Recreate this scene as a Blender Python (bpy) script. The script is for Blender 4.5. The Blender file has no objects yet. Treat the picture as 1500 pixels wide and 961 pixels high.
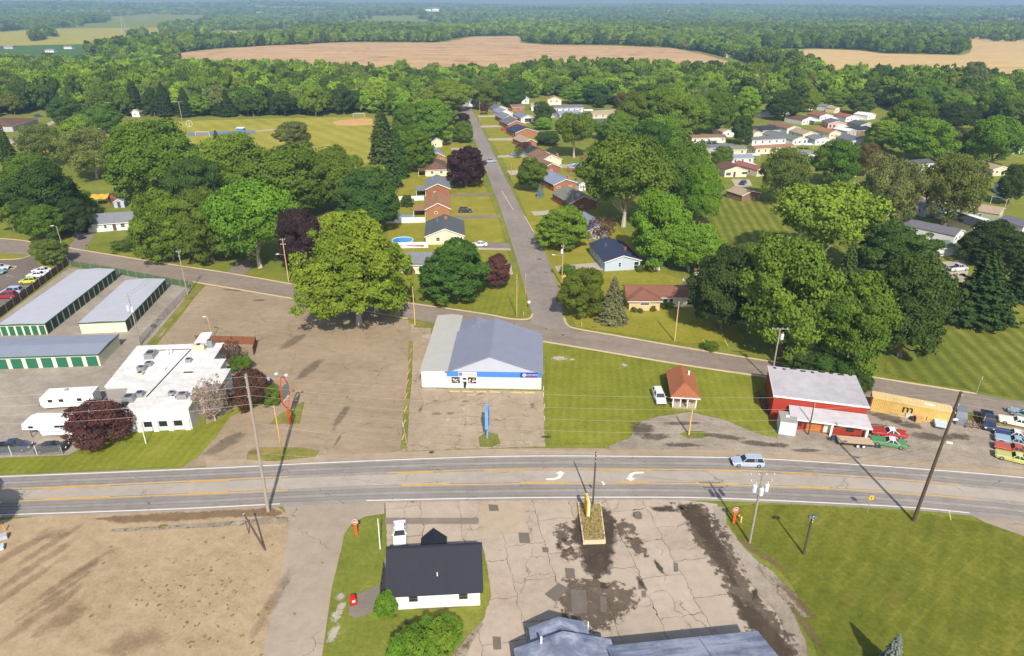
import bpy, bmesh, math, random
import numpy as np
from mathutils import Vector, Matrix
from mathutils.geometry import tessellate_polygon

random.seed(7)
rng = np.random.default_rng(11)
R = math.radians
SC = bpy.context.scene
COL = SC.collection

# ------------------------------------------------------------------ camera, world, sun, exposure
CAM_H = 64.0
PITCH = math.atan(472.5 / 1000.0)
cam_data = bpy.data.cameras.new('camera')
cam_data.sensor_width = 36.0
cam_data.lens = 24.0
cam_data.clip_start = 1.0
cam_data.clip_end = 30000.0
cam = bpy.data.objects.new('camera', cam_data)
COL.objects.link(cam)
cam.location = (0, 0, CAM_H)
cam.rotation_euler = (math.pi / 2 - PITCH, 0, 0)
SC.camera = cam

SUN_ELEV, SUN_AZ = 41.0, 171.0          # azimuth clockwise from +Y: the sun stands behind the camera
world = bpy.data.worlds.new('World')
SC.world = world
world.use_nodes = True
wn = world.node_tree
bg = wn.nodes['Background']
sky = wn.nodes.new('ShaderNodeTexSky')
sky.sky_type = 'NISHITA'
sky.sun_disc = False
sky.sun_elevation = R(SUN_ELEV)
sky.sun_rotation = R(SUN_AZ)
sky.dust_density = 2.0
wn.links.new(sky.outputs[0], bg.inputs[0])
bg.inputs[1].default_value = 0.115
sun_data = bpy.data.lights.new('sun', 'SUN')
sun_data.energy = 4.3
sun_data.angle = R(0.5)
sun_data.color = (1.0, 0.93, 0.82)
sun = bpy.data.objects.new('sun', sun_data)
COL.objects.link(sun)
sdir = Vector((math.sin(R(SUN_AZ)) * math.cos(R(SUN_ELEV)), math.cos(R(SUN_AZ)) * math.cos(R(SUN_ELEV)), math.sin(R(SUN_ELEV))))
sun.rotation_euler = sdir.to_track_quat('Z', 'Y').to_euler()
sun.location = (0, -50, 200)
vs = SC.view_settings
vs.view_transform = 'Standard'
vs.look = 'None'
vs.exposure = 0.42
vs.gamma = 1.0
vs.use_curve_mapping = False
cy = SC.cycles
cy.max_bounces = 5
cy.diffuse_bounces = 2
cy.glossy_bounces = 2
cy.transmission_bounces = 2
cy.transparent_max_bounces = 24
cy.volume_bounces = 0
cy.use_denoising = True
cy.caustics_reflective = False
cy.caustics_refractive = False

# ------------------------------------------------------------------ survey: bearings in the photograph to metres on the ground
_F = np.array([0, math.cos(PITCH), -math.sin(PITCH)])
_U = np.array([0, math.sin(PITCH), math.cos(PITCH)])
def terrain(x, y):
    d = np.hypot(x, y)
    t = np.clip((d - 2600) / 4600, 0, 1)
    base = 62 * t * t * (3 - 2 * t)
    w = np.clip((d - 2600) / 1200, 0, 1)
    hill = 7 * np.sin(x / 610 + 1.3) * np.cos(y / 700 + .4) + 5 * np.sin(x / 277 + y / 410) + 2.5 * np.sin(x / 133 - y / 190 + 2)
    lean = np.clip(-x / 9000, -.5, .6) * 44 * t
    return base + w * hill + lean
def G(x, y, z=0.0):
    d = _F + np.array([1, 0, 0]) * ((x - 750) / 1000.0) + _U * ((480.5 - y) / 1000.0)
    t = (z - CAM_H) / d[2]
    p = np.array([0, 0, CAM_H]) + t * d
    return Vector((float(p[0]), float(p[1]), float(z)))
def GT(x, y):
    'the same on the rising ground far off'
    d = _F + np.array([1, 0, 0]) * ((x - 750) / 1000.0) + _U * ((480.5 - y) / 1000.0)
    last = None
    for t in np.geomspace(60, 7800, 900):
        p = np.array([0, 0, CAM_H]) + t * d
        if p[2] <= terrain(p[0], p[1]):
            return Vector((float(p[0]), float(p[1]), float(terrain(p[0], p[1]))))
    return None
def P(v):
    d = np.array(v) - [0, 0, CAM_H]
    zc = d @ _F
    return 750 + 1000 * d[0] / zc, 480.5 - 1000 * (d @ _U) / zc, zc
def height_to(b, ytop):
    lo, hi = 0.0, 60.0
    for _ in range(40):
        m = (lo + hi) / 2
        if P((b[0], b[1], m))[1] > ytop: lo = m
        else: hi = m
    return lo

# ------------------------------------------------------------------ materials
def srgb(r, g, b):
    f = lambda c: (c / 255 / 12.92) if c / 255 <= .04045 else ((c / 255 + .055) / 1.055) ** 2.4
    return (f(r), f(g), f(b), 1)
class NT:
    def __init__(s, m):
        m.use_nodes = True
        s.t = m.node_tree
        s.t.nodes.clear()
        s.out = s.t.nodes.new('ShaderNodeOutputMaterial')
    def n(s, kind, ins=None, **props):
        nd = s.t.nodes.new(kind)
        for k, v in props.items(): setattr(nd, k, v)
        for k, v in (ins or {}).items():
            sock = nd.inputs[k]
            if isinstance(v, bpy.types.NodeSocket): s.t.links.new(v, sock)
            else: sock.default_value = v
        return nd
    def math(s, op, a, b=0.0, c=None, clamp=False):
        nd = s.n('ShaderNodeMath', operation=op, use_clamp=clamp)
        for i, v in enumerate((a, b, c)):
            if v is None: continue
            if isinstance(v, bpy.types.NodeSocket): s.t.links.new(v, nd.inputs[i])
            else: nd.inputs[i].default_value = v
        return nd.outputs[0]
    def pos(s):
        return s.n('ShaderNodeNewGeometry').outputs['Position']
    def noise(s, vec, scale, detail=4, rough=.55, dist=0.0):
        return s.n('ShaderNodeTexNoise', {'Vector': vec, 'Scale': scale, 'Detail': detail, 'Roughness': rough, 'Distortion': dist}).outputs['Fac']
    def ramp(s, fac, stops, interp='LINEAR'):
        r = s.n('ShaderNodeValToRGB', {'Fac': fac})
        r.color_ramp.interpolation = interp
        e = r.color_ramp.elements
        while len(e) < len(stops): e.new(0.5)
        for i, (p, c) in enumerate(stops):
            e[i].position = p
            e[i].color = c if len(c) == 4 else (*c, 1)
        return r.outputs[0]
    def mix(s, fac, a, b, mode='MIX'):
        nd = s.n('ShaderNodeMix', data_type='RGBA', blend_type=mode)
        for i, v in ((0, fac), (6, a), (7, b)):
            if isinstance(v, bpy.types.NodeSocket): s.t.links.new(v, nd.inputs[i])
            else: nd.inputs[i].default_value = v
        return nd.outputs[2]
    def smooth(s, v, a, b):
        nd = s.n('ShaderNodeMapRange', {'From Min': a, 'From Max': b}, interpolation_type='SMOOTHSTEP')
        if isinstance(v, bpy.types.NodeSocket): s.t.links.new(v, nd.inputs[0])
        return nd.outputs[0]
    def mapping(s, vec, scale=(1, 1, 1), rot=0.0):
        return s.n('ShaderNodeMapping', {'Vector': vec, 'Scale': scale, 'Rotation': (0, 0, rot)}).outputs[0]
    def finish(s, col, rough=.85, spec=.2, metal=0.0, bump=None, edge=False, edge_scale=1.2, edge_soft=.12, alpha=None, coat=0, amp=1.7):
        b = s.n('ShaderNodeBsdfPrincipled', {'Roughness': rough, 'Metallic': metal, 'Specular IOR Level': spec, 'Coat Weight': coat})
        if isinstance(col, bpy.types.NodeSocket): s.t.links.new(col, b.inputs['Base Color'])
        else: b.inputs['Base Color'].default_value = col
        if bump is not None:
            bn = s.n('ShaderNodeBump', {'Strength': bump[1], 'Distance': bump[2] if len(bump) > 2 else .05, 'Height': bump[0]})
            s.t.links.new(bn.outputs[0], b.inputs['Normal'])
        sh = b.outputs[0]
        if edge:
            f = s.n('ShaderNodeAttribute', attribute_name='fade').outputs['Fac']
            nz = s.noise(s.pos(), edge_scale, 6, .65)
            v = s.math('ADD', f, s.math('MULTIPLY', s.math('SUBTRACT', nz, .5), amp))
            a = s.smooth(v, .42 - edge_soft, .42 + edge_soft)
            if alpha is not None: a = s.math('MULTIPLY', a, alpha)
            tr = s.n('ShaderNodeBsdfTransparent')
            mx = s.n('ShaderNodeMixShader', {0: a, 1: tr.outputs[0], 2: sh})
            sh = mx.outputs[0]
        s.t.links.new(sh, s.out.inputs[0])
MATS = {}
def mat(name, col, rough=.75, var=.12, scale=1.5, metal=0.0, spec=.25, coat=0, streak=None):
    'plain weathered surface: one base colour broken up by two sizes of stain'
    if name in MATS: return MATS[name]
    m = bpy.data.materials.new(name)
    t = NT(m)
    p = t.pos()
    if streak: p = t.mapping(p, streak)
    a = t.noise(p, scale, 5, .6)
    b = t.noise(p, scale * .17, 3)
    f = t.math('ADD', t.math('MULTIPLY', a, .6), t.math('MULTIPLY', b, .4))
    c0 = tuple(x * (1 - var) for x in col[:3])
    c1 = tuple(min(1, x * (1 + var)) for x in col[:3])
    t.finish(t.ramp(f, [(.3, c0), (.7, c1)]), rough, spec, metal, coat=coat)
    MATS[name] = m
    return m
def paint_mat():
    m = bpy.data.materials.new('car_paint')
    t = NT(m)
    c = t.n('ShaderNodeObjectInfo').outputs['Color']
    dirt = t.noise(t.pos(), 3, 4)
    c2 = t.mix(t.math('MULTIPLY', t.smooth(dirt, .5, .8), .25), c, (.25, .22, .18, 1))
    t.finish(c2, .32, .5, coat=.4)
    MATS['paint'] = m
    return m
def objcol_mat(name, rough=.8, var=.12, scale=1.5, spec=.2, bump=None, streak=None):
    'weathered surface whose base colour is the colour of the object that carries it'
    m = bpy.data.materials.new(name)
    t = NT(m)
    c = t.n('ShaderNodeObjectInfo').outputs['Color']
    p = t.pos()
    if streak: p = t.mapping(p, streak)
    a = t.math('ADD', t.math('MULTIPLY', t.noise(p, scale, 5, .6), .6), t.math('MULTIPLY', t.noise(p, scale * .15, 3), .4))
    k = t.n('ShaderNodeMapRange', {'From Min': .3, 'From Max': .7, 'To Min': 1 - var, 'To Max': 1 + var})
    t.t.links.new(a, k.inputs[0])
    sc = t.n('ShaderNodeVectorMath', {0: c}, operation='SCALE')
    t.t.links.new(k.outputs[0], sc.inputs['Scale'])
    t.finish(sc.outputs[0], rough, spec)
    MATS[name] = m
    return m
def leaf_mat(name, inst):
    m = bpy.data.materials.new(name)
    t = NT(m)
    if inst:
        base = t.n('ShaderNodeAttribute', attribute_name='tone', attribute_type='INSTANCER').outputs['Color']
    else:
        base = t.n('ShaderNodeObjectInfo').outputs['Color']
    ti = t.n('ShaderNodeAttribute', attribute_name='tint').outputs['Fac']
    warm = t.ramp(ti, [(0, (.60, .66, .66)), (.5, (1, 1, 1)), (1, (1.45, 1.36, 1.15))])
    c = t.mix(1.0, base, warm, 'MULTIPLY')
    d = t.n('ShaderNodeBsdfDiffuse', {'Color': c, 'Roughness': .5})
    c2 = t.mix(1.0, c, (1.1, 1.15, .6, 1), 'MULTIPLY')
    tr = t.n('ShaderNodeBsdfTranslucent', {'Color': c2})
    mx = t.n('ShaderNodeMixShader', {0: .2, 1: d.outputs[0], 2: tr.outputs[0]})
    t.t.links.new(mx.outputs[0], t.out.inputs[0])
    MATS[name] = m
    return m
def grass_mat(name, dark, mid, light, stripes=None, edge=False, dry=None, edge_soft=.12, lines=None):
    m = bpy.data.materials.new(name)
    t = NT(m)
    p = t.pos()
    big = t.noise(p, .03, 4, .55)
    md = t.noise(p, .22, 5, .6)
    fine = t.noise(p, 1.5, 6, .8)
    f = t.math('ADD', t.math('ADD', t.math('MULTIPLY', big, .34), t.math('MULTIPLY', md, .34)), t.math('MULTIPLY', fine, .62))
    f = t.math('SUBTRACT', f, .15)
    for (ang, width, amp) in (stripes or []):
        q = t.mapping(p, (1, 1, 1), -ang)
        sx = t.n('ShaderNodeSeparateXYZ', {0: q}).outputs[0]
        wob = t.math('MULTIPLY', t.noise(p, .12, 2), 3.0)
        s = t.math('SINE', t.math('ADD', t.math('MULTIPLY', sx, 2 * math.pi / width), wob))
        s2 = t.math('MULTIPLY', t.math('MULTIPLY', s, amp), t.math('ADD', t.noise(p, .35, 4), .25))
        f = t.math('ADD', f, s2)
    for (ang, width, amp) in (lines or []):
        q = t.mapping(p, (1, 1, 1), -ang)
        sx = t.n('ShaderNodeSeparateXYZ', {0: q}).outputs[0]
        s = t.math('SINE', t.math('ADD', t.math('MULTIPLY', sx, 2 * math.pi / width), t.math('MULTIPLY', t.noise(p, .1, 2), 2.0)))
        f = t.math('ADD', f, t.math('MULTIPLY', t.math('MULTIPLY', t.smooth(s, .72, .98), amp), t.smooth(t.noise(p, .12, 3), .36, .62)))
    c = t.ramp(f, [(.33, dark), (.5, mid), (.66, light)])
    if dry:
        dn = t.smooth(t.noise(p, .16, 6, .7), dry[1], dry[1] + .14)
        c = t.mix(t.math('MULTIPLY', dn, dry[2]), c, dry[0])
    t.finish(c, .95, .05, bump=(fine, .6, .08), edge=edge, edge_soft=edge_soft)
    MATS[name] = m
    return m
def pave_mat(name, dark, mid, light, streak=None, cracks=None, spots=None, edge=False, patch=None, rough=.9, grain=1.0, slabs=None, edge_soft=.12, edge_scale=1.2, alpha=None, amp=1.7):
    m = bpy.data.materials.new(name)
    t = NT(m)
    p = t.pos()
    big = t.noise(p, .07, 5, .6)
    md = t.noise(p, .6, 5, .6)
    fine = t.noise(p, 2.6, 6, .85)
    f = t.math('ADD', t.math('ADD', t.math('MULTIPLY', big, .42), t.math('MULTIPLY', md, .34)), t.math('MULTIPLY', fine, .36 * grain))
    f = t.math('SUBTRACT', f, .06 + .18 * (grain - 1))
    for (ang, sx, sy, amp) in (streak or []):
        q = t.mapping(t.mapping(p, (1, 1, 1), -ang), (sx, sy, 1))
        s = t.noise(q, 1.0, 5, .65, .4)
        f = t.math('ADD', f, t.math('MULTIPLY', t.math('SUBTRACT', s, .5), amp))
    c = t.ramp(f, [(.3, dark), (.5, mid), (.68, light)])
    if spots:
        for (sc, th, colr, amt) in spots:
            sp = t.smooth(t.noise(p, sc, 6, .7, .3), th, th + .07)
            c = t.mix(t.math('MULTIPLY', sp, amt), c, colr)
    if cracks:
        for (sc, wd, colr) in cracks:
            w = t.n('ShaderNodeVectorMath', {0: p}, operation='ADD')
            nz = t.n('ShaderNodeTexNoise', {'Vector': p, 'Scale': .9, 'Detail': 5})
            k = t.n('ShaderNodeVectorMath', {0: nz.outputs['Color']}, operation='SCALE')
            k.inputs['Scale'].default_value = 1.6
            t.t.links.new(k.outputs[0], w.inputs[1])
            v = t.n('ShaderNodeTexVoronoi', {'Vector': w.outputs[0], 'Scale': sc}, feature='DISTANCE_TO_EDGE')
            ln = t.math('SUBTRACT', 1.0, t.smooth(v.outputs['Distance'], 0.0, wd))
            ln = t.math('MULTIPLY', ln, t.smooth(t.noise(p, .25, 3), .38, .6))
            c = t.mix(ln, c, colr)
    if slabs:
        ang, w, h, colr = slabs
        q = t.mapping(p, (1, 1, 1), -ang)
        nz = t.n('ShaderNodeTexNoise', {'Vector': p, 'Scale': .7, 'Detail': 4})
        k = t.n('ShaderNodeVectorMath', {0: nz.outputs['Color']}, operation='SCALE')
        k.inputs['Scale'].default_value = 1.3
        qq = t.n('ShaderNodeVectorMath', {0: q, 1: k.outputs[0]}, operation='ADD')
        br = t.n('ShaderNodeTexBrick', {'Vector': qq.outputs[0], 'Color1': (1, 1, 1, 1), 'Color2': (.93, .93, .92, 1), 'Mortar': (0, 0, 0, 1), 'Scale': 1.0,
                                       'Mortar Size': .035, 'Mortar Smooth': .2, 'Brick Width': w, 'Row Height': h}, offset=.35)
        c = t.mix(1.0, c, t.mix(1.0, br.outputs['Color'], (1, 1, 1, 1), 'MULTIPLY'), 'MULTIPLY')
        c = t.mix(t.math('MULTIPLY', br.outputs['Fac'], t.smooth(t.noise(p, .3, 4), .36, .62)), c, colr)
    t.finish(c, rough, .25, bump=(fine, .35, .03), edge=edge, edge_soft=edge_soft, edge_scale=edge_scale, alpha=alpha, amp=amp)
    MATS[name] = m
    return m

# ------------------------------------------------------------------ mesh building
class MB:
    def __init__(s):
        s.v, s.f = [], []
    def add(s, vs_, fs):
        o = len(s.v)
        s.v += [tuple(v) for v in vs_]
        s.f += [tuple(i + o for i in f) for f in fs]
        return s
    def box(s, x0, x1, y0, y1, z0, z1):
        return s.add([(x0, y0, z0), (x1, y0, z0), (x1, y1, z0), (x0, y1, z0), (x0, y0, z1), (x1, y0, z1), (x1, y1, z1), (x0, y1, z1)],
                     [(3, 2, 1, 0), (4, 5, 6, 7), (0, 1, 5, 4), (1, 2, 6, 5), (2, 3, 7, 6), (3, 0, 4, 7)])
    def obox(s, c, size, rz=0, rx=0, ry=0):
        m = Matrix.Translation(c) @ Matrix.Rotation(rz, 4, 'Z') @ Matrix.Rotation(ry, 4, 'Y') @ Matrix.Rotation(rx, 4, 'X')
        t = MB().box(-size[0] / 2, size[0] / 2, -size[1] / 2, size[1] / 2, -size[2] / 2, size[2] / 2)
        return s.add([m @ Vector(v) for v in t.v], t.f)
    def prism(s, poly, z0, z1):
        n = len(poly)
        vs_ = [(x, y, z0) for x, y in poly] + [(x, y, z1) for x, y in poly]
        fs = [(i, (i + 1) % n, n + (i + 1) % n, n + i) for i in range(n)]
        for tri in tessellate_polygon([[Vector((x, y, 0)) for x, y in poly]]):
            fs.append(tuple(n + i for i in tri)); fs.append(tuple(reversed(tri)))
        return s.add(vs_, fs)
    def profile(s, prof, y0, y1):
        'polygon in x,z pushed from y0 to y1'
        n = len(prof)
        vs_ = [(x, y0, z) for x, z in prof] + [(x, y1, z) for x, z in prof]
        fs = [(i, n + i, n + (i + 1) % n, (i + 1) % n) for i in range(n)]
        for tri in tessellate_polygon([[Vector((x, z, 0)) for x, z in prof]]):
            fs.append(tuple(tri)); fs.append(tuple(n + i for i in reversed(tri)))
        return s.add(vs_, fs)
    def profile_x(s, prof, x0, x1):
        'polygon in y,z pushed from x0 to x1'
        t = MB().profile(prof, x0, x1)
        return s.add([(y, x, z) for x, y, z in t.v], t.f)
    def slab(s, pts, t):
        'a flat sheet of 3 or 4 points, t thick downwards'
        p = [Vector(q) for q in pts]
        nrm = (p[1] - p[0]).cross(p[-1] - p[0]).normalized()
        if nrm.z < 0: nrm = -nrm
        n = len(p)
        vs_ = p + [q - nrm * t for q in p]
        fs = [tuple(range(n)), tuple(range(2 * n - 1, n - 1, -1))] + [(i, n + i, n + (i + 1) % n, (i + 1) % n) for i in range(n)]
        return s.add(vs_, fs)
    def cyl(s, p0, p1, r0, r1=None, n=8):
        r1 = r0 if r1 is None else r1
        p0, p1 = Vector(p0), Vector(p1)
        d = (p1 - p0).normalized()
        a = d.orthogonal().normalized()
        b = d.cross(a)
        vs_ = []
        for p, r in ((p0, r0), (p1, r1)):
            for i in range(n):
                an = 2 * math.pi * i / n
                vs_.append(p + a * r * math.cos(an) + b * r * math.sin(an))
        fs = [(i, (i + 1) % n, n + (i + 1) % n, n + i) for i in range(n)] + [tuple(range(n - 1, -1, -1)), tuple(range(n, 2 * n))]
        return s.add(vs_, fs)
    def ball(s, c, r, nu=10, nv=7):
        vs_, fs = [], []
        r = (r, r, r) if isinstance(r, (int, float)) else r
        for j in range(nv + 1):
            ph = math.pi * j / nv
            for i in range(nu):
                th = 2 * math.pi * i / nu
                vs_.append((c[0] + r[0] * math.sin(ph) * math.cos(th), c[1] + r[1] * math.sin(ph) * math.sin(th), c[2] - r[2] * math.cos(ph)))
        for j in range(nv):
            for i in range(nu):
                fs.append((j * nu + i, j * nu + (i + 1) % nu, (j + 1) * nu + (i + 1) % nu, (j + 1) * nu + i))
        return s.add(vs_, fs)
    def build(s, name, m, parent=None, smooth=False, color=None):
        me = bpy.data.meshes.new(name)
        me.from_pydata(s.v, [], s.f)
        me.update()
        me.materials.append(m)
        if smooth: me.polygons.foreach_set('use_smooth', [True] * len(me.polygons))
        o = bpy.data.objects.new(name, me)
        COL.objects.link(o)
        if parent is not None: o.parent = parent
        if color is not None: o.color = color
        return o
def tag(o, label=None, cat=None, group=None, kind=None):
    if label: o['label'] = label
    if cat: o['category'] = cat
    if group: o['group'] = group
    if kind: o['kind'] = kind
    return o
def empty(name, loc, rz=0.0, label=None, cat=None, group=None):
    o = bpy.data.objects.new(name, None)
    o.empty_display_size = .5
    COL.objects.link(o)
    o.location = loc
    o.rotation_euler = (0, 0, rz)
    return tag(o, label, cat, group)
def copy_tree(o, parent=None):
    c = o.copy()
    COL.objects.link(c)
    if parent is not None: c.parent = parent
    for ch in o.children: copy_tree(ch, c)
    return c
def paint_tree(o, name, color):
    for ch in o.children:
        if ch.name.split('.')[0] in name: ch.color = color
        paint_tree(ch, name, color)
def np_mesh(name, V, Q, m, attrs=None):
    me = bpy.data.meshes.new(name)
    V = np.asarray(V, dtype=np.float32); Q = np.asarray(Q, dtype=np.int32)
    me.vertices.add(len(V)); me.vertices.foreach_set('co', V.ravel())
    k = Q.shape[1]
    me.loops.add(Q.size); me.loops.foreach_set('vertex_index', Q.ravel())
    me.polygons.add(len(Q)); me.polygons.foreach_set('loop_start', np.arange(0, Q.size, k, dtype=np.int32))
    me.update(calc_edges=True)
    for nm, (typ, dom, arr) in (attrs or {}).items():
        a = me.attributes.new(nm, typ, dom)
        a.data.foreach_set({'FLOAT': 'value', 'INT': 'value', 'FLOAT_VECTOR': 'vector', 'FLOAT_COLOR': 'color'}[typ], np.asarray(arr).ravel())
    if m is not None: me.materials.append(m)
    return me
def text_mesh(body, size, depth=.02):
    c = bpy.data.curves.new('lettering', 'FONT')
    c.body = body; c.size = size; c.extrude = depth; c.align_x = 'CENTER'; c.align_y = 'CENTER'
    o = bpy.data.objects.new('lettering', c)
    COL.objects.link(o)
    me = bpy.data.meshes.new_from_object(o.evaluated_get(bpy.context.evaluated_depsgraph_get()))
    bpy.data.objects.remove(o)
    return me
def lettering(body, size, m, parent, loc, rot, depth=.02):
    me = text_mesh(body, size, depth)
    me.materials.clear(); me.materials.append(m)
    o = bpy.data.objects.new('lettering', me)
    COL.objects.link(o)
    o.parent = parent; o.location = loc; o.rotation_euler = rot
    return o

# ------------------------------------------------------------------ ground sheets
def densify(pts, step):
    out = []
    for i, a in enumerate(pts):
        b = pts[(i + 1) % len(pts)]
        n = max(1, int((b - a).length / step))
        out += [a.lerp(b, k / n) for k in range(n)]
    return out
def curve_px(pts, n=6):
    'a smooth line through pixel points'
    p = [np.array(q, float) for q in pts]
    out = []
    for i in range(len(p) - 1):
        a, b, c, d = p[max(i - 1, 0)], p[i], p[i + 1], p[min(i + 2, len(p) - 1)]
        for k in range(n):
            t = k / n
            out.append(tuple(.5 * ((2 * b) + (c - a) * t + (2 * a - 5 * b + 4 * c - d) * t * t + (3 * b - a - 3 * c + d) * t ** 3)))
    out.append(tuple(p[-1]))
    return out
def area2(p):
    return sum(p[i].x * p[(i + 1) % len(p)].y - p[(i + 1) % len(p)].x * p[i].y for i in range(len(p)))
def sheet_mb(V, F, A, pts, z, fade, step=3.0):
    pts = [Vector((q[0], q[1])) for q in pts]
    if area2(pts) < 0: pts = pts[::-1]
    o = len(V)
    if fade > 0:
        pts = densify(pts, step)
        n = len(pts)
        inner = []
        for i in range(n):
            a, b, c = pts[i - 1], pts[i], pts[(i + 1) % n]
            d1 = (b - a); d2 = (c - b)
            nn = (Vector((-d1.y, d1.x)).normalized() + Vector((-d2.y, d2.x)).normalized())
            if nn.length < 1e-4: nn = Vector((-d1.y, d1.x))
            inner.append(b + nn.normalized() * fade)
        V += [(q.x, q.y, z) for q in pts] + [(q.x, q.y, z) for q in inner]
        A += [0.0] * n + [1.0] * n
        F += [(o + i, o + (i + 1) % n, o + n + (i + 1) % n, o + n + i) for i in range(n)]
        F += [tuple(o + n + i for i in tri) for tri in tessellate_polygon([[Vector((q.x, q.y, 0)) for q in inner]])]
    else:
        V += [(q.x, q.y, z) for q in pts]
        A += [1.0] * len(pts)
        F += [tuple(o + i for i in tri) for tri in tessellate_polygon([[Vector((q.x, q.y, 0)) for q in pts]])]
SHEETS = [0]
def build_sheet(name, V, F, A, m):
    me = bpy.data.meshes.new(name)
    me.from_pydata(V, [], F)
    bm = bmesh.new(); bm.from_mesh(me)
    for f in bm.faces:
        f.normal_update()
        if f.normal.z < 0: f.normal_flip()
    bm.to_mesh(me); bm.free()
    for v in me.vertices: v.co.z += .00018 * SHEETS[0]
    SHEETS[0] = (SHEETS[0] + 1) % 56
    a = me.attributes.new('fade', 'FLOAT', 'POINT')
    a.data.foreach_set('value', np.array(A, dtype=np.float32))
    me.materials.append(m)
    o = bpy.data.objects.new(name, me)
    COL.objects.link(o)
    return tag(o, kind='structure')
def sheet(name, polys, z, m, fade=0.0, px=True, step=3.0):
    if not isinstance(polys[0], list): polys = [polys]
    V, F, A = [], [], []
    for poly in polys:
        sheet_mb(V, F, A, [G(*q) if px else q for q in poly], z, fade, step)
    return build_sheet(name, V, F, A, m)
def blobs(name, items, z, m):
    'soft-edged patches: (x, y in the photograph, half width, half depth in metres, turn)'
    V, F, A = [], [], []
    for k, (x, y, rx, ry, rot) in enumerate(items):
        c = G(x, y)
        o = len(V)
        V.append((c.x, c.y, z + .0006 * (k % 5))); A.append(1.0)
        n = 20
        for ring, (rr, fa) in enumerate(((.5, .75), (1.0, 0.0))):
            for i in range(n):
                an = 2 * math.pi * i / n
                u, v = rx * rr * math.cos(an), ry * rr * math.sin(an)
                V.append((c.x + u * math.cos(rot) - v * math.sin(rot), c.y + u * math.sin(rot) + v * math.cos(rot), z + .0006 * (k % 5))); A.append(fa)
        F += [(o, o + 1 + i, o + 1 + (i + 1) % n) for i in range(n)]
        F += [(o + 1 + i, o + 1 + n + i, o + 1 + n + (i + 1) % n, o + 1 + (i + 1) % n) for i in range(n)]
    return build_sheet(name, V, F, A, m)
def strip_poly(pts, w):
    'a band of width w metres round a line of ground points'
    L, Rr = [], []
    for i, b in enumerate(pts):
        a, c = pts[max(i - 1, 0)], pts[min(i + 1, len(pts) - 1)]
        d = Vector((c[0] - a[0], c[1] - a[1])).normalized()
        nrm = Vector((-d.y, d.x))
        q = Vector((b[0], b[1]))
        L.append(q + nrm * w / 2); Rr.append(q - nrm * w / 2)
    return L, Rr
def band(name, lines, w, z, m, n=8, smooth=True):
    V, F, A = [], [], []
    for ln in lines:
        pts = [G(*q) for q in (curve_px(ln, n) if smooth else ln)]
        L, Rr = strip_poly(pts, w)
        o = len(V); k = len(pts)
        V += [(q.x, q.y, z) for q in L] + [(q.x, q.y, z) for q in Rr]
        A += [1.0] * (2 * k)
        F += [(o + i, o + k + i, o + k + i + 1, o + i + 1) for i in range(k - 1)]
    return build_sheet(name, V, F, A, m)
def kerb(name, lines, w, h, m):
    mb = MB()
    for ln in lines:
        pts = [G(*q) for q in curve_px(ln, 6)]
        L, Rr = strip_poly(pts, w)
        k = len(pts)
        vs_ = [(q.x, q.y, 0) for q in L] + [(q.x, q.y, h) for q in L] + [(q.x, q.y, h) for q in Rr] + [(q.x, q.y, 0) for q in Rr]
        fs = []
        for i in range(k - 1):
            for a in range(3):
                fs.append((a * k + i, a * k + i + 1, (a + 1) * k + i + 1, (a + 1) * k + i))
        fs += [(0, k, 2 * k, 3 * k), (k - 1, 4 * k - 1, 3 * k - 1, 2 * k - 1)]
        mb.add(vs_, fs)
    return tag(mb.build(name, m), kind='structure')
# ------------------------------------------------------------------ setting: ground, roads, lots
GR = grass_mat('grass', srgb(92, 104, 40), srgb(116, 122, 50), srgb(142, 140, 64), dry=(srgb(150, 138, 84), .62, .5))
GR_MOW = grass_mat('mown_grass', srgb(96, 104, 34), srgb(120, 124, 44), srgb(140, 140, 58), [(R(-6), 1.5, .035)], edge=True, dry=(srgb(150, 138, 84), .64, .5))
GR_OLIVE = grass_mat('olive_lawn', srgb(78, 88, 28), srgb(102, 106, 38), srgb(126, 124, 52), [(R(-36), 2.2, .03)], edge=True, dry=(srgb(124, 102, 58), .58, .5), lines=[(R(-52), 2.0, .055), (R(35), 2.7, .035)])
GR_STRIPE = grass_mat('striped_lawn', srgb(86, 96, 36), srgb(106, 112, 44), srgb(132, 132, 60), [(R(-8), 3.0, .11)], edge=True)
GR_BALL = grass_mat('ball_field_grass', srgb(128, 126, 48), srgb(148, 142, 58), srgb(164, 154, 72), [(R(35), 9, .07)], edge=True)
GR_YARD = grass_mat('yard_grass', srgb(108, 112, 36), srgb(134, 130, 46), srgb(156, 146, 64), edge=True, dry=(srgb(164, 150, 84), .58, .6))
GR_WEED = grass_mat('weedy_grass', srgb(88, 98, 42), srgb(116, 118, 54), srgb(150, 138, 80), edge=True, dry=(srgb(150, 130, 84), .5, .8), edge_soft=.2)
GR_CROP = grass_mat('hay_field_grass', srgb(134, 132, 56), srgb(156, 148, 68), srgb(170, 156, 76), edge=True)
GR_CORN = grass_mat('corn_field_green', srgb(62, 92, 50), srgb(72, 102, 56), srgb(86, 112, 60), edge=True)

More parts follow.
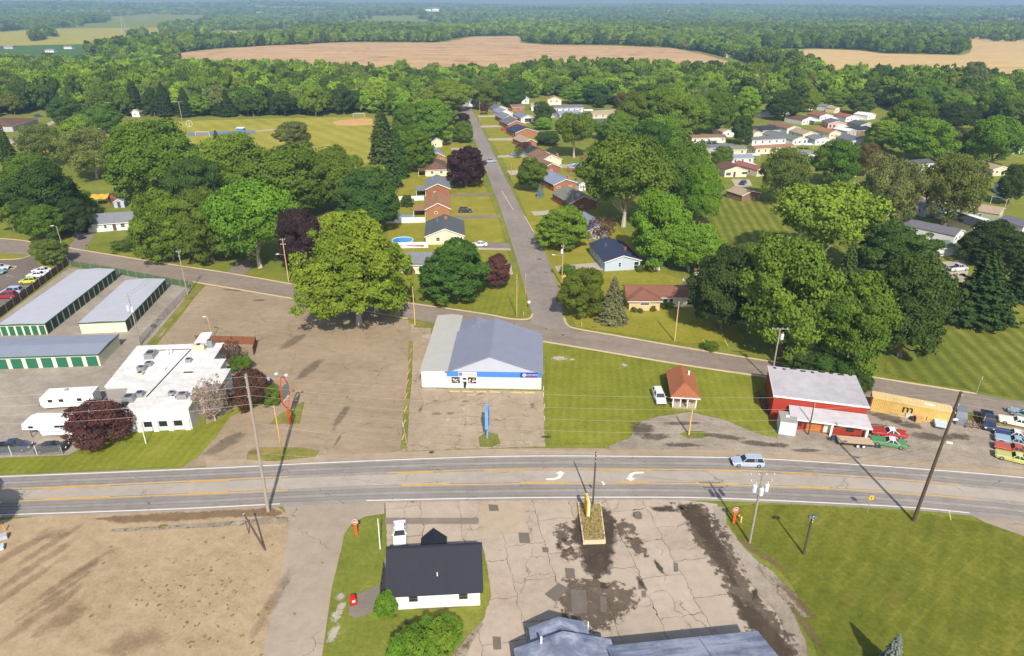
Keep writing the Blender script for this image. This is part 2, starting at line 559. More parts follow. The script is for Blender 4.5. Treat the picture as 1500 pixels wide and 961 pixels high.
TAN = pave_mat('old_tan_asphalt', srgb(126, 109, 88), srgb(151, 133, 109), srgb(167, 150, 126), streak=[(R(80), .9, .07, .18), (R(100), .45, .05, .14)], spots=[(.22, .64, srgb(104, 88, 70), .6), (1.1, .7, srgb(112, 98, 78), .5)], cracks=[(.09, .006, srgb(96, 80, 62))], edge=True)
ROADM = pave_mat('main_road_asphalt', srgb(124, 118, 112), srgb(146, 139, 131), srgb(164, 155, 146), streak=[(0, .03, .7, .34)], cracks=[(.06, .006, srgb(92, 88, 84))])
ROADC = pave_mat('centre_lane_asphalt', srgb(148, 139, 128), srgb(164, 154, 142), srgb(178, 167, 154), streak=[(0, .04, .5, .25)], cracks=[(.07, .006, srgb(116, 108, 100))], edge=True)
ROADW = pave_mat('wheel_track_asphalt', srgb(120, 115, 110), srgb(134, 128, 123), srgb(150, 142, 136), streak=[(0, .03, .9, .3)], edge=True, edge_soft=.3)
SIDE = pave_mat('side_road_asphalt', srgb(114, 104, 94), srgb(134, 122, 109), srgb(152, 139, 125), streak=[(R(-12), .03, .6, .3)], cracks=[(.08, .005, srgb(92, 86, 82))], spots=[(.5, .7, srgb(104, 98, 92), .6)])
STREET = pave_mat('street_asphalt', srgb(118, 108, 102), srgb(136, 126, 118), srgb(152, 142, 132), streak=[(R(95), .03, .6, .25)], cracks=[(.1, .004, srgb(98, 90, 84))])
SHOULD = pave_mat('road_shoulder', srgb(134, 118, 98), srgb(160, 143, 120), srgb(176, 158, 134), streak=[(0, .05, .8, .25)], spots=[(.5, .66, srgb(118, 102, 82), .6)], edge=True)
STORE = pave_mat('broken_concrete', srgb(128, 112, 92), srgb(160, 143, 120), srgb(178, 162, 138), spots=[(.4, .62, srgb(112, 96, 78), .7), (.3, .7, srgb(196, 184, 164), .7)], cracks=[(.22, .02, srgb(104, 90, 72)), (.6, .02, srgb(120, 104, 84))], edge=True)
GRAVEL = pave_mat('gravel', srgb(122, 113, 102), srgb(150, 140, 127), srgb(172, 161, 147), streak=[(R(50), .25, .04, .3)], spots=[(.12, .62, srgb(112, 98, 80), .6)], grain=1.8, edge=True)
GRAVELG = pave_mat('grey_gravel', srgb(116, 105, 93), srgb(150, 138, 123), srgb(174, 162, 145), streak=[(R(-15), .05, .3, .35)], spots=[(.3, .62, srgb(96, 84, 70), .7), (.35, .7, srgb(120, 112, 64), .5)], grain=1.8, edge=True)
DIRT = pave_mat('dirt', srgb(132, 111, 84), srgb(163, 142, 112), srgb(181, 161, 132), streak=[(R(62), .5, .05, .22)], spots=[(2.6, .70, srgb(106, 88, 62), .7), (.9, .70, srgb(120, 116, 66), .55), (.07, .60, srgb(140, 106, 74), .55)], grain=1.8, edge=True)
DIRTD = pave_mat('dark_dirt', srgb(98, 80, 58), srgb(124, 102, 76), srgb(146, 122, 94), spots=[(.6, .62, srgb(104, 104, 52), .8)], grain=1.4, edge=True, edge_soft=.4, edge_scale=.9, alpha=.6, amp=2.4)
LANE = pave_mat('lane_asphalt', srgb(140, 126, 110), srgb(158, 144, 127), srgb(172, 158, 140), streak=[(R(78), .5, .03, .2)], cracks=[(.07, .006, srgb(112, 98, 84))])
LOT = pave_mat('station_concrete', srgb(148, 132, 116), srgb(174, 158, 141), srgb(188, 173, 157), spots=[(.35, .68, srgb(146, 126, 104), .6)], cracks=[(.10, .009, srgb(128, 110, 92))], slabs=(R(100), 6.2, 5.2, srgb(130, 112, 92)), edge=True)
LOTP = pave_mat('paler_concrete', srgb(156, 138, 118), srgb(172, 154, 132), srgb(184, 166, 144), cracks=[(.12, .008, srgb(126, 110, 92))], edge=True, edge_soft=.06)
STAIN = pave_mat('oil_stained_asphalt', srgb(50, 43, 36), srgb(70, 60, 50), srgb(98, 85, 71), edge=True, edge_soft=.5, edge_scale=1.0, alpha=.8, amp=2.8)
STAIN2 = pave_mat('dark_gravel_stain', srgb(70, 62, 54), srgb(92, 82, 72), srgb(116, 105, 93), grain=1.8, edge=True, edge_soft=.4, edge_scale=.8, alpha=.6, amp=2.4)
STAIN3 = pave_mat('faint_tyre_mark', srgb(90, 78, 64), srgb(108, 94, 78), srgb(124, 110, 92), edge=True, edge_soft=.4, edge_scale=.7, alpha=.4, amp=1.8)
STAIN4 = pave_mat('broken_pavement_stain', srgb(62, 52, 42), srgb(88, 75, 61), srgb(116, 101, 84), edge=True, edge_soft=.22, edge_scale=1.0, alpha=.62, amp=5.0)
PATCH = pave_mat('asphalt_patch', srgb(92, 84, 76), srgb(110, 101, 92), srgb(124, 114, 104), edge=True, edge_scale=2.5)
RUBBLE = pave_mat('rubble', srgb(104, 94, 80), srgb(142, 130, 112), srgb(176, 164, 146), spots=[(.8, .55, srgb(84, 72, 58), .8)], grain=2.0, edge=True, edge_soft=.2)
PALE = pave_mat('pale_rubble', srgb(164, 152, 134), srgb(190, 178, 160), srgb(206, 196, 180), grain=2, edge=True, edge_soft=.4, edge_scale=1.8, alpha=.75, amp=2.8)
PARK = pave_mat('parking_asphalt', srgb(96, 86, 80), srgb(112, 101, 94), srgb(126, 114, 106), edge=True)
DRIVE = pave_mat('driveway_concrete', srgb(150, 138, 122), srgb(172, 160, 143), srgb(188, 176, 158), edge=True, edge_soft=.08)
DRIVEA = pave_mat('driveway_asphalt', srgb(110, 100, 92), srgb(128, 117, 107), srgb(146, 134, 122), edge=True, edge_soft=.08)
CROPM = pave_mat('ripe_crop', srgb(150, 116, 78), srgb(182, 148, 108), srgb(200, 168, 126), streak=[(R(3), .012, .07, .75)], spots=[(.02, .57, srgb(138, 100, 68), .75)], edge=True, edge_scale=.05)
CROPY = pave_mat('ripe_pale_crop', srgb(170, 140, 88), srgb(192, 162, 108), srgb(206, 178, 124), streak=[(R(3), .01, .06, .55)], edge=True, edge_scale=.05)
CLAY = pave_mat('infield_clay', srgb(176, 134, 84), srgb(192, 150, 96), srgb(206, 164, 110), edge=True)
WHITE_LINE = mat('white_road_paint', srgb(222, 216, 206), .7, .10, 2.5)
YELLOW_LINE = mat('yellow_road_paint', srgb(216, 166, 62), .7, .16, 2.5)
KERB = mat('kerb_concrete', srgb(196, 174, 140), .85, .12, 1.2)

# ground: one sheet from under the camera to the horizon
def make_ground():
    rr = np.concatenate([[0.0], np.arange(20, 420, 20.0), np.geomspace(420, 7300, 90)])
    na = 240
    th = np.linspace(0, 2 * np.pi, na, endpoint=False)
    X = np.outer(rr[1:], np.sin(th)); Y = np.outer(rr[1:], np.cos(th))
    V = np.stack([X, Y, terrain(X, Y)], -1).reshape(-1, 3)
    V = np.vstack([[0, 0, 0], V])
    F = [(0, 1 + (i + 1) % na, 1 + i) for i in range(na)]
    for j in range(len(rr) - 2):
        a, b = 1 + j * na, 1 + (j + 1) * na
        F += [(a + i, a + (i + 1) % na, b + (i + 1) % na, b + i) for i in range(na)]
    me = bpy.data.meshes.new('ground')
    me.from_pydata(V.tolist(), [], F)
    me.materials.append(GR)
    o = bpy.data.objects.new('ground', me)
    COL.objects.link(o)
    tag(o, kind='structure')
make_ground()

TOPW = [(-300, 710), (0, 699), (300, 687), (500, 677.5), (750, 669), (1000, 670), (1120, 673), (1200, 677.5), (1360, 688.5), (1500, 700.5), (1800, 732)]
BOTW = [(-300, 764), (0, 755), (250, 746.5), (417, 738.5), (537, 734), (750, 730), (1000, 729.5), (1180, 736), (1333, 744), (1420, 752), (1500, 760), (1800, 800)]
up = lambda ln, d: [(x, y + d) for x, y in ln]
Z1, Z2, Z3, Z4, Z5 = .012, .024, .036, .048, .060

# far fields
sheet('crop_field', [[(256, 78), (300, 73.5), (400, 66), (500, 62), (560, 62.5), (640, 62.5), (672, 57.5), (690, 54), (760, 53), (770, 57), (766, 63), (800, 66), (900, 67), (990, 71), (1030, 79), (1085, 93), (1160, 118), (1100, 126), (900, 128), (700, 124), (500, 120), (300, 118), (240, 104)]], .30, CROPM, 12, step=15)
sheet('wheat_field', [[(1085, 80), (1120, 74), (1200, 72), (1260, 74), (1300, 79), (1400, 81), (1414, 78), (1418, 70), (1370, 58), (1362, 53.5), (1440, 53), (1500, 54), (1760, 55), (1780, 150), (1500, 140), (1300, 134), (1150, 126)]], .32, CROPY, 12, step=15)
sheet('hay_field', [[(-300, 66), (0, 47), (60, 43), (150, 38.5), (226, 37.5), (240, 41), (236, 55), (210, 66), (140, 65), (0, 68), (-300, 76)]], .3, GR_CROP, 10, step=20)
sheet('corn_field', [[(-300, 78), (0, 67.5), (140, 64.5), (210, 65.5), (190, 82), (0, 86), (-300, 96)]], .34, GR_CORN, 8, step=15)
sheet('far_hay_field', [[(310, 48), (335, 45), (372, 46), (376, 54), (345, 57), (312, 56)], [(395, 48), (425, 45), (422, 52), (396, 54)]], .3, GR_CROP, 10, step=20)
# ball field
sheet('ball_field', [[(90, 196), (140, 181), (250, 178), (400, 173), (545, 171), (552, 185), (548, 230), (520, 262), (400, 262), (230, 262), (100, 232), (30, 222)]], Z1, GR_BALL, 1.5, step=8)
sheet('infield', [[(484, 179), (500, 175.5), (530, 173.5), (548, 174), (546, 183), (520, 184.5), (492, 184)]], Z2, CLAY, 1.2)
sheet('field_path', [[(375, 191), (420, 188), (420, 189.5), (375, 193)]], Z2, DRIVE, .3)
# neighbourhood lawns
sheet('street_lawn', [[(600, 232), (650, 170), (668, 163), (676, 180), (735, 325), (772, 455), (740, 462), (600, 440), (560, 330)], [(690, 158), (715, 158), (770, 185), (810, 230), (880, 300), (960, 395), (1040, 420), (1100, 500), (1010, 506), (840, 480), (790, 370), (735, 235)]], Z1, GR_YARD, 1.5, step=5)
sheet('corner_lawn', [[(600, 395), (640, 402), (770, 395), (776, 462), (745, 464), (700, 456), (598, 440)]], Z2, GR_MOW, .8)
sheet('striped_lawn', [[(1040, 292), (1085, 275), (1150, 300), (1200, 340), (1300, 345), (1280, 380), (1180, 375), (1050, 360), (1025, 330)], [(1290, 545), (1300, 470), (1385, 448), (1480, 462), (1620, 480), (1700, 640), (1500, 588), (1430, 574), (1320, 556)]], Z1, GR_STRIPE, 1.5, step=5)
sheet('store_lawn', [[(797, 509), (860, 512), (1000, 537), (1125, 556), (1132, 600), (1128, 640), (1060, 615), (1010, 604), (960, 612), (930, 635), (905, 652), (800, 652), (797, 590)]], Z1, GR_MOW, .8)
sheet('olive_lawn', [[(1062, 742), (1100, 738), (1180, 739), (1333, 748), (1440, 764), (1520, 790), (1640, 1100), (1190, 1100), (1192, 950), (1160, 860), (1120, 815), (1080, 790), (1066, 768)]], Z1, GR_OLIVE, .6, step=4)
sheet('verge', [[(-200, 695), (0, 672), (100, 668), (160, 640), (200, 634), (290, 628), (345, 598), (385, 565), (398, 588), (340, 610), (318, 640), (290, 672), (262, 685), (0, 697), (-200, 705)]], Z3, GR_MOW, .5, step=3)

# lots and yards
sheet('storage_yard', [[(-250, 560), (0, 466), (100, 392), (165, 396), (270, 418), (283, 424), (240, 490), (200, 520), (168, 565), (150, 600), (160, 638), (100, 668), (0, 672), (-250, 700)]], Z1, GRAVEL, .6)
sheet('parking_lot', [[(-200, 372), (0, 371), (50, 378), (60, 392), (100, 388), (60, 418), (0, 464), (-200, 600)]], Z1, PARK, .3)
sheet('parking_island', [[(-80, 371), (0, 370), (47, 372), (30, 379), (0, 380.5), (-80, 380)], [(58, 394), (62, 386), (80, 384), (96, 386), (84, 396)]], Z2, GR_YARD, .3)
sheet('tan_parking_lot', [[(222, 512), (262, 465), (298, 417), (370, 427), (443, 441), (520, 454), (600, 469), (606, 500), (598, 560), (592, 660), (588, 668), (500, 676), (265, 686), (300, 655), (300, 600), (280, 560)]], Z2, TAN, .5)
sheet('store_lot', [[(600, 474), (632, 474), (632, 568), (797, 573), (800, 655), (588, 662), (598, 560)]], Z2, STORE, .4)
sheet('hut_drive', [[(890, 652), (920, 640), (935, 618), (960, 609), (1010, 602), (1060, 613), (1110, 634), (1140, 640), (1150, 668), (1000, 664), (890, 660)]], Z2, GRAVELG, .8)
sheet('drive_island', [[(994, 636), (1005, 631), (1030, 631), (1043, 636), (1030, 643), (1008, 643)]], Z3, GR_WEED, .3)
sheet('gravel_lot', [[(1135, 640), (1180, 600), (1270, 575), (1300, 575), (1400, 600), (1500, 616), (1700, 660), (1760, 720), (1500, 690), (1360, 680), (1200, 668), (1140, 664)]], Z2, GRAVELG, .8)
sheet('verge_beside_gravel', [[(1380, 600), (1440, 606), (1520, 620), (1520, 634), (1480, 626), (1440, 622), (1400, 612)]], Z3, GR_WEED, .5)
sheet('dirt_lot', [[(-300, 790), (30, 758), (80, 752), (250, 746), (405, 739), (432, 760), (428, 800), (420, 830), (392, 961), (372, 1100), (-400, 1100)]], Z1, DIRT, .4)
sheet('rough_verge', [[(130, 760), (180, 754), (250, 750), (400, 742), (418, 752), (400, 758), (330, 760), (240, 766), (170, 768)]], Z2, DIRTD, .7)
DTRACK = pave_mat('tracked_dirt', srgb(112, 92, 70), srgb(130, 108, 84), srgb(150, 126, 100), edge=True, edge_soft=.6, edge_scale=.5, alpha=.32, amp=3.2)
blobs('dirt_tracks', [(70, 800, 6, .8, 1.1), (50, 830, 7, .9, 1.1), (100, 850, 6, .7, 1.0), (85, 870, 5, .6, 1.05), (60, 900, 6, 1.0, 1.1), (95, 905, 3.5, 1.6, .9), (125, 830, 5, .6, 1.0), (30, 860, 7, .8, 1.1), (75, 783, 2.5, 1.5, 0), (400, 880, .9, 6, -.15), (200, 940, 4, 2, .2), (20, 810, 1, 6, -.6)], Z3, DTRACK)
blobs('weed_tufts', [(240, 770, .8, .3, 0)] +
      [(random.gauss(290, 70), random.gauss(860, 55), random.uniform(.1, .38), random.uniform(.1, .24), random.uniform(0, 3)) for i in range(120)], Z4, GR_WEED)
sheet('old_pavement', [[(155, 779), (170, 774), (240, 770), (330, 764), (400, 757), (422, 757), (424, 765), (400, 768), (330, 772), (250, 776), (175, 780)]], Z3, RUBBLE, .3)
sheet('station_lot', [[(563, 735), (620, 733), (1000, 731), (1052, 738), (1048, 765), (1072, 800), (1110, 835), (1150, 900), (1180, 961), (1190, 1100), (600, 1100), (660, 961), (704, 915), (718, 872), (712, 830), (706, 800), (566, 800)]], Z1, LOT, .3)
sheet('paler_slab', [[(702, 736), (768, 734.5), (774, 781), (702, 781)]], Z2, LOTP, .2)
sheet('patched_strip', [[(563, 758), (702, 758), (702, 768.5), (563, 768.5)]], Z2, DRIVEA, .25)
sheet('side_lane', [[(414, 741), (425, 764), (416, 820), (384, 961), (355, 1100), (440, 1100), (472, 961), (486, 862), (501, 800), (504, 783), (515, 768), (534, 757), (563, 753), (563, 733)]], Z3, LANE)
sheet('muddy_edge', [[(1042, 740), (1064, 742), (1068, 768), (1090, 798), (1130, 838), (1160, 885), (1185, 940), (1192, 990), (1170, 990), (1135, 900), (1095, 855), (1066, 812), (1044, 775)]], Z2, GRAVELG, .8)
sheet('muddy_stains', [[(990, 738), (1020, 738), (1034, 752), (1044, 778), (1062, 800), (1076, 830), (1084, 862), (1070, 858), (1054, 832), (1034, 806), (1018, 776), (1000, 760)], [(1070, 868), (1100, 884), (1128, 908), (1156, 940), (1170, 985), (1140, 985), (1112, 940), (1082, 905)], [(950, 742), (985, 738), (992, 750), (960, 752)], [(1098, 866), (1108, 862), (1112, 876), (1102, 880)]], Z3, STAIN, .8, step=1.2)
sheet('muddy_fringe', [[(980, 736), (1030, 735), (1048, 752), (1060, 782), (1082, 812), (1100, 850), (1130, 890), (1165, 930), (1185, 990), (1130, 990), (1095, 930), (1066, 880), (1044, 836), (1018, 800), (1000, 765)]], Z3, STAIN4, 1.4, step=1.2)
blobs('rubble_edge', [(1140, 855, 1.0, 4.2, .5), (1158, 880, 1.0, 3.4, .4), (1125, 838, .8, 2, .5)], Z4, RUBBLE)
blobs('dry_verge', [(1100, 803, .6, 2.6, .6), (1130, 822, .6, 3, .7), (1168, 880, .7, 4, .35), (1182, 920, .6, 4, .2)], Z4, DIRTD)
sheet('oil_stains', [[(850, 745), (890, 742), (904, 760), (906, 790), (900, 820), (896, 842), (872, 850), (852, 838), (846, 806), (832, 790), (836, 762)]], Z2, STAIN, .9, step=1.0)
sheet('broken_stains', [[(824, 846), (872, 842), (900, 850), (932, 860), (940, 884), (915, 908), (892, 928), (848, 930), (820, 905), (806, 880)]], Z2, STAIN4, 1.6, step=1.0)
blobs('ragged_stains', [(914, 775, 1.8, 2.6, .3), (932, 800, 1.4, 2.6, .3), (826, 785, 1.5, 3.0, 0), (834, 812, 1.4, 1.6, 0), (1046, 770, 1.6, 3, .4)], Z3, STAIN4)
blobs('small_stains', [(934, 755, .9, .9, 0), (940, 855, .4, 1.4, .3), (965, 830, .4, 1.4, .3), (827, 791, .5, .5, 0), (800, 640, 1, .4, 0), (886, 858, .7, .7, 0), (820, 800, .6, .9, 0)], Z3, STAIN)
def quads(name, px_items, z, m, fade=.12):
    return sheet(name, [[(x - w, y - h), (x + w * .8, y - h * .9), (x + w, y + h), (x - w * .8, y + h * 1.05)] for x, y, w, h in px_items], z, m, fade)
quads('pavement_patches', [(768, 788, 9, 8), (799, 805.5, 5.5, 4), (848, 881, 13, 18), (835, 840, 8, 8), (990, 831, 4, 7), (938, 858, 4, 6), (943, 870, 4, 5), (884, 885, 6, 12), (728, 942, 7, 10), (934, 755, 5, 5), (723, 744, 8, 5)], Z3, PATCH)
sheet('dark_patch', [[(797, 871), (818, 854), (834, 862), (814, 883)], [(835, 866), (858, 864), (862, 886), (846, 896)]], Z4, PATCH, .12)
# gravel by the black-roofed house
sheet('house_path', [[(510, 888), (524, 870), (540, 862), (566, 855), (568, 868), (552, 876), (548, 897), (520, 907), (511, 902)]], Z2, DRIVEA, .15)
sheet('retaining_bed', [[(660, 961), (690, 925), (706, 908), (709, 915), (690, 945), (675, 985), (650, 1010)]], Z2, RUBBLE, .2)
blobs('pale_gravel', [(499, 874, .7, .8, 0), (494, 900, .7, 1.4, -.2), (489, 928, .7, 1.6, -.2), (500, 888, .6, .8, 0)], Z2, PALE)
blobs('bare_earth', [(640, 890, 3.5, .35, .06), (575, 902, 1.2, .4, 0)], Z2, DIRTD)
# shoulders, main road, side road, street
shoulder_top = curve_px(up(TOPW, -13), 5); shoulder_in = curve_px(up(TOPW, 3), 5)
sheet('road_shoulder', [[q for q in shoulder_top if q[0] > 288] + [q for q in shoulder_in if q[0] > 288][::-1]], Z3, SHOULD, .5)
sheet('main_road', [curve_px(up(TOPW, -2.5), 6) + curve_px(up(BOTW, 3.5), 6)[::-1]], Z4, ROADM)
YT = [(-300, 728), (0, 717.5), (300, 704.5), (422, 699), (567, 693.5), (750, 688), (1000, 688.5), (1160, 693), (1302, 702), (1407, 711), (1500, 720), (1800, 754)]
YB = [(-300, 745), (0, 735.5), (300, 724), (422, 719), (588, 712), (833, 708.5), (1000, 709), (1200, 716), (1317, 722.5), (1424, 731), (1500, 738.5), (1800, 774)]
sheet('turning_lane', [curve_px(up(YT, 1), 6) + curve_px(up(YB, -1), 6)[::-1]], Z5, ROADC, .35)
mid = lambda a, b, t: [(p[0], p[1] * (1 - t) + q * t) for p, q in zip(curve_px(a, 4), np.interp([p[0] for p in curve_px(a, 4)], [p[0] for p in curve_px(b, 4)], [p[1] for p in curve_px(b, 4)]))]
def wide(ln, w, z, name, m):
    pts = [G(*q) for q in ln]
    L, Rr = strip_poly(pts, w)
    V, F, A = [], [], []
    sheet_mb(V, F, A, list(L) + list(Rr)[::-1], z, .38)
    return V, F, A
for a, b in ((TOPW, YT), (YB, BOTW)):
    for t in (.27, .74):
        V, F, A = wide(mid(a, b, t), 1.05, Z5 + .012, 'wheel_track', ROADW)
        build_sheet('wheel_track', V, F, A, ROADW)
ZM = Z5 + .024
band('edge_line', [TOPW], .20, ZM, WHITE_LINE)
band('edge_line', [[(-300, 764), (0, 755), (250, 746.5), (410, 738.8)], BOTW[4:10]], .17, ZM, WHITE_LINE)
def dashes(ln, off, n0, n1):
    pts = curve_px(up(ln, off), 10)
    sel = [q for q in pts if n0 < q[0] < n1]
    return [sel[i:i + 4] for i in range(0, len(sel) - 4, 7)]
for ln, o in ((YT, 1.4), (YB, -1.4)):
    i = 3 if ln is YT else 3
    band('lane_line', [ln[:4], ln[4:10]], .15, ZM, YELLOW_LINE)
    band('lane_line', dashes(ln, o, -200, 415) + dashes(ln, o, 575, 1290), .13, ZM, YELLOW_LINE, smooth=False)
def arrow(x, y, flip):
    c = G(x, y)
    s = -1 if flip else 1
    shaft = [(-2.0, -.75), (-.9, -.75), (-.15, -.45), (.25, .15), (.25, .45), (.62, .45), (.0, 1.0), (-.75, .45), (-.3, .45), (-.35, .1), (-.8, -.4), (-2.0, -.45)]
    pts = [Vector((c.x + s * u * 1.15 + s * .5, c.y + s * v * 1.25)) for u, v in shaft]
    V, F, A = [], [], []
    sheet_mb(V, F, A, pts, ZM, 0)
    build_sheet('turn_arrow', V, F, A, WHITE_LINE)
arrow(817, 698, False)
arrow(927, 697.5, True)

UPK1 = [(-200, 338), (0, 349.5), (56, 356.5), (100, 363), (125, 367.5), (260, 389), (333, 400), (443, 419), (520, 432), (598, 444), (700, 458.5), (747, 467), (768, 468), (777, 466), (780, 460)]
UPK2 = [(826, 466), (832, 477), (848, 482.5), (900, 491.5), (1000, 509), (1130, 530), (1267, 551), (1430, 577)]
LOK = [(104, 383), (146, 390), (162, 393), (260, 410), (283, 413), (443, 440), (520, 453), (597, 467), (630, 472.5), (720, 488), (793, 500), (833, 506.5), (1000, 534.5), (1123, 552.5), (1250, 574), (1383, 599), (1500, 614), (1760, 655)]
side_up = UPK1[:-3] + [(780, 471), (832, 480)] + UPK2[2:] + [(1500, 589), (1760, 628)]
side_lo = [(-200, 362), (0, 371), (56, 377)] + LOK
sheet('side_road', [curve_px(side_up, 5) + curve_px(side_lo, 5)[::-1]], Z4, SIDE)
sheet('street', [[(673, 157), (690, 156), (727, 233), (768, 316), (800, 372), (821, 430), (826, 462), (834, 482), (838, 492), (776, 474), (780, 462), (757, 380), (738, 320), (700, 217)]], Z5, STREET)
kerb('kerb', [UPK1, UPK2], .42, .13, KERB)
kerb('kerb', [LOK[4:8], LOK[10:14]], .42, .11, KERB)
kerb('kerb', [[(768, 316), (782, 340)], [(735, 280), (752, 308)]], .3, .1, KERB)
kerb('kerb', [[(-60, 380.5), (0, 380.5), (30, 379), (48, 373)], [(6, 392), (18, 394), (24, 391), (14, 390)]], .3, .12, KERB)
for x, y in ((965, 498), (1434, 600), (650, 392), (872, 183)):
    pass
blobs('manhole_covers', [(825, 491, .35, .35, 0), (800, 482, .25, .25, 0), (216, 391, .35, .35, 0), (1470, 599, .4, .4, 0), (790, 380, .9, .5, 0), (726, 260, .4, .3, 0), (470, 445, .5, .4, 0), (632, 663, .5, .4, 0), (604, 736, .6, .15, 0)], Z5 + .012, STAIN)
# driveways
sheet('driveway', [[(703, 355), (745, 356), (750, 365), (704, 366)], [(664, 316), (730, 315), (737, 319), (668, 321)], [(661, 284.5), (719, 283), (722, 287), (661, 288)]], Z3, DRIVEA, .2)
sheet('pale_driveway', [[(700, 363), (748, 364), (749, 367), (700, 366)], [(700, 184), (738, 183.5), (740, 186), (702, 187)], [(714, 203), (752, 202), (756, 206), (716, 206)], [(728, 228), (772, 226), (776, 230), (730, 231)], [(700, 170), (732, 168), (733, 171), (700, 172)], [(742, 250), (764, 249), (766, 255), (748, 257)], [(660, 217), (690, 216), (692, 219), (662, 220)]], Z3, DRIVE, .2)
sheet('house_driveway', [[(812, 390), (880, 384), (886, 396), (850, 396), (818, 400)], [(778, 310), (806, 308), (812, 314), (782, 316)], [(735, 386), (749, 387), (752, 402), (742, 402)]], Z3, DRIVE, .2)
sheet('ranch_driveway', [[(98, 364), (112, 347), (128, 340), (140, 343), (124, 366)]], Z3, DRIVEA, .3)
sheet('lawn_driveway', [[(330, 401), (345, 385), (365, 380), (372, 390), (356, 404)]], Z3, DRIVEA, .3)
sheet('far_drive', [[(10, 206), (40, 193), (84, 174), (88, 177), (52, 194), (16, 212)], [(20, 212), (48, 203), (50, 206), (24, 216)], [(676, 152), (690, 146), (704, 146), (704, 153), (690, 158), (674, 158)]], Z3, DRIVE, .3)
sheet('far_road', [[(205, 65), (218, 57), (224, 55), (225, 58), (215, 64), (208, 67)]], .4, DRIVE, 1)
sheet('park_lane', [[(1070, 262), (1098, 263), (1103, 272), (1078, 276)], [(1168, 226), (1200, 222), (1202, 228), (1170, 230)], [(1108, 184), (1116, 184), (1100, 206), (1094, 206)], [(1195, 196), (1240, 190), (1250, 198), (1240, 212), (1205, 206)], [(870, 162), (905, 160), (912, 166), (900, 174), (872, 172)], [(1374, 384), (1412, 380), (1420, 400), (1412, 416), (1380, 404)], [(1395, 372), (1404, 370), (1426, 374), (1426, 377), (1405, 375)]], Z3, DRIVE, .4)
sheet('bare_yard', [[(1362, 388), (1376, 382), (1410, 386), (1416, 402), (1390, 408), (1366, 402)]], Z2, DIRT, .8)
# strips of weeds and small beds
sheet('weed_strip', [[(598, 500), (606, 500), (604, 560), (600, 600), (598, 658), (586, 658), (590, 600), (597, 560)], [(700, 640), (714, 632), (730, 636), (734, 650), (720, 656), (702, 655)], [(362, 663), (372, 655), (440, 655), (470, 660), (462, 670), (400, 677), (360, 674)], [(392, 622), (412, 605), (447, 587), (440, 622)], [(608, 470), (634, 474), (632, 481), (606, 480)], [(284, 417), (302, 418), (282, 440), (224, 503), (214, 505), (262, 448)]], Z4, GR_WEED, .35)
sheet('green_verge', [[(162, 393), (262, 410), (284, 413), (278, 422), (230, 412), (166, 398)]], Z3, GR_MOW, .3)
blobs('pale_rubble', [(820, 525, 2.0, 1.2, 0), (838, 527, .8, .5, 0), (915, 535, .7, .9, 0), (625, 493, 1.6, 1.6, 0), (640, 583, .5, .5, 0), (690, 579, 1.2, .6, 0), (680, 600, .4, 1, .2), (655, 616, .7, .7, 0), (672, 617, .8, .3, 0), (685, 612, .5, .5, 0), (770, 648, 2.4, .25, 0), (630, 650, .5, .4, 0)], Z4, PALE)
blobs('worn_stains', [(640, 606, 1.2, .6, 0), (660, 606, 1.0, .6, 0), (638, 588, .7, .5, 0), (682, 588, .9, .4, 0), (676, 594, .6, .3, 0), (780, 594, .5, 1.2, 0), (616, 600, .4, 1.4, 0), (373, 663, 1.6, .8, 0), (380, 440, 2.0, .9, 0), (340, 425, 3.5, .8, -.2), (495, 645, .3, 2.4, -.1)], Z4, STAIN3)
blobs('mulch', [(900, 470, 2.4, .8, 0), (1120, 590, .9, 3.5, -.3), (1440, 467, 5, .5, 0), (857, 466, .8, .4, 0), (870, 479, .8, .4, 0)], Z3, DIRTD)
blobs('dark_gravel', [(1300, 612, 3.5, 1.6, -.4), (1330, 622, 3, 1.4, -.4), (1290, 626, 3, 1.2, -.3), (1360, 640, 3, 1.5, -.2), (1400, 640, 3, 1.2, 0), (940, 628, 2.4, 2.4, .4), (960, 640, 3, 1.2, .1), (1000, 620, 4, .8, 0), (1060, 640, 4, .9, -.2), (1110, 650, 3, 1, -.2), (1000, 652, 4, .7, 0), (1180, 660, 3, .6, 0), (1140, 652, 2, .8, 0)], Z3, STAIN2)
blobs('lot_marks', [(500, 610, .9, 5, -.12), (455, 540, 1.4, 6, -.3), (430, 500, 1.6, 5, -.4), (330, 650, 1.8, 5, -.5), (640, 560, .6, 1.5, 0)], Z3, STAIN3)
sheet('road_apron', [[(1418, 753), (1500, 762), (1620, 782), (1620, 815), (1500, 786), (1442, 765)]], Z3, LANE, .3)
blobs('bare_red_earth', [(1116, 585, 1.1, 4.2, .05), (1122, 600, .8, 2.5, 0)], Z3, pave_mat('bare_red_earth', srgb(112, 74, 48), srgb(134, 92, 58), srgb(150, 112, 72), edge=True, edge_soft=.5, edge_scale=.9, alpha=.6, amp=2.2))
band('stall_line', [[(380, 566), (400, 528)], [(447, 588), (440, 625)], [(398, 636), (404, 622)]] + [[(450 + 0 * i, 590 + 9 * i), (478, 589 + 9 * i)] for i in range(5)] + [[(378, 520 + 9 * i), (404, 519 + 9 * i)] for i in range(6)], .09, Z5, mat('worn_stall_paint', srgb(170, 146, 100), .8, .2, 3), smooth=False)
band('stall_line', [[(-30, 384 + 0 * i), (-10, 384)], [(8, 404), (20, 405)], [(36, 420), (52, 419)]], .12, Z5, MATS['white_road_paint'], smooth=False)
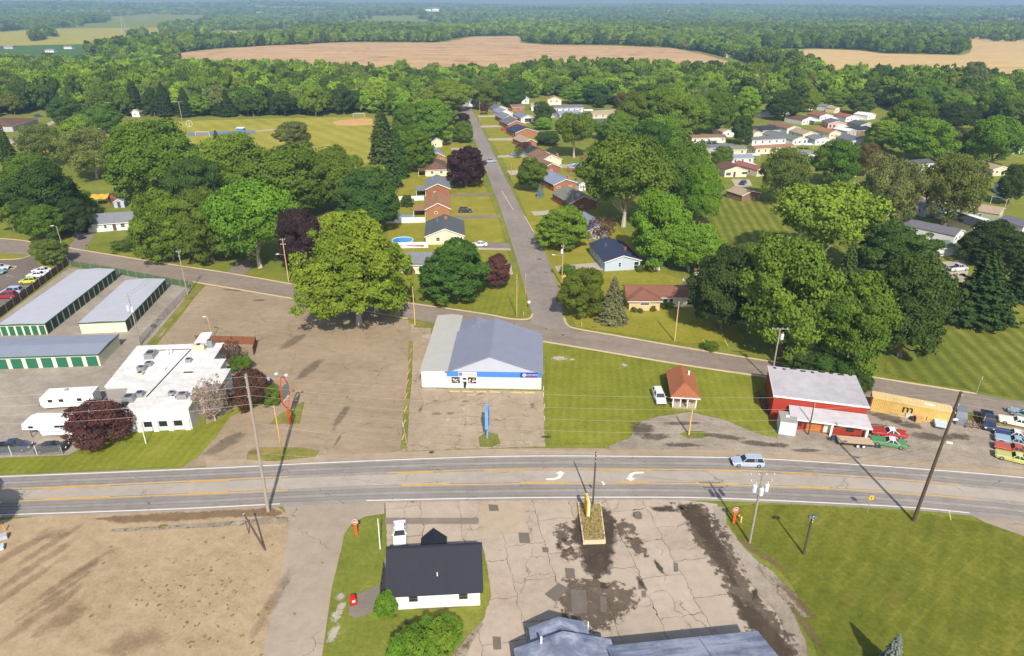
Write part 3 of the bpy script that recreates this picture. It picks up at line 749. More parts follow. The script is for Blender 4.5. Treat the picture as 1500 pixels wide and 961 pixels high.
# ------------------------------------------------------------------ trees
LEAF = leaf_mat('leaf', False)
LEAF_I = leaf_mat('wood_leaf', True)
BARK = objcol_mat('bark', .9, .3, 3.0, .05)
def quads_from(cen, nrm, size, g):
    n = len(cen)
    t = g.normal(size=(n, 3))
    a = np.cross(nrm, t); a /= np.linalg.norm(a, axis=1, keepdims=True) + 1e-9
    b = np.cross(nrm, a)
    s = size[:, None]
    a = a * s; b = b * s * g.uniform(.55, 1.0, (n, 1))
    V = np.stack([cen - a - b * .6, cen + a * .5 - b, cen + a + b * .6, cen - a * .5 + b], 1).reshape(-1, 3)
    return V, np.arange(4 * n).reshape(-1, 4)
def crown_arrays(seed, nleaf, nlobe, cb=.14, asp=.42, shape='round', leaf=.026, lobe=(.26, .46), stray=.08, open_=0.0, inner=.10, flat=.66):
    'leaf clumps spread over many lobes; height 1, horizontal radius 1'
    g = np.random.default_rng(seed)
    d = g.normal(size=(nlobe * 3, 3)); d /= np.linalg.norm(d, axis=1, keepdims=True)
    d = d[d[:, 2] > -.82][:nlobe]
    k = len(d)
    rl0 = lobe[0] + (lobe[1] - lobe[0]) * g.random(k) ** 2.2
    rad = g.uniform(.5, 1.0, k) ** .6 * (1.02 - .45 * rl0)
    hz = (1 - cb) / 2
    lump = 1 + .06 * g.normal(size=k)
    for _ in range(5):
        ax = g.normal(size=3); ax /= np.linalg.norm(ax)
        lump = lump + .085 * np.sin((d @ ax) * g.uniform(3.5, 8) + g.uniform(0, 6.28))
    rl = rl0 * asp
    c = d * (rad * lump)[:, None] * np.array([asp, asp, hz]) + np.array([0, 0, cb + hz])
    zf = (c[:, 2] - cb) / (1 - cb)
    if shape == 'egg': prof = np.interp(zf, [0, .15, .45, .8, 1], [1.22, 1.28, 1.06, .72, .4])
    elif shape == 'vase': prof = np.interp(zf, [0, .3, .7, 1], [.55, .85, 1.15, .8])
    elif shape == 'column': prof = np.interp(zf, [0, .3, .7, 1], [.95, 1.1, .95, .6])
    else: prof = np.interp(zf, [0, .2, .6, 1], [.9, 1.08, 1.04, .75])
    c[:, :2] *= prof[:, None]
    c[:, 2] = np.minimum(c[:, 2], .985 - rl * .8)
    w = rl ** 2; w /= w.sum()
    li = g.choice(k, size=int(nleaf * 1.9), p=w)
    u = g.normal(size=(len(li), 3)); u /= np.linalg.norm(u, axis=1, keepdims=True)
    o = d[li] * 1.0 + np.array([0, 0, .35])
    u = u + o * .55; u /= np.linalg.norm(u, axis=1, keepdims=True)
    rr = g.uniform(.74, 1.06, len(li)) + (g.random(len(li)) < stray) * g.uniform(.1, .45, len(li))
    pos = c[li] + u * (rl[li] * rr)[:, None] * np.array([1, 1, flat])
    keep = np.ones(len(li), bool)
    for s in range(0, len(li), 4000):
        dd = np.linalg.norm(pos[s:s + 4000, None] - c[None], axis=2) / rl[None]
        keep[s:s + 4000] = dd.min(1) > .72
    if open_: keep &= g.random(len(li)) > open_
    pos, u, li = pos[keep][:nleaf], u[keep][:nleaf], li[keep][:nleaf]
    n = len(pos)
    m_in = int(n * inner)
    ci = g.integers(0, k, m_in)
    pos[:m_in] = np.array([0, 0, cb + hz * .9]) + (c[ci] - np.array([0, 0, cb + hz * .9])) * g.uniform(.25, .8, (m_in, 1)) + g.normal(size=(m_in, 3)) * .03
    nrm = u + g.normal(size=(n, 3)) * .6; nrm /= np.linalg.norm(nrm, axis=1, keepdims=True)
    V, Q = quads_from(pos, nrm, leaf * g.uniform(.65, 1.35, n), g)
    lt = g.random(k)
    tint = np.clip(.62 * lt[li] + .38 * g.random(n), 0, 1)
    V[:, :2] /= asp
    return V, Q, np.repeat(tint, 4), c / np.array([asp, asp, 1])
def spruce_arrays(seed, nleaf, leaf=.02, asp=.27, cb=.03, droop=.25, wild=.12):
    g = np.random.default_rng(seed)
    P_, N_, T_ = [], [], []
    levels = 26
    for j in range(levels):
        z = cb + (1 - cb) * (j + .3) / levels
        Rz = asp * ((1 - z) ** .82) * g.uniform(1 - wild, 1 + wild) + .012
        nb = max(5, int(15 * (1 - z) + 5))
        a0 = g.uniform(0, 6.28)
        for b in range(nb):
            an = a0 + 6.283 * b / nb + g.normal() * .12
            L = Rz * g.uniform(.78, 1.12)
            m = max(4, int(nleaf * (L / (asp * 14 * levels * .5))))
            t = g.uniform(.25, 1.0, m) ** .7
            w = L * .24 * (1.15 - t)
            off = g.normal(size=m) * w * .8
            x = np.cos(an) * L * t - np.sin(an) * off
            y = np.sin(an) * L * t + np.cos(an) * off
            zz = z - droop * L * t ** 1.6 + g.normal(size=m) * .006 + .3 * L * (t > .85) * .2
            P_.append(np.stack([x, y, zz], 1))
            nn = np.stack([np.cos(an) * .45 + 0 * t, np.sin(an) * .45 + 0 * t, .9 + 0 * t], 1) + g.normal(size=(m, 3)) * .35
            N_.append(nn)
            T_.append(np.full(m, g.random()) * .5 + .5 * g.random(m) * (.5 + .5 * t))
    pos = np.vstack(P_); nrm = np.vstack(N_); tint = np.concatenate(T_)
    nrm /= np.linalg.norm(nrm, axis=1, keepdims=True)
    V, Q = quads_from(pos, nrm, leaf * g.uniform(.6, 1.3, len(pos)), g)
    V[:, :2] /= asp
    return V, Q, np.repeat(tint, 4), None
def trunk_mesh(seed, kind, lobes, asp=.42, top=.8, r=.022):
    g = random.Random(seed)
    mb = MB()
    pts = [Vector((0, 0, -.01))]
    x = y = 0
    n = 6
    for i in range(1, n + 1):
        x += g.uniform(-.015, .015); y += g.uniform(-.015, .015)
        pts.append(Vector((x, y, top * i / n)))
    rad = [r * 1.55] + [r * (1.05 - .9 * i / n) for i in range(1, n + 1)]
    for i in range(n): mb.cyl(pts[i], pts[i + 1], rad[i], rad[i + 1], 8)
    if lobes is not None:
        for k in range(0, min(len(lobes), 16)):
            c = lobes[k] * np.array([asp, asp, 1])
            z0 = max(.16, min(top * .85, c[2] - .22))
            base = pts[min(n, int(z0 / top * n))]
            midp = base.lerp(Vector(c), .5) + Vector((0, 0, -.03))
            mb.cyl(base, midp, r * .5, r * .33, 5); mb.cyl(midp, Vector(c), r * .33, r * .12, 5)
    mb.v = [(a / asp, b / asp, c) for a, b, c in mb.v]
    me = bpy.data.meshes.new('trunk')
    me.from_pydata(mb.v, [], mb.f)
    me.materials.append(BARK)
    return me
class Kind: pass
KINDS = {}
def make_kind(key, arr, asp, trunk=True, top=.8, r=.022):
    V, Q, T, lobes = arr
    k = Kind()
    k.crown = np_mesh('crown', V, Q, LEAF, {'tint': ('FLOAT', 'POINT', T)})
    k.trunk = trunk_mesh(hash(key) % 999, key, lobes, asp, top, r) if trunk else None
    KINDS.setdefault(key, []).append(k)
for s in range(3): make_kind('round', crown_arrays(10 + s, 32000, 165, .08, .44, 'round', .0125, (.12, .38), .12), .44)
for s in range(2): make_kind('tall', crown_arrays(30 + s, 32000, 170, .08, .34, 'round', .0115, (.14, .42), .12), .34)
for s in range(2): make_kind('high', crown_arrays(40 + s, 32000, 210, .28, .44, 'round', .0125, (.13, .36), .12), .44)
make_kind('sycamore', crown_arrays(50, 52000, 380, .05, .40, 'egg', .0105, (.10, .27), .16), .40)
for s in range(2): make_kind('vase', crown_arrays(60 + s, 20000, 150, .34, .46, 'vase', .014, (.14, .36), .12), .46)
for s in range(2): make_kind('airy', crown_arrays(70 + s, 26000, 260, .16, .48, 'round', .0115, (.09, .26), .3, .2), .48)
for s in range(2): make_kind('dense', crown_arrays(80 + s, 34000, 320, .02, .44, 'round', .0125, (.11, .27), .09), .44)
make_kind('column', crown_arrays(90, 7000, 80, .04, .3, 'column', .02, (.26, .44)), .3)
for s in range(2): make_kind('spruce', spruce_arrays(100 + s, 20000, .0135), .27, True, .95, .012)
make_kind('pine', spruce_arrays(110, 18000, .016, .36, .08, .05, .3), .36, True, .9, .016)
for s in range(4): make_kind('wood', crown_arrays(120 + s, 8000, 110, .08, .38, 'round', .022, (.17, .42), .12), .38)
for s in range(2): make_kind('shrub', crown_arrays(130 + s, 13000, 110, .0, .62, 'round', .019, (.12, .34), .2), .62, False)
make_kind('leggy', crown_arrays(140, 5200, 120, .10, .62, 'vase', .017, (.10, .26), .4, .5), .62, True, .7, .03)

GREEN = {'mid': srgb(94, 116, 44), 'bright': srgb(106, 134, 48), 'dark': srgb(74, 98, 46), 'deep': srgb(64, 84, 44), 'yellow': srgb(114, 138, 48), 'lime': srgb(120, 148, 52), 'olive': srgb(106, 118, 58),
         'purple': srgb(66, 50, 52), 'maroon': srgb(94, 64, 60), 'spruce': srgb(82, 98, 52), 'grey': srgb(116, 118, 80), 'blue': srgb(132, 150, 142), 'brown': srgb(112, 96, 60), 'pink': srgb(146, 122, 110), 'sage': srgb(110, 124, 70)}
TREE_N = [0]
def plant(name, kind, loc, radius, height, color, label, cat='tree', group=None, var=None, bark=(.17, .13, .09, 1), trunk_name='trunk'):
    TREE_N[0] += 1
    g = random.Random(TREE_N[0] * 77)
    ks = KINDS[kind]
    k = ks[(TREE_N[0] if var is None else var) % len(ks)]
    jit = [c * g.uniform(.9, 1.1) for c in color[:3]]
    if k.trunk is None:
        o = bpy.data.objects.new(name, k.crown)
        COL.objects.link(o)
        o.location = loc; o.rotation_euler = (0, 0, g.uniform(0, 6.28)); o.scale = (radius, radius * g.uniform(.9, 1.1), height)
        o.color = (*jit, 1)
        return tag(o, label, cat, group)
    root = empty(name, loc, g.uniform(0, 6.28), label, cat, group)
    root.scale = (radius, radius * g.uniform(.92, 1.08), height)
    for nm, me, c in (('crown', k.crown, (*jit, 1)), (trunk_name, k.trunk, bark)):
        o = bpy.data.objects.new(nm, me)
        COL.objects.link(o)
        o.parent = root; o.color = c
    return root
def spot(x, y, ytop):
    'ground point under a crown whose middle stands at x in the photograph'
    xb = x
    for _ in range(6):
        b = G(xb, y)
        h = height_to(b, ytop)
        xm = P((b.x, b.y, h * .55))[0]
        xb += x - xm
    b = G(xb, y)
    return b, height_to(b, ytop)
def tree(x, y, ytop, w, kind, color, label, name='tree', cat='tree', group=None, bark=(.17, .13, .09, 1), var=None):
    b, h = spot(x, y, ytop)
    zc = P((b.x, b.y, h * .5))[2]
    r = w * zc / 2000.0
    return plant(name, kind, b, r * .93, h, GREEN[color] if isinstance(color, str) else color, label, cat, group, var, bark)
PALEBARK = (.42, .36, .28, 1)
# by the lots and the side road
tree(517, 474, 309, 154, 'sycamore', 'yellow', 'huge yellow-green sycamore overhanging the back of the tan parking lot', 'sycamore', bark=PALEBARK)
tree(665, 440, 352, 96, 'dense', 'dark', 'dense round green tree on the corner lawn in front of the grey-roofed bungalow', 'round_tree')
tree(728, 423, 373, 44, 'round', 'maroon', 'small purple-leaved tree on the corner lawn beside the dense round tree', 'plum_tree')
tree(370, 392, 266, 122, 'high', 'bright', 'broad bright green tree with a bare lower trunk beside the side road', 'maple_tree', bark=PALEBARK)
tree(242, 381, 274, 88, 'dense', 'mid', 'low-skirted green tree just right of the white ranch house', 'maple_tree')
tree(302, 384, 276, 84, 'dense', 'mid', 'low-skirted green tree between the white-house tree and the bare-trunked one', 'maple_tree')
tree(440, 398, 305, 62, 'round', 'purple', 'dark purple beech left of the huge sycamore by the side road', 'beech_tree')
tree(537, 338, 248, 88, 'round', 'dark', 'dark green tree directly behind the huge sycamore', 'maple_tree')
tree(558, 274, 157, 58, 'spruce', 'spruce', 'tallest spruce at the right edge of the ball field', 'spruce_tree')
tree(580, 260, 168, 36, 'spruce', 'dark', 'narrower spruce overlapping the tallest one by the ball field', 'spruce_tree')
tree(606, 252, 187, 56, 'dense', 'mid', 'round green maple behind the houses on the left of the street', 'maple_tree')
tree(553, 292, 240, 26, 'column', 'lime', 'narrow lime-green tree in front of the tallest spruce', 'cypress_tree')
tree(682, 274, 212, 55, 'dense', 'purple', 'big round dark purple maple on the left side of the street', 'maple_tree')
tree(634, 212, 144, 58, 'tall', 'bright', 'bright green tree behind the last visible left-hand house of the street', 'maple_tree')
tree(600, 205, 150, 40, 'tall', 'mid', 'mid green tree left of the bright one behind the street houses', 'maple_tree')
tree(674, 192, 165, 29, 'round', 'purple', 'purple-leaved tree at the far left kerb of the street', 'plum_tree')
tree(677, 209, 177, 29, 'round', 'mid', 'small green tree in front of the purple one at the far left kerb', 'street_tree')
tree(657, 163, 117, 60, 'round', 'yellow', 'sunny yellow-green tree at the top end of the street', 'maple_tree')
tree(714, 160, 122, 42, 'round', 'mid', 'left one of two rounded trees at the top end of the street', 'maple_tree')
tree(748, 160, 119, 40, 'round', 'dark', 'right one of two rounded trees at the top end of the street', 'maple_tree')
tree(709, 168, 150, 14, 'airy', 'maroon', 'thin bare reddish tree on the verge at the top of the street', 'plum_tree')
tree(796, 184, 148, 29, 'round', 'dark', 'dark tree between the garage and the long grey roofs', 'maple_tree')
tree(796, 190, 172, 24, 'round', 'lime', 'low lime-green tree on the lawn behind the brick row', 'apple_tree')
tree(842, 231, 164, 60, 'vase', 'mid', 'vase-shaped tree with a pale forked trunk behind the swimming pool', 'elm_tree', bark=PALEBARK)
tree(803, 213, 193, 34, 'round', 'dark', 'dark bushy tree behind the brick house with the tan roof', 'maple_tree')
tree(918, 332, 198, 116, 'high', 'mid', 'massive green tree behind the navy-roofed blue house', 'oak_tree', bark=PALEBARK)
tree(968, 390, 280, 92, 'round', 'bright', 'bright green tree right of the navy-roofed blue house', 'maple_tree')
tree(825, 364, 302, 70, 'dense', 'bright', 'broad bright green tree on the lawn across the street from the pool house', 'maple_tree')
tree(778, 281, 229, 40, 'tall', 'mid', 'upright oval green tree on the lawn by the grey-roofed brick house', 'pear_tree')
tree(791, 288, 270, 15, 'spruce', 'blue', 'little blue spruce beside the upright oval tree', 'spruce_tree')
tree(852, 464, 392, 66, 'round', 'mid', 'green tree on the street corner left of the blue-grey spruce', 'maple_tree')
tree(899, 471, 404, 50, 'spruce', 'grey', 'plump grey-green spruce in front of the brown-roofed ranch', 'spruce_tree')
tree(882, 352, 318, 44, 'leggy', 'maroon', 'open reddish tree in front of the white house behind the navy roof', 'plum_tree')
tree(768, 226, 208, 20, 'round', 'maroon', 'small purple tree beside the blue car on the street', 'plum_tree')
tree(868, 262, 232, 26, 'round', 'yellow', 'small yellow-green tree right of the swimming pool deck', 'apple_tree')
# group of big trees right of centre
tree(1066, 486, 362, 104, 'round', 'deep', 'dark tree overhanging the right end of the brown-roofed ranch', 'oak_tree')
tree(1160, 520, 348, 146, 'round', 'bright', 'biggest bright green tree behind the pole at the side road', 'maple_tree', var=0)
tree(1256, 545, 398, 102, 'tall', 'mid', 'tall green tree directly behind the red building', 'maple_tree', var=1)
tree(1243, 452, 345, 48, 'spruce', 'spruce', 'dark spruce top rising among the big trees behind the red building', 'spruce_tree')
tree(1338, 523, 376, 100, 'tall', 'dark', 'dark green tree at the left edge of the striped lawn', 'maple_tree', var=2)
tree(1316, 416, 326, 104, 'dense', 'dark', 'dense dark round tree left of the white double house', 'oak_tree')
tree(1212, 392, 268, 150, 'vase', 'lime', 'wide light green tree above the striped back lawn', 'maple_tree', bark=(.5, .46, .4, 1), var=2)
tree(1096, 440, 356, 60, 'airy', 'olive', 'loose olive tree between the ranch tree and the biggest bright tree', 'locust_tree')
tree(1024, 398, 328, 66, 'round', 'lime', 'lime-green tree behind the small yellow shed', 'maple_tree')
tree(1150, 300, 216, 70, 'airy', 'olive', 'wispy olive tree in front of the trailer homes', 'willow_tree')
tree(1225, 272, 203, 58, 'round', 'mid', 'round green tree at the front edge of the trailer homes', 'maple_tree')
tree(1272, 258, 210, 42, 'airy', 'brown', 'browning half-bare tree right of the round one by the trailer homes', 'ash_tree')
tree(1306, 340, 228, 86, 'airy', 'sage', 'tall feathery tree with a white leaning trunk left of the tan trailer', 'willow_tree', bark=(.6, .55, .48, 1), var=0)
tree(1398, 334, 226, 92, 'airy', 'olive', 'feathery olive tree above the white shed', 'willow_tree', var=1)
tree(1445, 470, 364, 108, 'pine', 'deep', 'dark layered pine at the top of the striped lawn', 'pine_tree')
tree(1464, 388, 324, 84, 'dense', 'deep', 'dark rounded tree right behind the layered pine', 'oak_tree')
tree(1508, 440, 350, 60, 'pine', 'deep', 'dark pine cut by the right edge of the view', 'pine_tree')
tree(1030, 330, 238, 56, 'round', 'bright', 'green tree left of the cream gabled trailer', 'maple_tree')
tree(1000, 300, 205, 80, 'round', 'mid', 'broad green tree between the massive oak and the trailers', 'maple_tree')
tree(950, 262, 175, 62, 'round', 'dark', 'dark green tree behind the massive oak', 'oak_tree')
tree(1058, 246, 214, 30, 'round', 'mid', 'small green tree beside the grey-roofed carport trailer', 'maple_tree')
tree(1088, 212, 168, 30, 'round', 'dark', 'dark green tree beside the cream shed among trailers', 'maple_tree')
tree(1094, 184, 126, 36, 'tall', 'lime', 'bright lime tree at the back of the trailer homes', 'poplar_tree')
tree(1052, 196, 134, 52, 'round', 'mid', 'leafy tree behind the long brown trailer', 'maple_tree')
tree(1020, 200, 140, 46, 'round', 'bright', 'leafy tree at the left end of the trailer homes', 'maple_tree')
tree(985, 210, 128, 74, 'round', 'bright', 'big leafy tree above the grey house roofs at the lane', 'maple_tree')
tree(1152, 176, 130, 50, 'round', 'dark', 'dark leafy tree overhanging the dark-roofed trailer', 'oak_tree')
tree(1190, 165, 130, 24, 'round', 'yellow', 'yellow-green tree behind the red-roofed trailers', 'maple_tree')
tree(1223, 160, 133, 32, 'round', 'bright', 'bright round tree right behind the first red-roofed trailer', 'maple_tree')
tree(1262, 168, 134, 38, 'round', 'mid', 'mid green round tree behind the second red-roofed trailer', 'maple_tree')
tree(1296, 220, 176, 46, 'tall', 'lime', 'lime-green tree right of the grey trailer with the porch', 'maple_tree')
tree(1334, 212, 144, 66, 'round', 'mid', 'broad green tree right of the trailer homes', 'oak_tree')
tree(1358, 238, 172, 76, 'round', 'bright', 'bright broad tree in front of the right-hand wood', 'maple_tree')
tree(1414, 232, 187, 36, 'round', 'olive', 'small olive tree left of the far right bright tree', 'ash_tree')
tree(1462, 245, 170, 66, 'round', 'bright', 'bright tree left of the pale house at the right edge', 'maple_tree')
tree(1398, 190, 150, 62, 'round', 'deep', 'very dark rounded tree among the right-hand wood', 'oak_tree')
tree(1486, 300, 240, 40, 'round', 'dark', 'dark tree over the navy-roofed white house', 'oak_tree')
tree(1425, 152, 90, 42, 'airy', 'sage', 'tallest cottonwood standing above the right-hand wood', 'cottonwood_tree', bark=PALEBARK)
tree(760, 232, 214, 14, 'leggy', 'mid', 'small open tree on the lawn beside the blue car', 'street_tree')
tree(932, 205, 135, 56, 'round', 'mid', 'leafy tree beside the pale turning area, front one', 'maple_tree')
tree(948, 184, 122, 52, 'tall', 'dark', 'dark tall tree behind the leafy one at the turning area', 'oak_tree')
tree(909, 214, 165, 48, 'round', 'bright', 'bright tree between the vase-shaped elm and the pale turning area', 'maple_tree')
tree(886, 204, 178, 34, 'round', 'mid', 'low leafy tree right of the white low house', 'maple_tree')
tree(841, 152, 127, 34, 'round', 'bright', 'round bright tree behind the orange-roofed house', 'maple_tree')
tree(879, 158, 138, 18, 'round', 'deep', 'narrow dark tree at the left of the pale turning area', 'oak_tree')
tree(912, 160, 136, 24, 'round', 'brown', 'brownish tree at the far side of the pale turning area', 'ash_tree')
tree(872, 152, 122, 50, 'round', 'dark', 'dark tree at the wood edge above the turning area', 'oak_tree')
tree(965, 236, 168, 60, 'round', 'bright', 'bright leafy tree behind the massive oak on the right', 'maple_tree')
tree(560, 205, 160, 40, 'pine', 'deep', 'dark pine behind the tallest spruce at the ball field corner', 'pine_tree')
tree(150, 196, 150, 46, 'tall', 'mid', 'tall tree at the wood edge left of the left floodlight mast', 'maple_tree')
tree(95, 184, 142, 50, 'round', 'dark', 'dark tree at the wood edge behind the curving drive', 'oak_tree')
# left-hand cluster
tree(220, 296, 176, 128, 'round', 'mid', 'largest dark green crown in the left cluster by the ball field', 'oak_tree')
tree(132, 262, 186, 76, 'airy', 'sage', 'wispy tree with pale forked stems in the left cluster', 'willow_tree', bark=PALEBARK)
tree(62, 244, 182, 62, 'airy', 'olive', 'loose olive tree beside the curving drive', 'locust_tree')
tree(118, 225, 168, 50, 'round', 'lime', 'light green tree at the left end of the ball field', 'maple_tree')
tree(10, 262, 182, 38, 'spruce', 'deep', 'dark spruce at the left edge beside the brown-roofed hall', 'spruce_tree')
tree(40, 272, 224, 62, 'round', 'mid', 'green tree in front of the curving drive', 'maple_tree')
tree(66, 334, 238, 88, 'round', 'deep', 'darkest tree left of the yellow tarpaulin', 'oak_tree')
tree(8, 340, 262, 50, 'round', 'bright', 'bright tree at the left edge above the side road', 'maple_tree')
tree(62, 352, 300, 58, 'round', 'mid', 'rounded tree at the corner of the side road and drive', 'maple_tree')
tree(118, 318, 279, 40, 'round', 'yellow', 'yellow-green small tree in front of the yellow tarpaulin', 'apple_tree')
tree(121, 339, 312, 22, 'shrub', 'mid', 'bushy shrub at the left end of the white ranch house', 'shrub', 'shrub')
tree(344, 300, 194, 112, 'round', 'bright', 'big bright crown in the middle of the left cluster', 'maple_tree')
tree(425, 318, 213, 126, 'round', 'mid', 'big green crown at the right of the left cluster', 'maple_tree')
tree(428, 218, 177, 44, 'round', 'olive', 'olive tree standing alone on the ball field edge', 'ash_tree')
tree(318, 232, 190, 28, 'spruce', 'spruce', 'small spruce before the ball field goal', 'spruce_tree')
tree(490, 308, 215, 86, 'round', 'mid', 'green crown left of the tallest spruce', 'maple_tree')
tree(285, 330, 230, 80, 'round', 'dark', 'dark crown between the two biggest crowns of the left cluster', 'oak_tree')
tree(172, 240, 200, 40, 'round', 'mid', 'green crown at the back of the left cluster', 'maple_tree')
tree(72, 387, 350, 48, 'round', 'olive', 'small tree on the island of the parking lot at the left', 'locust_tree')
tree(262, 262, 208, 60, 'round', 'dark', 'dark crown right behind the largest crown of the left cluster', 'oak_tree')
tree(105, 345, 290, 44, 'round', 'deep', 'dark tree overhanging the driveway of the white ranch house', 'oak_tree')
tree(500, 262, 226, 40, 'round', 'mid', 'green tree at the near edge of the ball field', 'maple_tree')
# shrubs
tree(140, 646, 590, 86, 'shrub', 'maroon', 'big maroon-leaved shrub beside the fifth-wheel trailer', 'shrub', 'shrub', var=0)
tree(366, 592, 544, 62, 'shrub', 'maroon', 'maroon-leaved shrub at the right side of the white flat-roofed building', 'shrub', 'shrub', var=1)
tree(308, 616, 556, 56, 'leggy', 'pink', 'half-bare pinkish small tree in front of the white flat-roofed building', 'plum_tree', 'tree', bark=(.4, .34, .3, 1))
tree(340, 538, 498, 34, 'leggy', 'maroon', 'half-bare reddish tree by the brown wooden enclosure', 'plum_tree', 'tree', bark=(.4, .34, .3, 1))
tree(352, 542, 520, 30, 'shrub', 'mid', 'green shrub below the brown wooden enclosure', 'shrub', 'shrub')
tree(397, 592, 566, 30, 'shrub', 'mid', 'green shrub right of the maroon shrub by the white building', 'shrub', 'shrub')
tree(565, 902, 870, 32, 'shrub', 'bright', 'round clipped bush at the corner of the black-roofed house', 'bush', 'bush')
tree(182, 366, 351, 40, 'shrub', 'mid', 'low spreading bush on the lawn of the white ranch house', 'bush', 'bush')
for q, (x, y, yt, w) in enumerate([(604, 957, 918, 40), (630, 944, 910, 44), (655, 936, 904, 42), (585, 976, 936, 40), (612, 975, 930, 60), (645, 955, 914, 50)]):
    tree(x, y, yt, w, 'shrub', 'bright', ['leftmost light green bush', 'second light green bush from the left', 'rightmost light green bush', 'frontmost low light green bush', 'largest light green bush', 'inner right light green bush'][q] + ' in the overgrown bed by the black-roofed house', 'bush', 'bush', 'bushes in the overgrown bed')
tree(597, 930, 914, 20, 'leggy', 'maroon', 'dead brown twiggy shrub behind the overgrown bed', 'shrub', 'shrub')
tree(1310, 985, 928, 46, 'spruce', 'blue', 'blue spruce top poking in at the bottom right lawn', 'spruce_tree')
for q, (x, y, yt, w) in enumerate([(1180, 548, 514, 54), (1212, 557, 522, 54), (1243, 566, 532, 52), (1262, 573, 540, 30)]):
    tree(x, y, yt, w, 'shrub', 'dark', ['leftmost', 'second', 'third', 'smallest, rightmost'][q] + ' shrub of the row right behind the red building', 'shrub', 'shrub', 'shrubs behind the red building')
for q, (x, y, yt, w) in enumerate([(929, 457, 450, 9), (938, 458, 452, 9), (957, 456, 448, 9), (972, 451, 440, 13), (982, 451, 442, 10)]):
    tree(x, y, yt, w, 'shrub', 'lime' if q == 4 else 'mid', ['leftmost clipped round shrub', 'second clipped round shrub', 'third clipped round shrub', 'larger shrub in the inside corner', 'yellow-green shrub in the inside corner'][q] + ' along the brown-roofed ranch', 'shrub', 'shrub', 'shrubs along the ranch house')
tree(598, 402, 388, 16, 'shrub', 'dark', 'dark round shrub against the grey-roofed bungalow', 'shrub', 'shrub')
tree(596, 303, 285, 18, 'shrub', 'dark', 'dark round shrub by the white vinyl fence', 'shrub', 'shrub')
tree(832, 402, 388, 24, 'shrub', 'mid', 'rounded shrub beside the pole at the street corner', 'shrub', 'shrub')
tree(938, 398, 388, 12, 'shrub', 'mid', 'little shrub beside the white lattice by the navy-roofed house', 'shrub', 'shrub')
tree(1040, 512, 500, 24, 'shrub', 'mid', 'low shrub in the shade right of the leaning stakes', 'shrub', 'shrub')

# woods: rows of single trees in front, one mass of trees behind them
def inside(poly, x, y):
    c = False
    n = len(poly)
    for i in range(n):
        x0, y0 = poly[i]; x1, y1 = poly[(i + 1) % n]
        if (y0 > y) != (y1 > y) and x < (x1 - x0) * (y - y0) / (y1 - y0) + x0: c = not c
    return c
def scatter(poly_px, gap, seed, far=False):
    poly = [((GT if far else G)(*q)) for q in poly_px]
    p2 = [(q.x, q.y) for q in poly]
    xs = [q[0] for q in p2]; ys = [q[1] for q in p2]
    g = np.random.default_rng(seed)
    out = []
    y = min(ys); row = 0
    while y < max(ys):
        x = min(xs) + (row % 2) * gap / 2
        while x < max(xs):
            a, b = x + g.normal() * gap * .24, y + g.normal() * gap * .24
            if inside(p2, a, b): out.append((a, b))
            x += gap
        y += gap * .87; row += 1
    return out
WOOD_A = [(-420, 236), (-200, 205), (-60, 196), (-6, 166), (30, 172), (70, 158), (100, 160), (150, 171), (300, 172), (480, 171), (545, 164), (590, 172), (640, 160), (676, 150), (700, 146), (706, 124), (620, 121), (500, 119), (380, 114), (262, 108), (238, 96), (150, 98), (60, 101), (-60, 104), (-420, 112)]
WOOD_B = [(700, 146), (760, 149), (790, 140), (830, 142), (880, 152), (940, 168), (1010, 176), (1085, 158), (1130, 152), (1180, 146), (1290, 156), (1330, 168), (1400, 176), (1500, 186), (1800, 206), (1800, 136), (1500, 130), (1460, 138), (1400, 139), (1250, 136), (1180, 126), (1120, 124), (1060, 121), (980, 117), (900, 113), (800, 112), (760, 121), (706, 124)]
tones = ['mid', 'mid', 'bright', 'dark', 'olive', 'bright', 'deep', 'lime', 'sage', 'mid']
pts_w = []
for poly, lab, grp, nn, sd in ((WOOD_A, 'leafy tree in the near rows of the wood behind the ball field', 'trees of the wood behind the ball field', 64, 3),
                               (WOOD_B, 'leafy tree in the near rows of the wood behind the trailer homes and street end', 'trees of the wood behind the homes', 84, 4)):
    pts = scatter(poly, 9.4, sd)
    pts.sort(key=lambda q: q[1] - 40 * (abs(q[0]) < .75 * q[1]))
    vis = [q for q in pts if abs(q[0]) < .80 * q[1] * .98]
    front = set(vis[:nn])
    for i, (x, y) in enumerate(vis[:nn]):
        g = random.Random(i * 5 + sd)
        pine = sd == 3 and g.random() < .22
        plant('pine_tree' if pine else 'woodland_tree', 'pine' if pine else 'wood', (x, y, 0), g.uniform(4.6, 6.6), g.uniform(13, 20) + 3 * pine, GREEN['deep' if pine else tones[(i * 7 + sd) % 10]], 'dark pine in the near rows of the wood behind the ball field' if pine else lab, 'tree', 'pines of the wood behind the ball field' if pine else grp)
    pts_w += [q for q in pts if q not in front]
far_pts = []
STRIP = [(985, 71), (1030, 76), (1085, 88), (1125, 104), (1180, 119), (1200, 112), (1140, 96), (1110, 84), (1080, 72), (1040, 64), (1000, 62)]
WOOD_C = [(255, 78), (300, 73), (330, 70), (450, 65), (520, 61), (640, 62), (668, 56), (690, 53), (762, 52), (768, 62), (800, 65), (900, 66), (990, 70), (1030, 68), (1085, 74), (1120, 73), (1200, 71), (1260, 73.5), (1300, 78), (1400, 80), (1413, 77), (1416, 68), (1366, 57), (1360, 52.5), (1440, 52), (1560, 54), (1800, 54), (1800, 40), (900, 38), (440, 44), (426, 52), (380, 56), (345, 58), (300, 58), (250, 60), (236, 64), (262, 90), (240, 90)]
far_pts += [(q, 1) for q in scatter(WOOD_C, 12.0, 5)] + [(q, 1) for q in scatter(STRIP, 10.5, 6)]
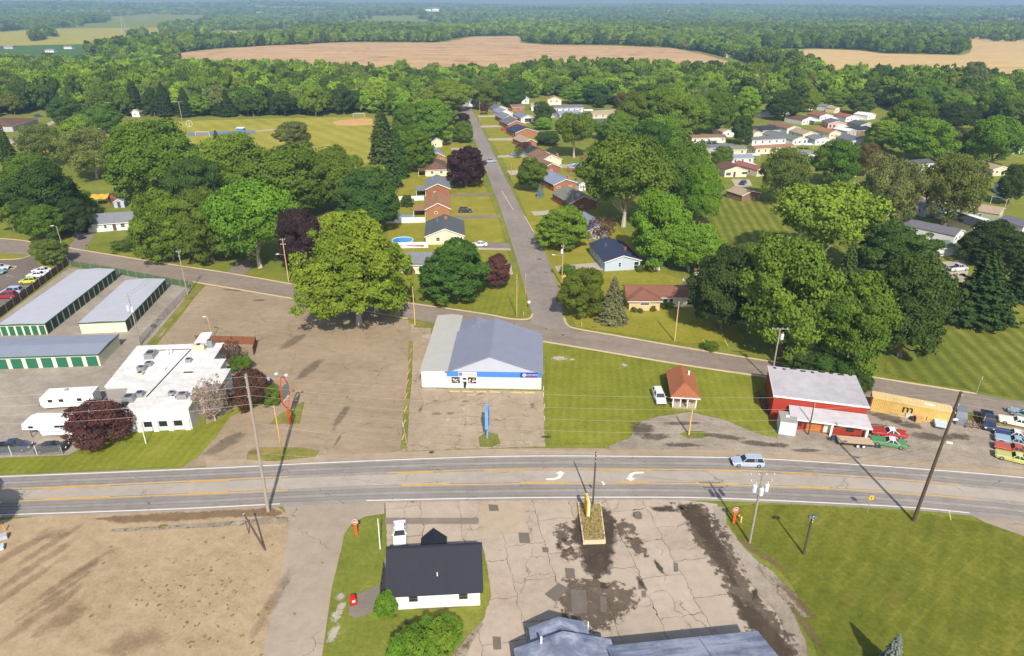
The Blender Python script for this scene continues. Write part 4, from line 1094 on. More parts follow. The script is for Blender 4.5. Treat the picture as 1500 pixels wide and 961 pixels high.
far_pts += [(q, 1) for q in scatter([(45, 54), (62, 52), (64, 58), (50, 61)], 9, 7) + scatter([(68, 51), (82, 51), (82, 54), (70, 54)], 9, 8) + scatter([(188, 58), (214, 54), (216, 58), (196, 62)], 9, 9) + scatter([(130, 82), (190, 72), (226, 66), (262, 92), (200, 95)], 11, 10)]
far_pts += [(q, 1) for q in scatter([(-300, 62), (0, 45), (148, 36), (160, 33), (150, 26), (0, 30), (-300, 40)], 13, 21)]
g = np.random.default_rng(30)
far2 = []
for k in range(52000):
    d = 1700 + 5400 * g.random() ** .8
    a = g.uniform(-.80, .80)
    x, y = d * math.sin(a), d * math.cos(a)
    far2.append((x, y))
# clearings far off
holes = [[GT(*q) for q in h] for h in ([(160, 24), (210, 21), (302, 22.5), (302, 32), (235, 42), (240, 56), (0, 70), (-300, 78), (-300, 66), (0, 47), (150, 37), (160, 30)], [(305, 46), (378, 44), (380, 58), (306, 60)], [(392, 44), (430, 42), (430, 56), (392, 56)], [(440, 26), (470, 25), (470, 30), (440, 31)], [(680, 30), (700, 26.5), (735, 28), (735, 32), (684, 33)])]
holes = [[(q.x, q.y) for q in h if q] for h in holes]
gh = np.random.default_rng(77)
glades = []
for k in range(60):
    d = gh.uniform(2300, 6500); a = gh.uniform(-.74, .74)
    glades.append((d * math.sin(a), d * math.cos(a), gh.uniform(90, 330), gh.uniform(120, 380)))
far2 = [q for q in far2 if not any(inside(h, *q) for h in holes) and not any(((q[0] - a) / c) ** 2 + ((q[1] - b) / e) ** 2 < 1 for a, b, c, e in glades)]
far_pts = [(q, s) for q, s in far_pts if not any(inside(h, *q) for h in holes[1:3])]
def woodland(name, pts, seed, label):
    'one mass of trees: a few crowns of leaves and a tree at every point'
    g = np.random.default_rng(seed)
    V, Q, T, K = [], [], [], []
    o = 0
    for k in range(5):
        v, q, t, _ = crown_arrays(200 + k, 2200, 60, .04, .40, 'round' if k != 3 else 'egg', .042, (.2, .46), .1)
        V.append(v); Q.append(q + o); T.append(t); K.append(np.full(len(v), k)); o += len(v)
    n = len(pts)
    P3 = np.array([(p[0], p[1], float(terrain(p[0], p[1]))) for p, s in pts])
    S = np.array([s for p, s in pts])
    V.append(P3); T.append(np.zeros(n)); K.append(np.full(n, -1))
    V = np.vstack(V); T = np.concatenate(T); K = np.concatenate(K).astype(np.int32)
    N = len(V)
    scl = np.ones((N, 3)); rot = np.zeros((N, 3)); tone = np.ones((N, 4)); pick = np.zeros(N, np.int32)
    s0 = N - n
    r = g.uniform(4.0, 7.4, n) * S
    scl[s0:, 0] = r; scl[s0:, 1] = r * g.uniform(.9, 1.1, n); scl[s0:, 2] = g.uniform(10.5, 21, n) * np.where(S > 1.01, 1.05, 1)
    scl[s0:, 2] *= 1 + .22 * np.sin(P3[:, 0] / 85 + 1.7 * np.sin(P3[:, 1] / 120)) * np.sin(P3[:, 1] / 70)
    rot[s0:, 2] = g.uniform(0, 6.28, n)
    names = ['mid', 'mid', 'bright', 'dark', 'dark', 'bright', 'olive', 'deep', 'lime', 'yellow']
    cols = np.array([GREEN[k] for k in names]) * np.array([1.18, 1.14, 1.0, 1])
    tone[s0:] = cols[g.integers(0, len(names), n)]
    tone[s0:, :3] *= g.uniform(.82, 1.18, (n, 1)) * (1 + .22 * np.sin(P3[:, 0] / 170 + 2 * np.sin(P3[:, 1] / 260)) * np.cos(P3[:, 1] / 310))[:, None]
    pick[s0:] = g.integers(0, 5, n)
    me = np_mesh(name, V, np.vstack(Q), LEAF_I, {'tint': ('FLOAT', 'POINT', T), 'part': ('INT', 'POINT', K), 'size': ('FLOAT_VECTOR', 'POINT', scl), 'turn': ('FLOAT_VECTOR', 'POINT', rot), 'tone': ('FLOAT_COLOR', 'POINT', tone), 'pick': ('INT', 'POINT', pick)})
    ob = bpy.data.objects.new(name, me)
    COL.objects.link(ob)
    tag(ob, label, 'woodland', kind='stuff')
    ng = bpy.data.node_groups.new(name, 'GeometryNodeTree')
    ng.interface.new_socket('Geometry', in_out='INPUT', socket_type='NodeSocketGeometry')
    ng.interface.new_socket('Geometry', in_out='OUTPUT', socket_type='NodeSocketGeometry')
    nn = ng.nodes; L = ng.links.new
    gi, go = nn.new('NodeGroupInput'), nn.new('NodeGroupOutput')
    def attr(nm, typ):
        a = nn.new('GeometryNodeInputNamedAttribute'); a.data_type = typ
        a.inputs['Name'].default_value = nm
        return a.outputs['Attribute']
    part = attr('part', 'INT')
    def sel(k):
        c = nn.new('FunctionNodeCompare'); c.data_type = 'INT'; c.operation = 'EQUAL'
        ins = [s for s in c.inputs if s.type == 'INT']
        L(part, ins[0]); ins[1].default_value = k
        sp = nn.new('GeometryNodeSeparateGeometry'); sp.domain = 'POINT'
        L(gi.outputs[0], sp.inputs['Geometry']); L(c.outputs[0], sp.inputs['Selection'])
        return sp.outputs['Selection']
    jn = nn.new('GeometryNodeJoinGeometry')
    for k in range(5):
        ti = nn.new('GeometryNodeGeometryToInstance')
        L(sel(k), ti.inputs[0]); L(ti.outputs[0], jn.inputs[0])
    iop = nn.new('GeometryNodeInstanceOnPoints')
    L(sel(-1), iop.inputs['Points']); L(jn.outputs[0], iop.inputs['Instance'])
    iop.inputs['Pick Instance'].default_value = True
    L(attr('pick', 'INT'), iop.inputs['Instance Index'])
    L(attr('turn', 'FLOAT_VECTOR'), iop.inputs['Rotation'])
    L(attr('size', 'FLOAT_VECTOR'), iop.inputs['Scale'])
    L(iop.outputs[0], go.inputs[0])
    md = ob.modifiers.new('trees', 'NODES'); md.node_group = ng
    return ob
woodland('woodland', [(q, 1.0) for q in pts_w], 41, 'dense green wood running across in front of the tan crop fields')
woodland('far_woodland', far_pts, 42, 'bluish green woods beyond the tan crop fields')
woodland('hill_woodland', [(q, 1.0 + .00022 * max(0, math.hypot(*q) - 1700)) for q in far2], 43, 'hazy wooded hills reaching to the horizon')
# ------------------------------------------------------------------ buildings
PLAIN = objcol_mat('siding', .7, .07, .8)
ROOFM = objcol_mat('shingle', .9, .16, 1.6)
BRICK = objcol_mat('brick', .9, .16, 5.0)
METALR = objcol_mat('metal_roofing', .45, .06, .5, .4)
GLASS = mat('dark_glass', srgb(38, 44, 50), .12, .15, .8, spec=.6)
TRIM = mat('white_trim', srgb(228, 226, 220), .6, .05)
WHITE_WALL = srgb(226, 225, 222)
col = lambda *a: srgb(*a)
SID = {'white': srgb(210, 210, 210), 'cream': srgb(222, 210, 178), 'beige': srgb(206, 192, 164), 'blue': srgb(172, 184, 200), 'grey': srgb(170, 170, 168), 'green': srgb(160, 164, 140), 'tan': srgb(196, 180, 150), 'brick': srgb(140, 94, 72), 'obrick': srgb(152, 106, 76), 'brown': srgb(128, 106, 84), 'pink': srgb(206, 160, 150)}
RF = {'grey': srgb(120, 122, 128), 'dgrey': srgb(86, 90, 94), 'black': srgb(54, 58, 66), 'navy': srgb(54, 62, 84), 'brown': srgb(128, 98, 78), 'orange': srgb(150, 112, 82), 'red': srgb(142, 92, 78), 'tan': srgb(160, 142, 120), 'bluegrey': srgb(128, 138, 154), 'greengrey': srgb(106, 118, 108), 'slate': srgb(104, 104, 112), 'white': srgb(214, 214, 212), 'dbrown': srgb(104, 78, 66), 'ggrey': srgb(116, 118, 108)}
def gable_roof(mb, x0, x1, y0, y1, h, rise, ov=.35, axis='y', t=.14, ridge=None):
    'two slopes; axis is the way the ridge runs'
    if axis == 'y':
        rx = (x0 + x1) / 2 if ridge is None else ridge
        for xe, s in ((x0, -1), (x1, 1)):
            sl = rise / abs(rx - xe)
            xo = xe + s * ov; zo = h - sl * ov
            mb.slab([(xo, y0 - ov, zo), (rx, y0 - ov, h + rise), (rx, y1 + ov, h + rise), (xo, y1 + ov, zo)], t)
    else:
        ry = (y0 + y1) / 2 if ridge is None else ridge
        for ye, s in ((y0, -1), (y1, 1)):
            sl = rise / abs(ry - ye)
            yo = ye + s * ov; zo = h - sl * ov
            mb.slab([(x0 - ov, yo, zo), (x1 + ov, yo, zo), (x1 + ov, ry, h + rise), (x0 - ov, ry, h + rise)], t)
def hip_roof(mb, x0, x1, y0, y1, h, rise, ov=.4, t=.14):
    a, b, c, d = x0 - ov, x1 + ov, y0 - ov, y1 + ov
    z = h - .1
    w, l = b - a, d - c
    k = min(w, l) / 2
    if w >= l: r0, r1 = (a + k, (c + d) / 2, h + rise), (b - k, (c + d) / 2, h + rise)
    else: r0, r1 = ((a + b) / 2, c + k, h + rise), ((a + b) / 2, d - k, h + rise)
    A, B, C, D = (a, c, z), (b, c, z), (b, d, z), (a, d, z)
    if w >= l: fs = [(A, B, r1, r0), (B, C, r1), (C, D, r0, r1), (D, A, r0)]
    else: fs = [(A, B, r0), (B, C, r1, r0), (C, D, r1), (D, A, r0, r1)]
    for f in fs: mb.slab(list(f), t)
def walls(mb, x0, x1, y0, y1, h, rise=0, axis='y'):
    if rise and axis == 'y':
        mb.profile([(x0, 0), (x1, 0), (x1, h - .05), ((x0 + x1) / 2, h + rise - .05), (x0, h - .05)], y0, y1)
    elif rise and axis == 'x':
        mb.profile_x([(y0, 0), (y1, 0), (y1, h - .05), ((y0 + y1) / 2, h + rise - .05), (y0, h - .05)], x0, x1)
    else:
        mb.box(x0, x1, y0, y1, 0, h - .04)
def window(par, face, u, z, w, h, x0, x1, y0, y1, frame=None, name='window', pane='pane', glass=None):
    'a framed window on a wall of the box x0..x1, y0..y1; u runs along the wall'
    frame = frame or TRIM
    f, p = MB(), MB()
    b = .09
    def put(mb, ua, ub, za, zb, d0, d1):
        if face == 'f': mb.box(ua, ub, y0 - d1, y0 - d0, za, zb)
        elif face == 'b': mb.box(ua, ub, y1 + d0, y1 + d1, za, zb)
        elif face == 'l': mb.box(x0 - d1, x0 - d0, ua, ub, za, zb)
        else: mb.box(x1 + d0, x1 + d1, ua, ub, za, zb)
    put(f, u - w / 2, u + w / 2, z, z + b, -.03, .06); put(f, u - w / 2, u + w / 2, z + h - b, z + h, -.03, .06)
    put(f, u - w / 2, u - w / 2 + b, z + b, z + h - b, -.03, .06); put(f, u + w / 2 - b, u + w / 2, z + b, z + h - b, -.03, .06)
    if name == 'window':
        put(f, u - w / 2 + b, u + w / 2 - b, z + h / 2 - .03, z + h / 2 + .03, -.03, .05)
    put(p, u - w / 2 + b, u + w / 2 - b, z + b, z + h - b, -.02, .025)
    fo = f.build(name, frame, par)
    p.build(pane, glass or GLASS, fo)
    return fo
def door(par, face, u, x0, x1, y0, y1, w=.95, h=2.05, m=None, z=.1):
    d = MB()
    def put(mb, ua, ub, za, zb, d0, d1):
        if face == 'f': mb.box(ua, ub, y0 - d1, y0 - d0, za, zb)
        elif face == 'l': mb.box(x0 - d1, x0 - d0, ua, ub, za, zb)
        else: mb.box(x1 + d0, x1 + d1, ua, ub, za, zb)
    put(d, u - w / 2, u + w / 2, z, z + h, -.03, .05)
    o = d.build('door', m or mat('door_paint', srgb(96, 70, 58), .6), par)
    k = MB(); put(k, u + w * .32, u + w * .4, z + h * .47, z + h * .53, .05, .1)
    k.build('handle', mat('brass', srgb(170, 150, 100), .4, metal=.8), o)
    return o
def place(A, B):
    a, b = G(*A), G(*B)
    return a, math.atan2(b.y - a.y, b.x - a.x), (b - a).length
def house(A, B, depth, h, rise, label, wall='white', roof='grey', axis='y', shape='gable', ov=.35, wins='auto', dr=None, chim=None, name='house', cat='house', group=None, W=None, rot=None, porch=None, far=False, at_=None):
    a, rz, w = place(A, B)
    if rot is not None: rz = R(rot)
    if W: w = W
    if at_ is not None: a = at_
    root = empty(name, a, rz, label, cat, group)
    mb = MB()
    walls(mb, 0, w, 0, depth, h, rise if shape == 'gable' else 0, axis)
    mb.v = [(x, y, z - .05 if z < .01 else z) for x, y, z in mb.v]
    mb.build('wall', BRICK if 'brick' in wall else PLAIN, root, color=SID[wall])
    rb = MB()
    if shape == 'gable': gable_roof(rb, 0, w, 0, depth, h, rise, ov, axis)
    elif shape == 'hip': hip_roof(rb, 0, w, 0, depth, h, rise, ov)
    else: rb.box(-ov, w + ov, -ov, depth + ov, h - .02, h + .18)
    ro = rb.build('roof', ROOFM, root, color=RF[roof])
    if shape == 'gable' and axis == 'y':
        tb = MB()
        for xe, s in ((0, -1), (w, 1)):
            sl = rise / (w / 2)
            tb.slab([(xe + s * (ov + .02), -ov - .05, h - sl * ov - .02), (w / 2, -ov - .05, h + rise - .02), (w / 2, -ov - .004, h + rise - .02), (xe + s * (ov + .02), -ov - .004, h - sl * ov - .02)], .22)
        tb.build('bargeboard', TRIM, ro)
    elif shape == 'gable' or shape == 'hip':
        tb = MB(); sl = rise / (depth / 2) if shape == 'gable' else .2
        tb.box(-ov, w + ov, -ov - .09, -ov - .012, h - sl * ov - .22, h - sl * ov - .06)
        tb.build('gutter', TRIM, ro)
    if chim:
        cu, cv, ch, cc = chim
        c = MB().box(cu - .4, cu + .4, cv - .35, cv + .35, h - .1, h + ch).box(cu - .48, cu + .48, cv - .43, cv + .43, h + ch, h + ch + .14)
        c.build('chimney', BRICK, ro, color=cc)
    if wins == 'auto':
        n = max(1, int(w / 3.4))
        wins = [('f', w * (i + .5) / n, 1.0, 1.1, 1.2) for i in range(n)]
        if depth > 6: wins += [(s, depth * q, 1.0, 1.0, 1.15) for s in ('r', 'l') for q in (.3, .7)]
    for f in wins:
        window(root, f[0], f[1], f[2], f[3], f[4], 0, w, 0, depth)
    if dr: door(root, dr[0], dr[1], 0, w, 0, depth)
    if name == 'house':
        MB().cyl((w * .3, depth * .62, h), (w * .3, depth * .62, h + rise + .35), .07).build('vent_pipe', mat('pipe_grey', srgb(150, 150, 154)), ro)
    if porch:
        px0, px1, py0, py1, ph, pr = porch
        pb = MB()
        pb.slab([(px0, py0, ph - .25), (px1, py0, ph - .25 if py1 != py0 else ph), (px1, py1, ph), (px0, py1, ph)], .14)
        pr_o = pb.build('porch_roof', ROOFM, root, color=RF[pr])
        for qx in (px0 + .2, px1 - .2):
            for qy in (py0 + .2,):
                MB().box(qx - .08, qx + .08, qy - .08, qy + .08, -.02, ph - .38).build('porch_post', TRIM, root)
    return root
BR = srgb(166, 110, 84)
# left side of the street, near to far
house((586, 401.5), (646, 400.5), 9.5, 2.7, 1.7, 'grey-roofed bungalow half hidden behind the dense round tree', 'cream', 'grey', 'x', wins=[('f', 2.2, 1.0, 1.2, 1.2), ('f', 6.4, .9, 1.0, 1.3), ('r', 4, 1, 1, 1.1)], dr=('f', 7.9))
house((624, 358.5), (680, 357), 15, 2.7, 2.2, 'cream house with dark grey roof beside the round above-ground pool', 'cream', 'dgrey', chim=(6.0, 10.5, 2.6, BR), wins=[('f', 9.6, 1.0, .6, 1.2), ('f', 10.5, 1.0, .6, 1.2), ('f', 8.7, 1.0, .6, 1.2), ('f', 3.6, 1, 1.2, 1.2), ('r', 6, 1, 1, 1.1)], dr=('r', 2.2))
house((624, 318.5), (660, 317.5), 15, 2.9, 2.0, 'brick house with orange-brown roof and a white side porch', 'obrick', 'orange', chim=None, wins=[('f', 3.4, 1.1, 1.1, .8), ('l', 4, 1, 1, 1), ('r', 9, 1, 1.3, 1.1)], dr=('r', 3), porch=(-4.2, .0, .6, 6.5, 2.6, 'orange'))
house((624.5, 288), (659, 287), 15, 2.9, 1.9, 'brick house with a plain grey roof, white shed porch at its left', 'brick', 'grey', wins=[('f', 3.2, 1.1, .9, .8), ('l', 6, 1, 1, 1)], dr=('r', 3), porch=(-3.8, 0, .3, 6, 2.6, 'grey'))
house((624, 258.5), (655, 257.5), 16, 2.8, 2.4, 'cream house with a dark brown hipped roof beside the purple maple', 'cream', 'dbrown', shape='hip', wins=[('f', 2.6, 1.0, 1.2, 1.1), ('f', 6.4, 1, 1.2, 1.1)], porch=(-3.2, 0, .5, 5, 2.5, 'dbrown'))
house((631, 239), (651.5, 238), 15, 2.9, 1.8, 'orange brick house with grey roof just beyond the brown hipped roof', 'obrick', 'bluegrey', wins=[('f', 2.4, 1.0, 1.1, 1.0), ('f', 5, 1, 1, 1)], dr=('r', 3))
house((632, 217), (648, 215), 15, 3.0, 1.9, 'pale house with grey roof, farthest one visible on the left of the street', 'cream', 'grey', wins=[('f', 2.4, 1.1, 1.0, .9), ('r', 5, 1, 1, 1)])
# right side of the street, near to far
house((885.5, 397.5), (937, 394.5), 15.5, 2.8, 1.5, 'light blue house with a navy roof and small brick chimney', 'blue', 'navy', chim=(7.2, 6, 1.5, srgb(128, 78, 62)), wins=[('f', 4.1, 1.0, .8, 1.3), ('l', 3, .9, 1.1, 1.3), ('l', 6, .9, 1.1, 1.3), ('l', 9, .9, 1.1, 1.3), ('l', 12, .9, 1.1, 1.3), ('f', 8.7, .2, 1.4, 2.1)])
house((860, 351), (890, 349), 14, 2.8, 1.9, 'white house with grey roof behind the open reddish tree', 'white', 'bluegrey')
house((834, 309.5), (874, 305.5), 15, 2.9, 2.1, 'brick house with weathered grey-green roof and a buff chimney', 'brick', 'ggrey', chim=(2.9, 6, 1.9, srgb(186, 146, 110)), wins=[('f', 4.6, .9, 1.1, .8)], dr=('l', 5))
house((811, 281), (845, 277.5), 16, 2.8, 1.7, 'brick house with blue-grey roof beside the upright oval tree', 'obrick', 'bluegrey', chim=(8.0, 4, 1.5, BR), wins=[('f', 2, 1.2, 1.4, .7), ('f', 7, 1.2, 1.4, .7)], dr=('l', 4))
house((794, 256), (821, 253.5), 14, 2.8, 1.7, 'low brick house with brown roof in front of a white gable', 'brick', 'brown', wins=[('f', 4.2, 1.1, 1.0, .8)])
house((792, 248), (822, 245.5), 15, 3.8, 2.2, 'taller brown-roofed house whose white gable looks over the brick one', 'cream', 'brown', chim=(8.6, 2, 1.8, BR), wins=[('f', 4.6, 4.1, .7, .8)])
house((778, 234.5), (804, 232.5), 13, 2.8, 1.7, 'white-gabled house with black roof on the right of the street', 'white', 'black', wins=[('f', 3, 1, 1.2, 1)], porch=(9.6, 13.5, 1, 6, 2.6, 'black'))
house((767, 217.5), (786, 216), 14, 2.8, 1.7, 'small brick house with tan roof on the right of the street', 'obrick', 'tan', wins=[('f', 2.2, 1.1, .9, .8), ('l', 3, .8, 1, 1.2)])
house((755, 202), (787, 200), 15, 2.8, 2.0, 'brick house with a dark slate-blue roof on the right of the street', 'obrick', 'navy', wins=[('l', 3, .8, 1, 1.2)])
house((744, 189.5), (769, 188), 15, 2.8, 1.9, 'brick house with brownish grey roof beside the red car', 'obrick', 'slate', wins=[('f', 4, 1, 1, 1)])
house((736, 181), (757, 180), 16, 2.8, 1.9, 'brick house with pale grey roof beyond the red car', 'obrick', 'grey', wins=[('f', 3.4, 1, 1, 1)])
house((731, 172), (751, 171), 14, 2.8, 1.8, 'white-gabled house second from the far end of the right-hand row', 'white', 'bluegrey', wins=[('f', 3, 1, 1, 1)])
house((724, 166), (744, 165), 14, 2.8, 1.9, 'dark-roofed house at the far end of the right-hand row', 'cream', 'slate', wins=[('f', 3, 1, 1, 1)])
house((763, 180), (783, 179), 16, 2.9, 1.7, 'white gabled garage with a long grey roof behind the brick row', 'white', 'grey', name='garage', cat='garage', wins=[('f', 4.5, .3, 4.2, 2.2)])
house((687, 156), (700, 155), 12, 3.2, 1.6, 'white house closing the top end of the street', 'white', 'grey', wins=[('f', 3, 1, 1.2, 1.2)])
house((802, 156), (822, 156), 10, 4.6, 2.0, 'yellow-white two-storey house with an orange roof at the wood edge', 'cream', 'orange', wins=[('f', 2.5, 3, 1.3, 1.2), ('f', 6.5, 3, 1.3, 1.2)])
house((764, 152), (775, 152), 8, 3.4, 1.6, 'small white house under the trees left of the orange roof', 'white', 'grey', wins=[('f', 3, 1, 1.2, 1.2)])
house((778, 162), (792, 162), 9, 3, 1.4, 'white-fronted house with a brown-grey roof right of the brick walls', 'white', 'tan', 'x', wins=[('f', 3, 1, 1.2, 1.2)])
house((812, 165), (854, 164), 9, 3, 1.3, 'long house with pale grey roof, rear of two long ones', 'white', 'slate', 'x')
house((820, 176), (852, 174.5), 11, 3, 1.8, 'long house with blue-grey roof, front of two long ones', 'white', 'bluegrey', 'x')
house((868, 174), (898, 173), 8, 2.8, 1.1, 'low house with dark windows beside the pale turning area', 'beige', 'tan', 'x')
house((874, 186), (890, 185), 8, 2.8, 1.1, 'white low house with dark grey flat-looking roof below the turning area', 'white', 'dgrey', 'x')
house((750, 164), (768, 163), 7, 3, 1.3, 'low brick house across behind the far end of the row', 'obrick', 'brown', 'x')
# the brown ranch
def ranch():
    a, rz, w = place((921, 455), (966, 455))
    r = empty('ranch_house', a, 0, 'long brown-roofed ranch house with a projecting left wing', 'house')
    MB().box(0, 7.1, 0, 9.2, -.05, 2.55).build('wall', BRICK, r, color=srgb(206, 176, 132))
    MB().box(7.1, 18.4, 2.2, 9.2, -.05, 2.553).build('wall', PLAIN, r, color=SID['cream'])
    rb = MB()
    x0, x1, y0, y1, h = -.5, 18.9, 1.7, 9.7, 2.55
    rb.slab([(x0, y0, h), (x1, y0, h), (x1, 5.7, h + 1.5), (x0, 5.7, h + 1.5)], .14)
    rb.slab([(x0, y1, h), (x1, y1, h), (x1, 5.7, h + 1.5), (x0, 5.7, h + 1.5)], .14)
    rb.slab([(-.5, -.5, h), (7.6, -.5, h), (3.55, 3.5, h + 1.3)], .14)
    rb.slab([(7.6, -.5, h), (7.6, 2.0, h), (3.55, 5.5, h + 1.36), (3.55, 3.5, h + 1.3)], .14)
    rb.slab([(-.5, -.5, h), (-.5, 2.0, h), (3.55, 5.5, h + 1.36), (3.55, 3.5, h + 1.3)], .14)
    rf = rb.build('roof', ROOFM, r, color=RF['dbrown'] if 0 else srgb(126, 86, 70))
    MB().box(-.5, 7.6, -.6, -.515, 2.36, 2.52).box(7.65, 18.9, 1.6, 1.685, 2.36, 2.52).build('gutter', TRIM, rf)
    MB().cyl((14.2, 8.2, 3), (14.2, 8.2, 4.6), .35, .35, 8).build('chimney', TRIM, rf)
    window(r, 'f', 3.6, 1.3, 2.2, .8, 0, 7.1, 0, 9)
    for u, w_ in ((8.8, .9), (10.2, .9), (15, 2.2)): window(r, 'f', u, .5, w_, 1.6, 7.1, 18.4, 2.2, 9)
    door(r, 'f', 12.4, 7.1, 18.4, 2.2, 9, m=TRIM)
ranch()
house((130.5, 341), (207, 335), 9, 2.7, 2.0, 'white ranch house with a grey roof and blue shutters by the side road', 'white', 'grey', 'x', wins=[('f', 4.9, 1.0, .9, 1.3), ('f', 9.8, .9, 1.3, 1.3), ('f', 12.8, 1.0, 1.2, 1.2)], dr=('f', 7.4))
def small_shed(A, B, d, h, rise, label, wall, roof, name='shed', wins=None, axis='y', dr=None):
    return house(A, B, d, h, rise, label, wall, roof, axis, wins=wins or [], name=name, cat='shed', ov=.2, dr=dr)
small_shed((168, 305), (183, 304), 3.5, 2.2, .9, 'small pale blue shed with grey roof behind the white ranch house', 'blue', 'bluegrey', dr=('f', 1.6))
small_shed((848, 280), (858, 279), 3.4, 2.6, .8, 'white garden room with dark windows beside the blue-grey brick house', 'white', 'grey', wins=[('f', .8, 1, .8, 1.1), ('f', 1.8, 1, .8, 1.1)])
small_shed((1017, 408), (1035, 409), 3, 2.0, .9, 'small yellow shed with a brown roof near the end of the ranch', 'cream', 'dbrown', axis='x')
def barn_shed():
    a, rz, w = place((157, 299), (171, 298))
    r = empty('barn_shed', a, rz, 'round-topped brown timber barn shed by the yellow tarpaulin', 'shed')
    prof = [(0, 0), (3.6, 0), (3.6, 1.8), (3.2, 2.6), (2.5, 3.1), (1.8, 3.3), (1.1, 3.1), (.4, 2.6), (0, 1.8)]
    MB().profile(prof, 0, 4).build('wall', PLAIN, r, color=srgb(136, 92, 60))
    rb = MB()
    for (xa, za), (xb, zb) in zip(prof[2:], prof[3:]): rb.slab([(xa, -.15, za + .02), (xb, -.15, zb + .02), (xb, 4.15, zb + .02), (xa, 4.15, za + .02)], .1)
    rb.build('roof', ROOFM, r, color=RF['dbrown'])
    MB().box(1.2, 2.4, -.05, .03, 0, 2).build('door', mat('barn_door', srgb(110, 70, 46)), r)
barn_shed()
def tarp():
    a, b = G(112, 303), G(160, 301)
    r = empty('tarpaulin_shelter', a, math.atan2(b.y - a.y, b.x - a.x), 'bright yellow tarpaulin shelter behind the yellow-green tree', 'shelter')
    w = (b - a).length
    mb = MB(); n = 14
    for i in range(n):
        u0, u1 = w * i / n, w * (i + 1) / n
        z = lambda i: 3.5 + .18 * math.sin(i * 1.9)
        mb.slab([(u0, 0, z(i) - 1.0), (u1, 0, z(i + 1) - 1.0), (u1, 2.6, z(i + 1)), (u0, 2.6, z(i))], .05)
        mb.slab([(u0, 2.6, z(i)), (u1, 2.6, z(i + 1)), (u1, 5.2, z(i + 1) - 1), (u0, 5.2, z(i) - 1)], .05)
    mb.build('cover', mat('yellow_tarpaulin', srgb(212, 160, 64), .6), r)
    for i in range(4):
        for y in (.1, 5.1): MB().cyl((w * i / 3, y, 0), (w * i / 3, y, 2.5), .06).build('post', mat('steel', srgb(140, 142, 144), .5), r)
tarp()
# brown-roofed hall at the left edge
house((20, 193), (57, 181.5), 24, 3.2, 2.4, 'long hall with a purplish brown hipped roof at the left edge', 'grey', 'dbrown', shape='hip', name='hall', cat='hall')

# trailer homes
def park(A, B, d, label, wall, roof, axis='y', h=2.8, rise=1.0, wins='auto', dr=None, porch=None, rot=None):
    return house(A, B, d, h, rise, label, wall, roof, axis, ov=.22, wins=wins, dr=dr, name='trailer_home', cat='trailer home', group='trailer homes of the park', porch=porch, rot=rot)
PW = [('f', 1.6, 1, 1, 1), ('f', 4.2, 1, 1, 1)]
park((1058, 201), (1073, 200), 12, 'white trailer with a brown roof and wide left slope, left of the dark green tree', 'white', 'tan', rot=12)
park((1013, 210), (1063, 209), 6, 'long white trailer with a brown roof behind the grey carport', 'white', 'brown', 'x')
park((1018, 226), (1076, 224), 7, 'long grey-roofed trailer with an open carport end', 'grey', 'slate', 'x', wins=[('f', 2.5, .2, 4, 2.1), ('f', 12, 1, 1.2, 1)])
park((1066, 228), (1093, 227), 7, 'tan-roofed trailer with dark windows at the end of the grey carport', 'beige', 'ggrey', 'x')
park((1071, 241), (1103, 240), 6, 'white trailer with a blue-grey roof in front of the tan one', 'white', 'bluegrey', 'x')
park((1061, 259.5), (1093, 259), 12, 'cream gabled trailer with arched porch and brown roof', 'cream', 'dbrown', rise=1.5, wins=[('f', 1.6, .6, 2.2, 1.4), ('f', 8.4, 1, 2.6, 1.2)], dr=('f', 4.1), rot=4)
park((1108, 259), (1121, 257), 14, 'long trailer with a rusty red roof right of the cream gable', 'beige', 'red', rise=1.2, rot=26)
house((1086, 296), (1112, 292), 8, 2.5, 1.2, 'brown shed-like house with a tan roof at the edge of the back lawn', 'brown', 'tan', wins=[], name='outbuilding', cat='outbuilding')
park((1101, 213.5), (1152, 211), 7, 'long white trailer with a slate roof behind the tan-roofed one', 'white', 'slate', 'x')
park((1106, 226.5), (1164, 223), 7, 'long cream trailer with a pale orange-tan roof', 'cream', 'orange', 'x', rise=.8)
park((1160, 213.5), (1187, 213), 22, 'white gabled trailer with a green-grey roof and an open porch', 'white', 'greengrey', rise=1.4, wins=[('f', 1.8, 1, 1.2, 1.1), ('f', 4.6, 1, 1.4, 1.1), ('f', 8, .3, 1.4, 2)], rot=22)
park((1116, 199), (1142, 197.5), 12, 'trailer with a dark black-blue hipped roof', 'grey', 'black', rise=1.6, axis='x')
small_shed((1103, 202.5), (1116, 201.5), 5, 2.6, .8, 'cream shed at the left of the dark-roofed trailer', 'cream', 'tan')
park((1152, 196), (1172, 195), 17, 'white trailer with a brown roof under the dark leafy tree', 'white', 'brown', rot=18, rise=1.3)
park((1175, 205), (1197, 204), 13, 'cream gabled trailer just right of the brown-roofed white one', 'cream', 'tan', rise=1.5, rot=12)
park((1200, 177), (1219, 176), 12, 'white trailer with a rusty red roof, left of two red ones', 'white', 'red', rise=1.3, wins=PW)
park((1238, 179), (1258, 178), 12, 'white trailer with a rusty red roof, right of two red ones', 'white', 'red', rise=1.3, wins=PW)
park((1212, 188), (1234, 187), 12, 'grey-roofed trailer with a white-posted red porch', 'pink', 'slate', rise=1.4, wins=[('f', 1.4, .4, 1.2, 1.8), ('f', 3.4, .4, 1.2, 1.8), ('f', 6.4, 1, 1.4, 1)], rot=-6)
park((1259, 191), (1281, 190), 11, 'grey-walled trailer with a dark roof near the lime-green tree', 'grey', 'dgrey', rise=1.4, wins=PW)
park((1174, 183), (1193, 181), 14, 'white trailer with a dark brown roof behind the yellow-green bush', 'white', 'dbrown', rise=1.6, rot=24, wins=PW)
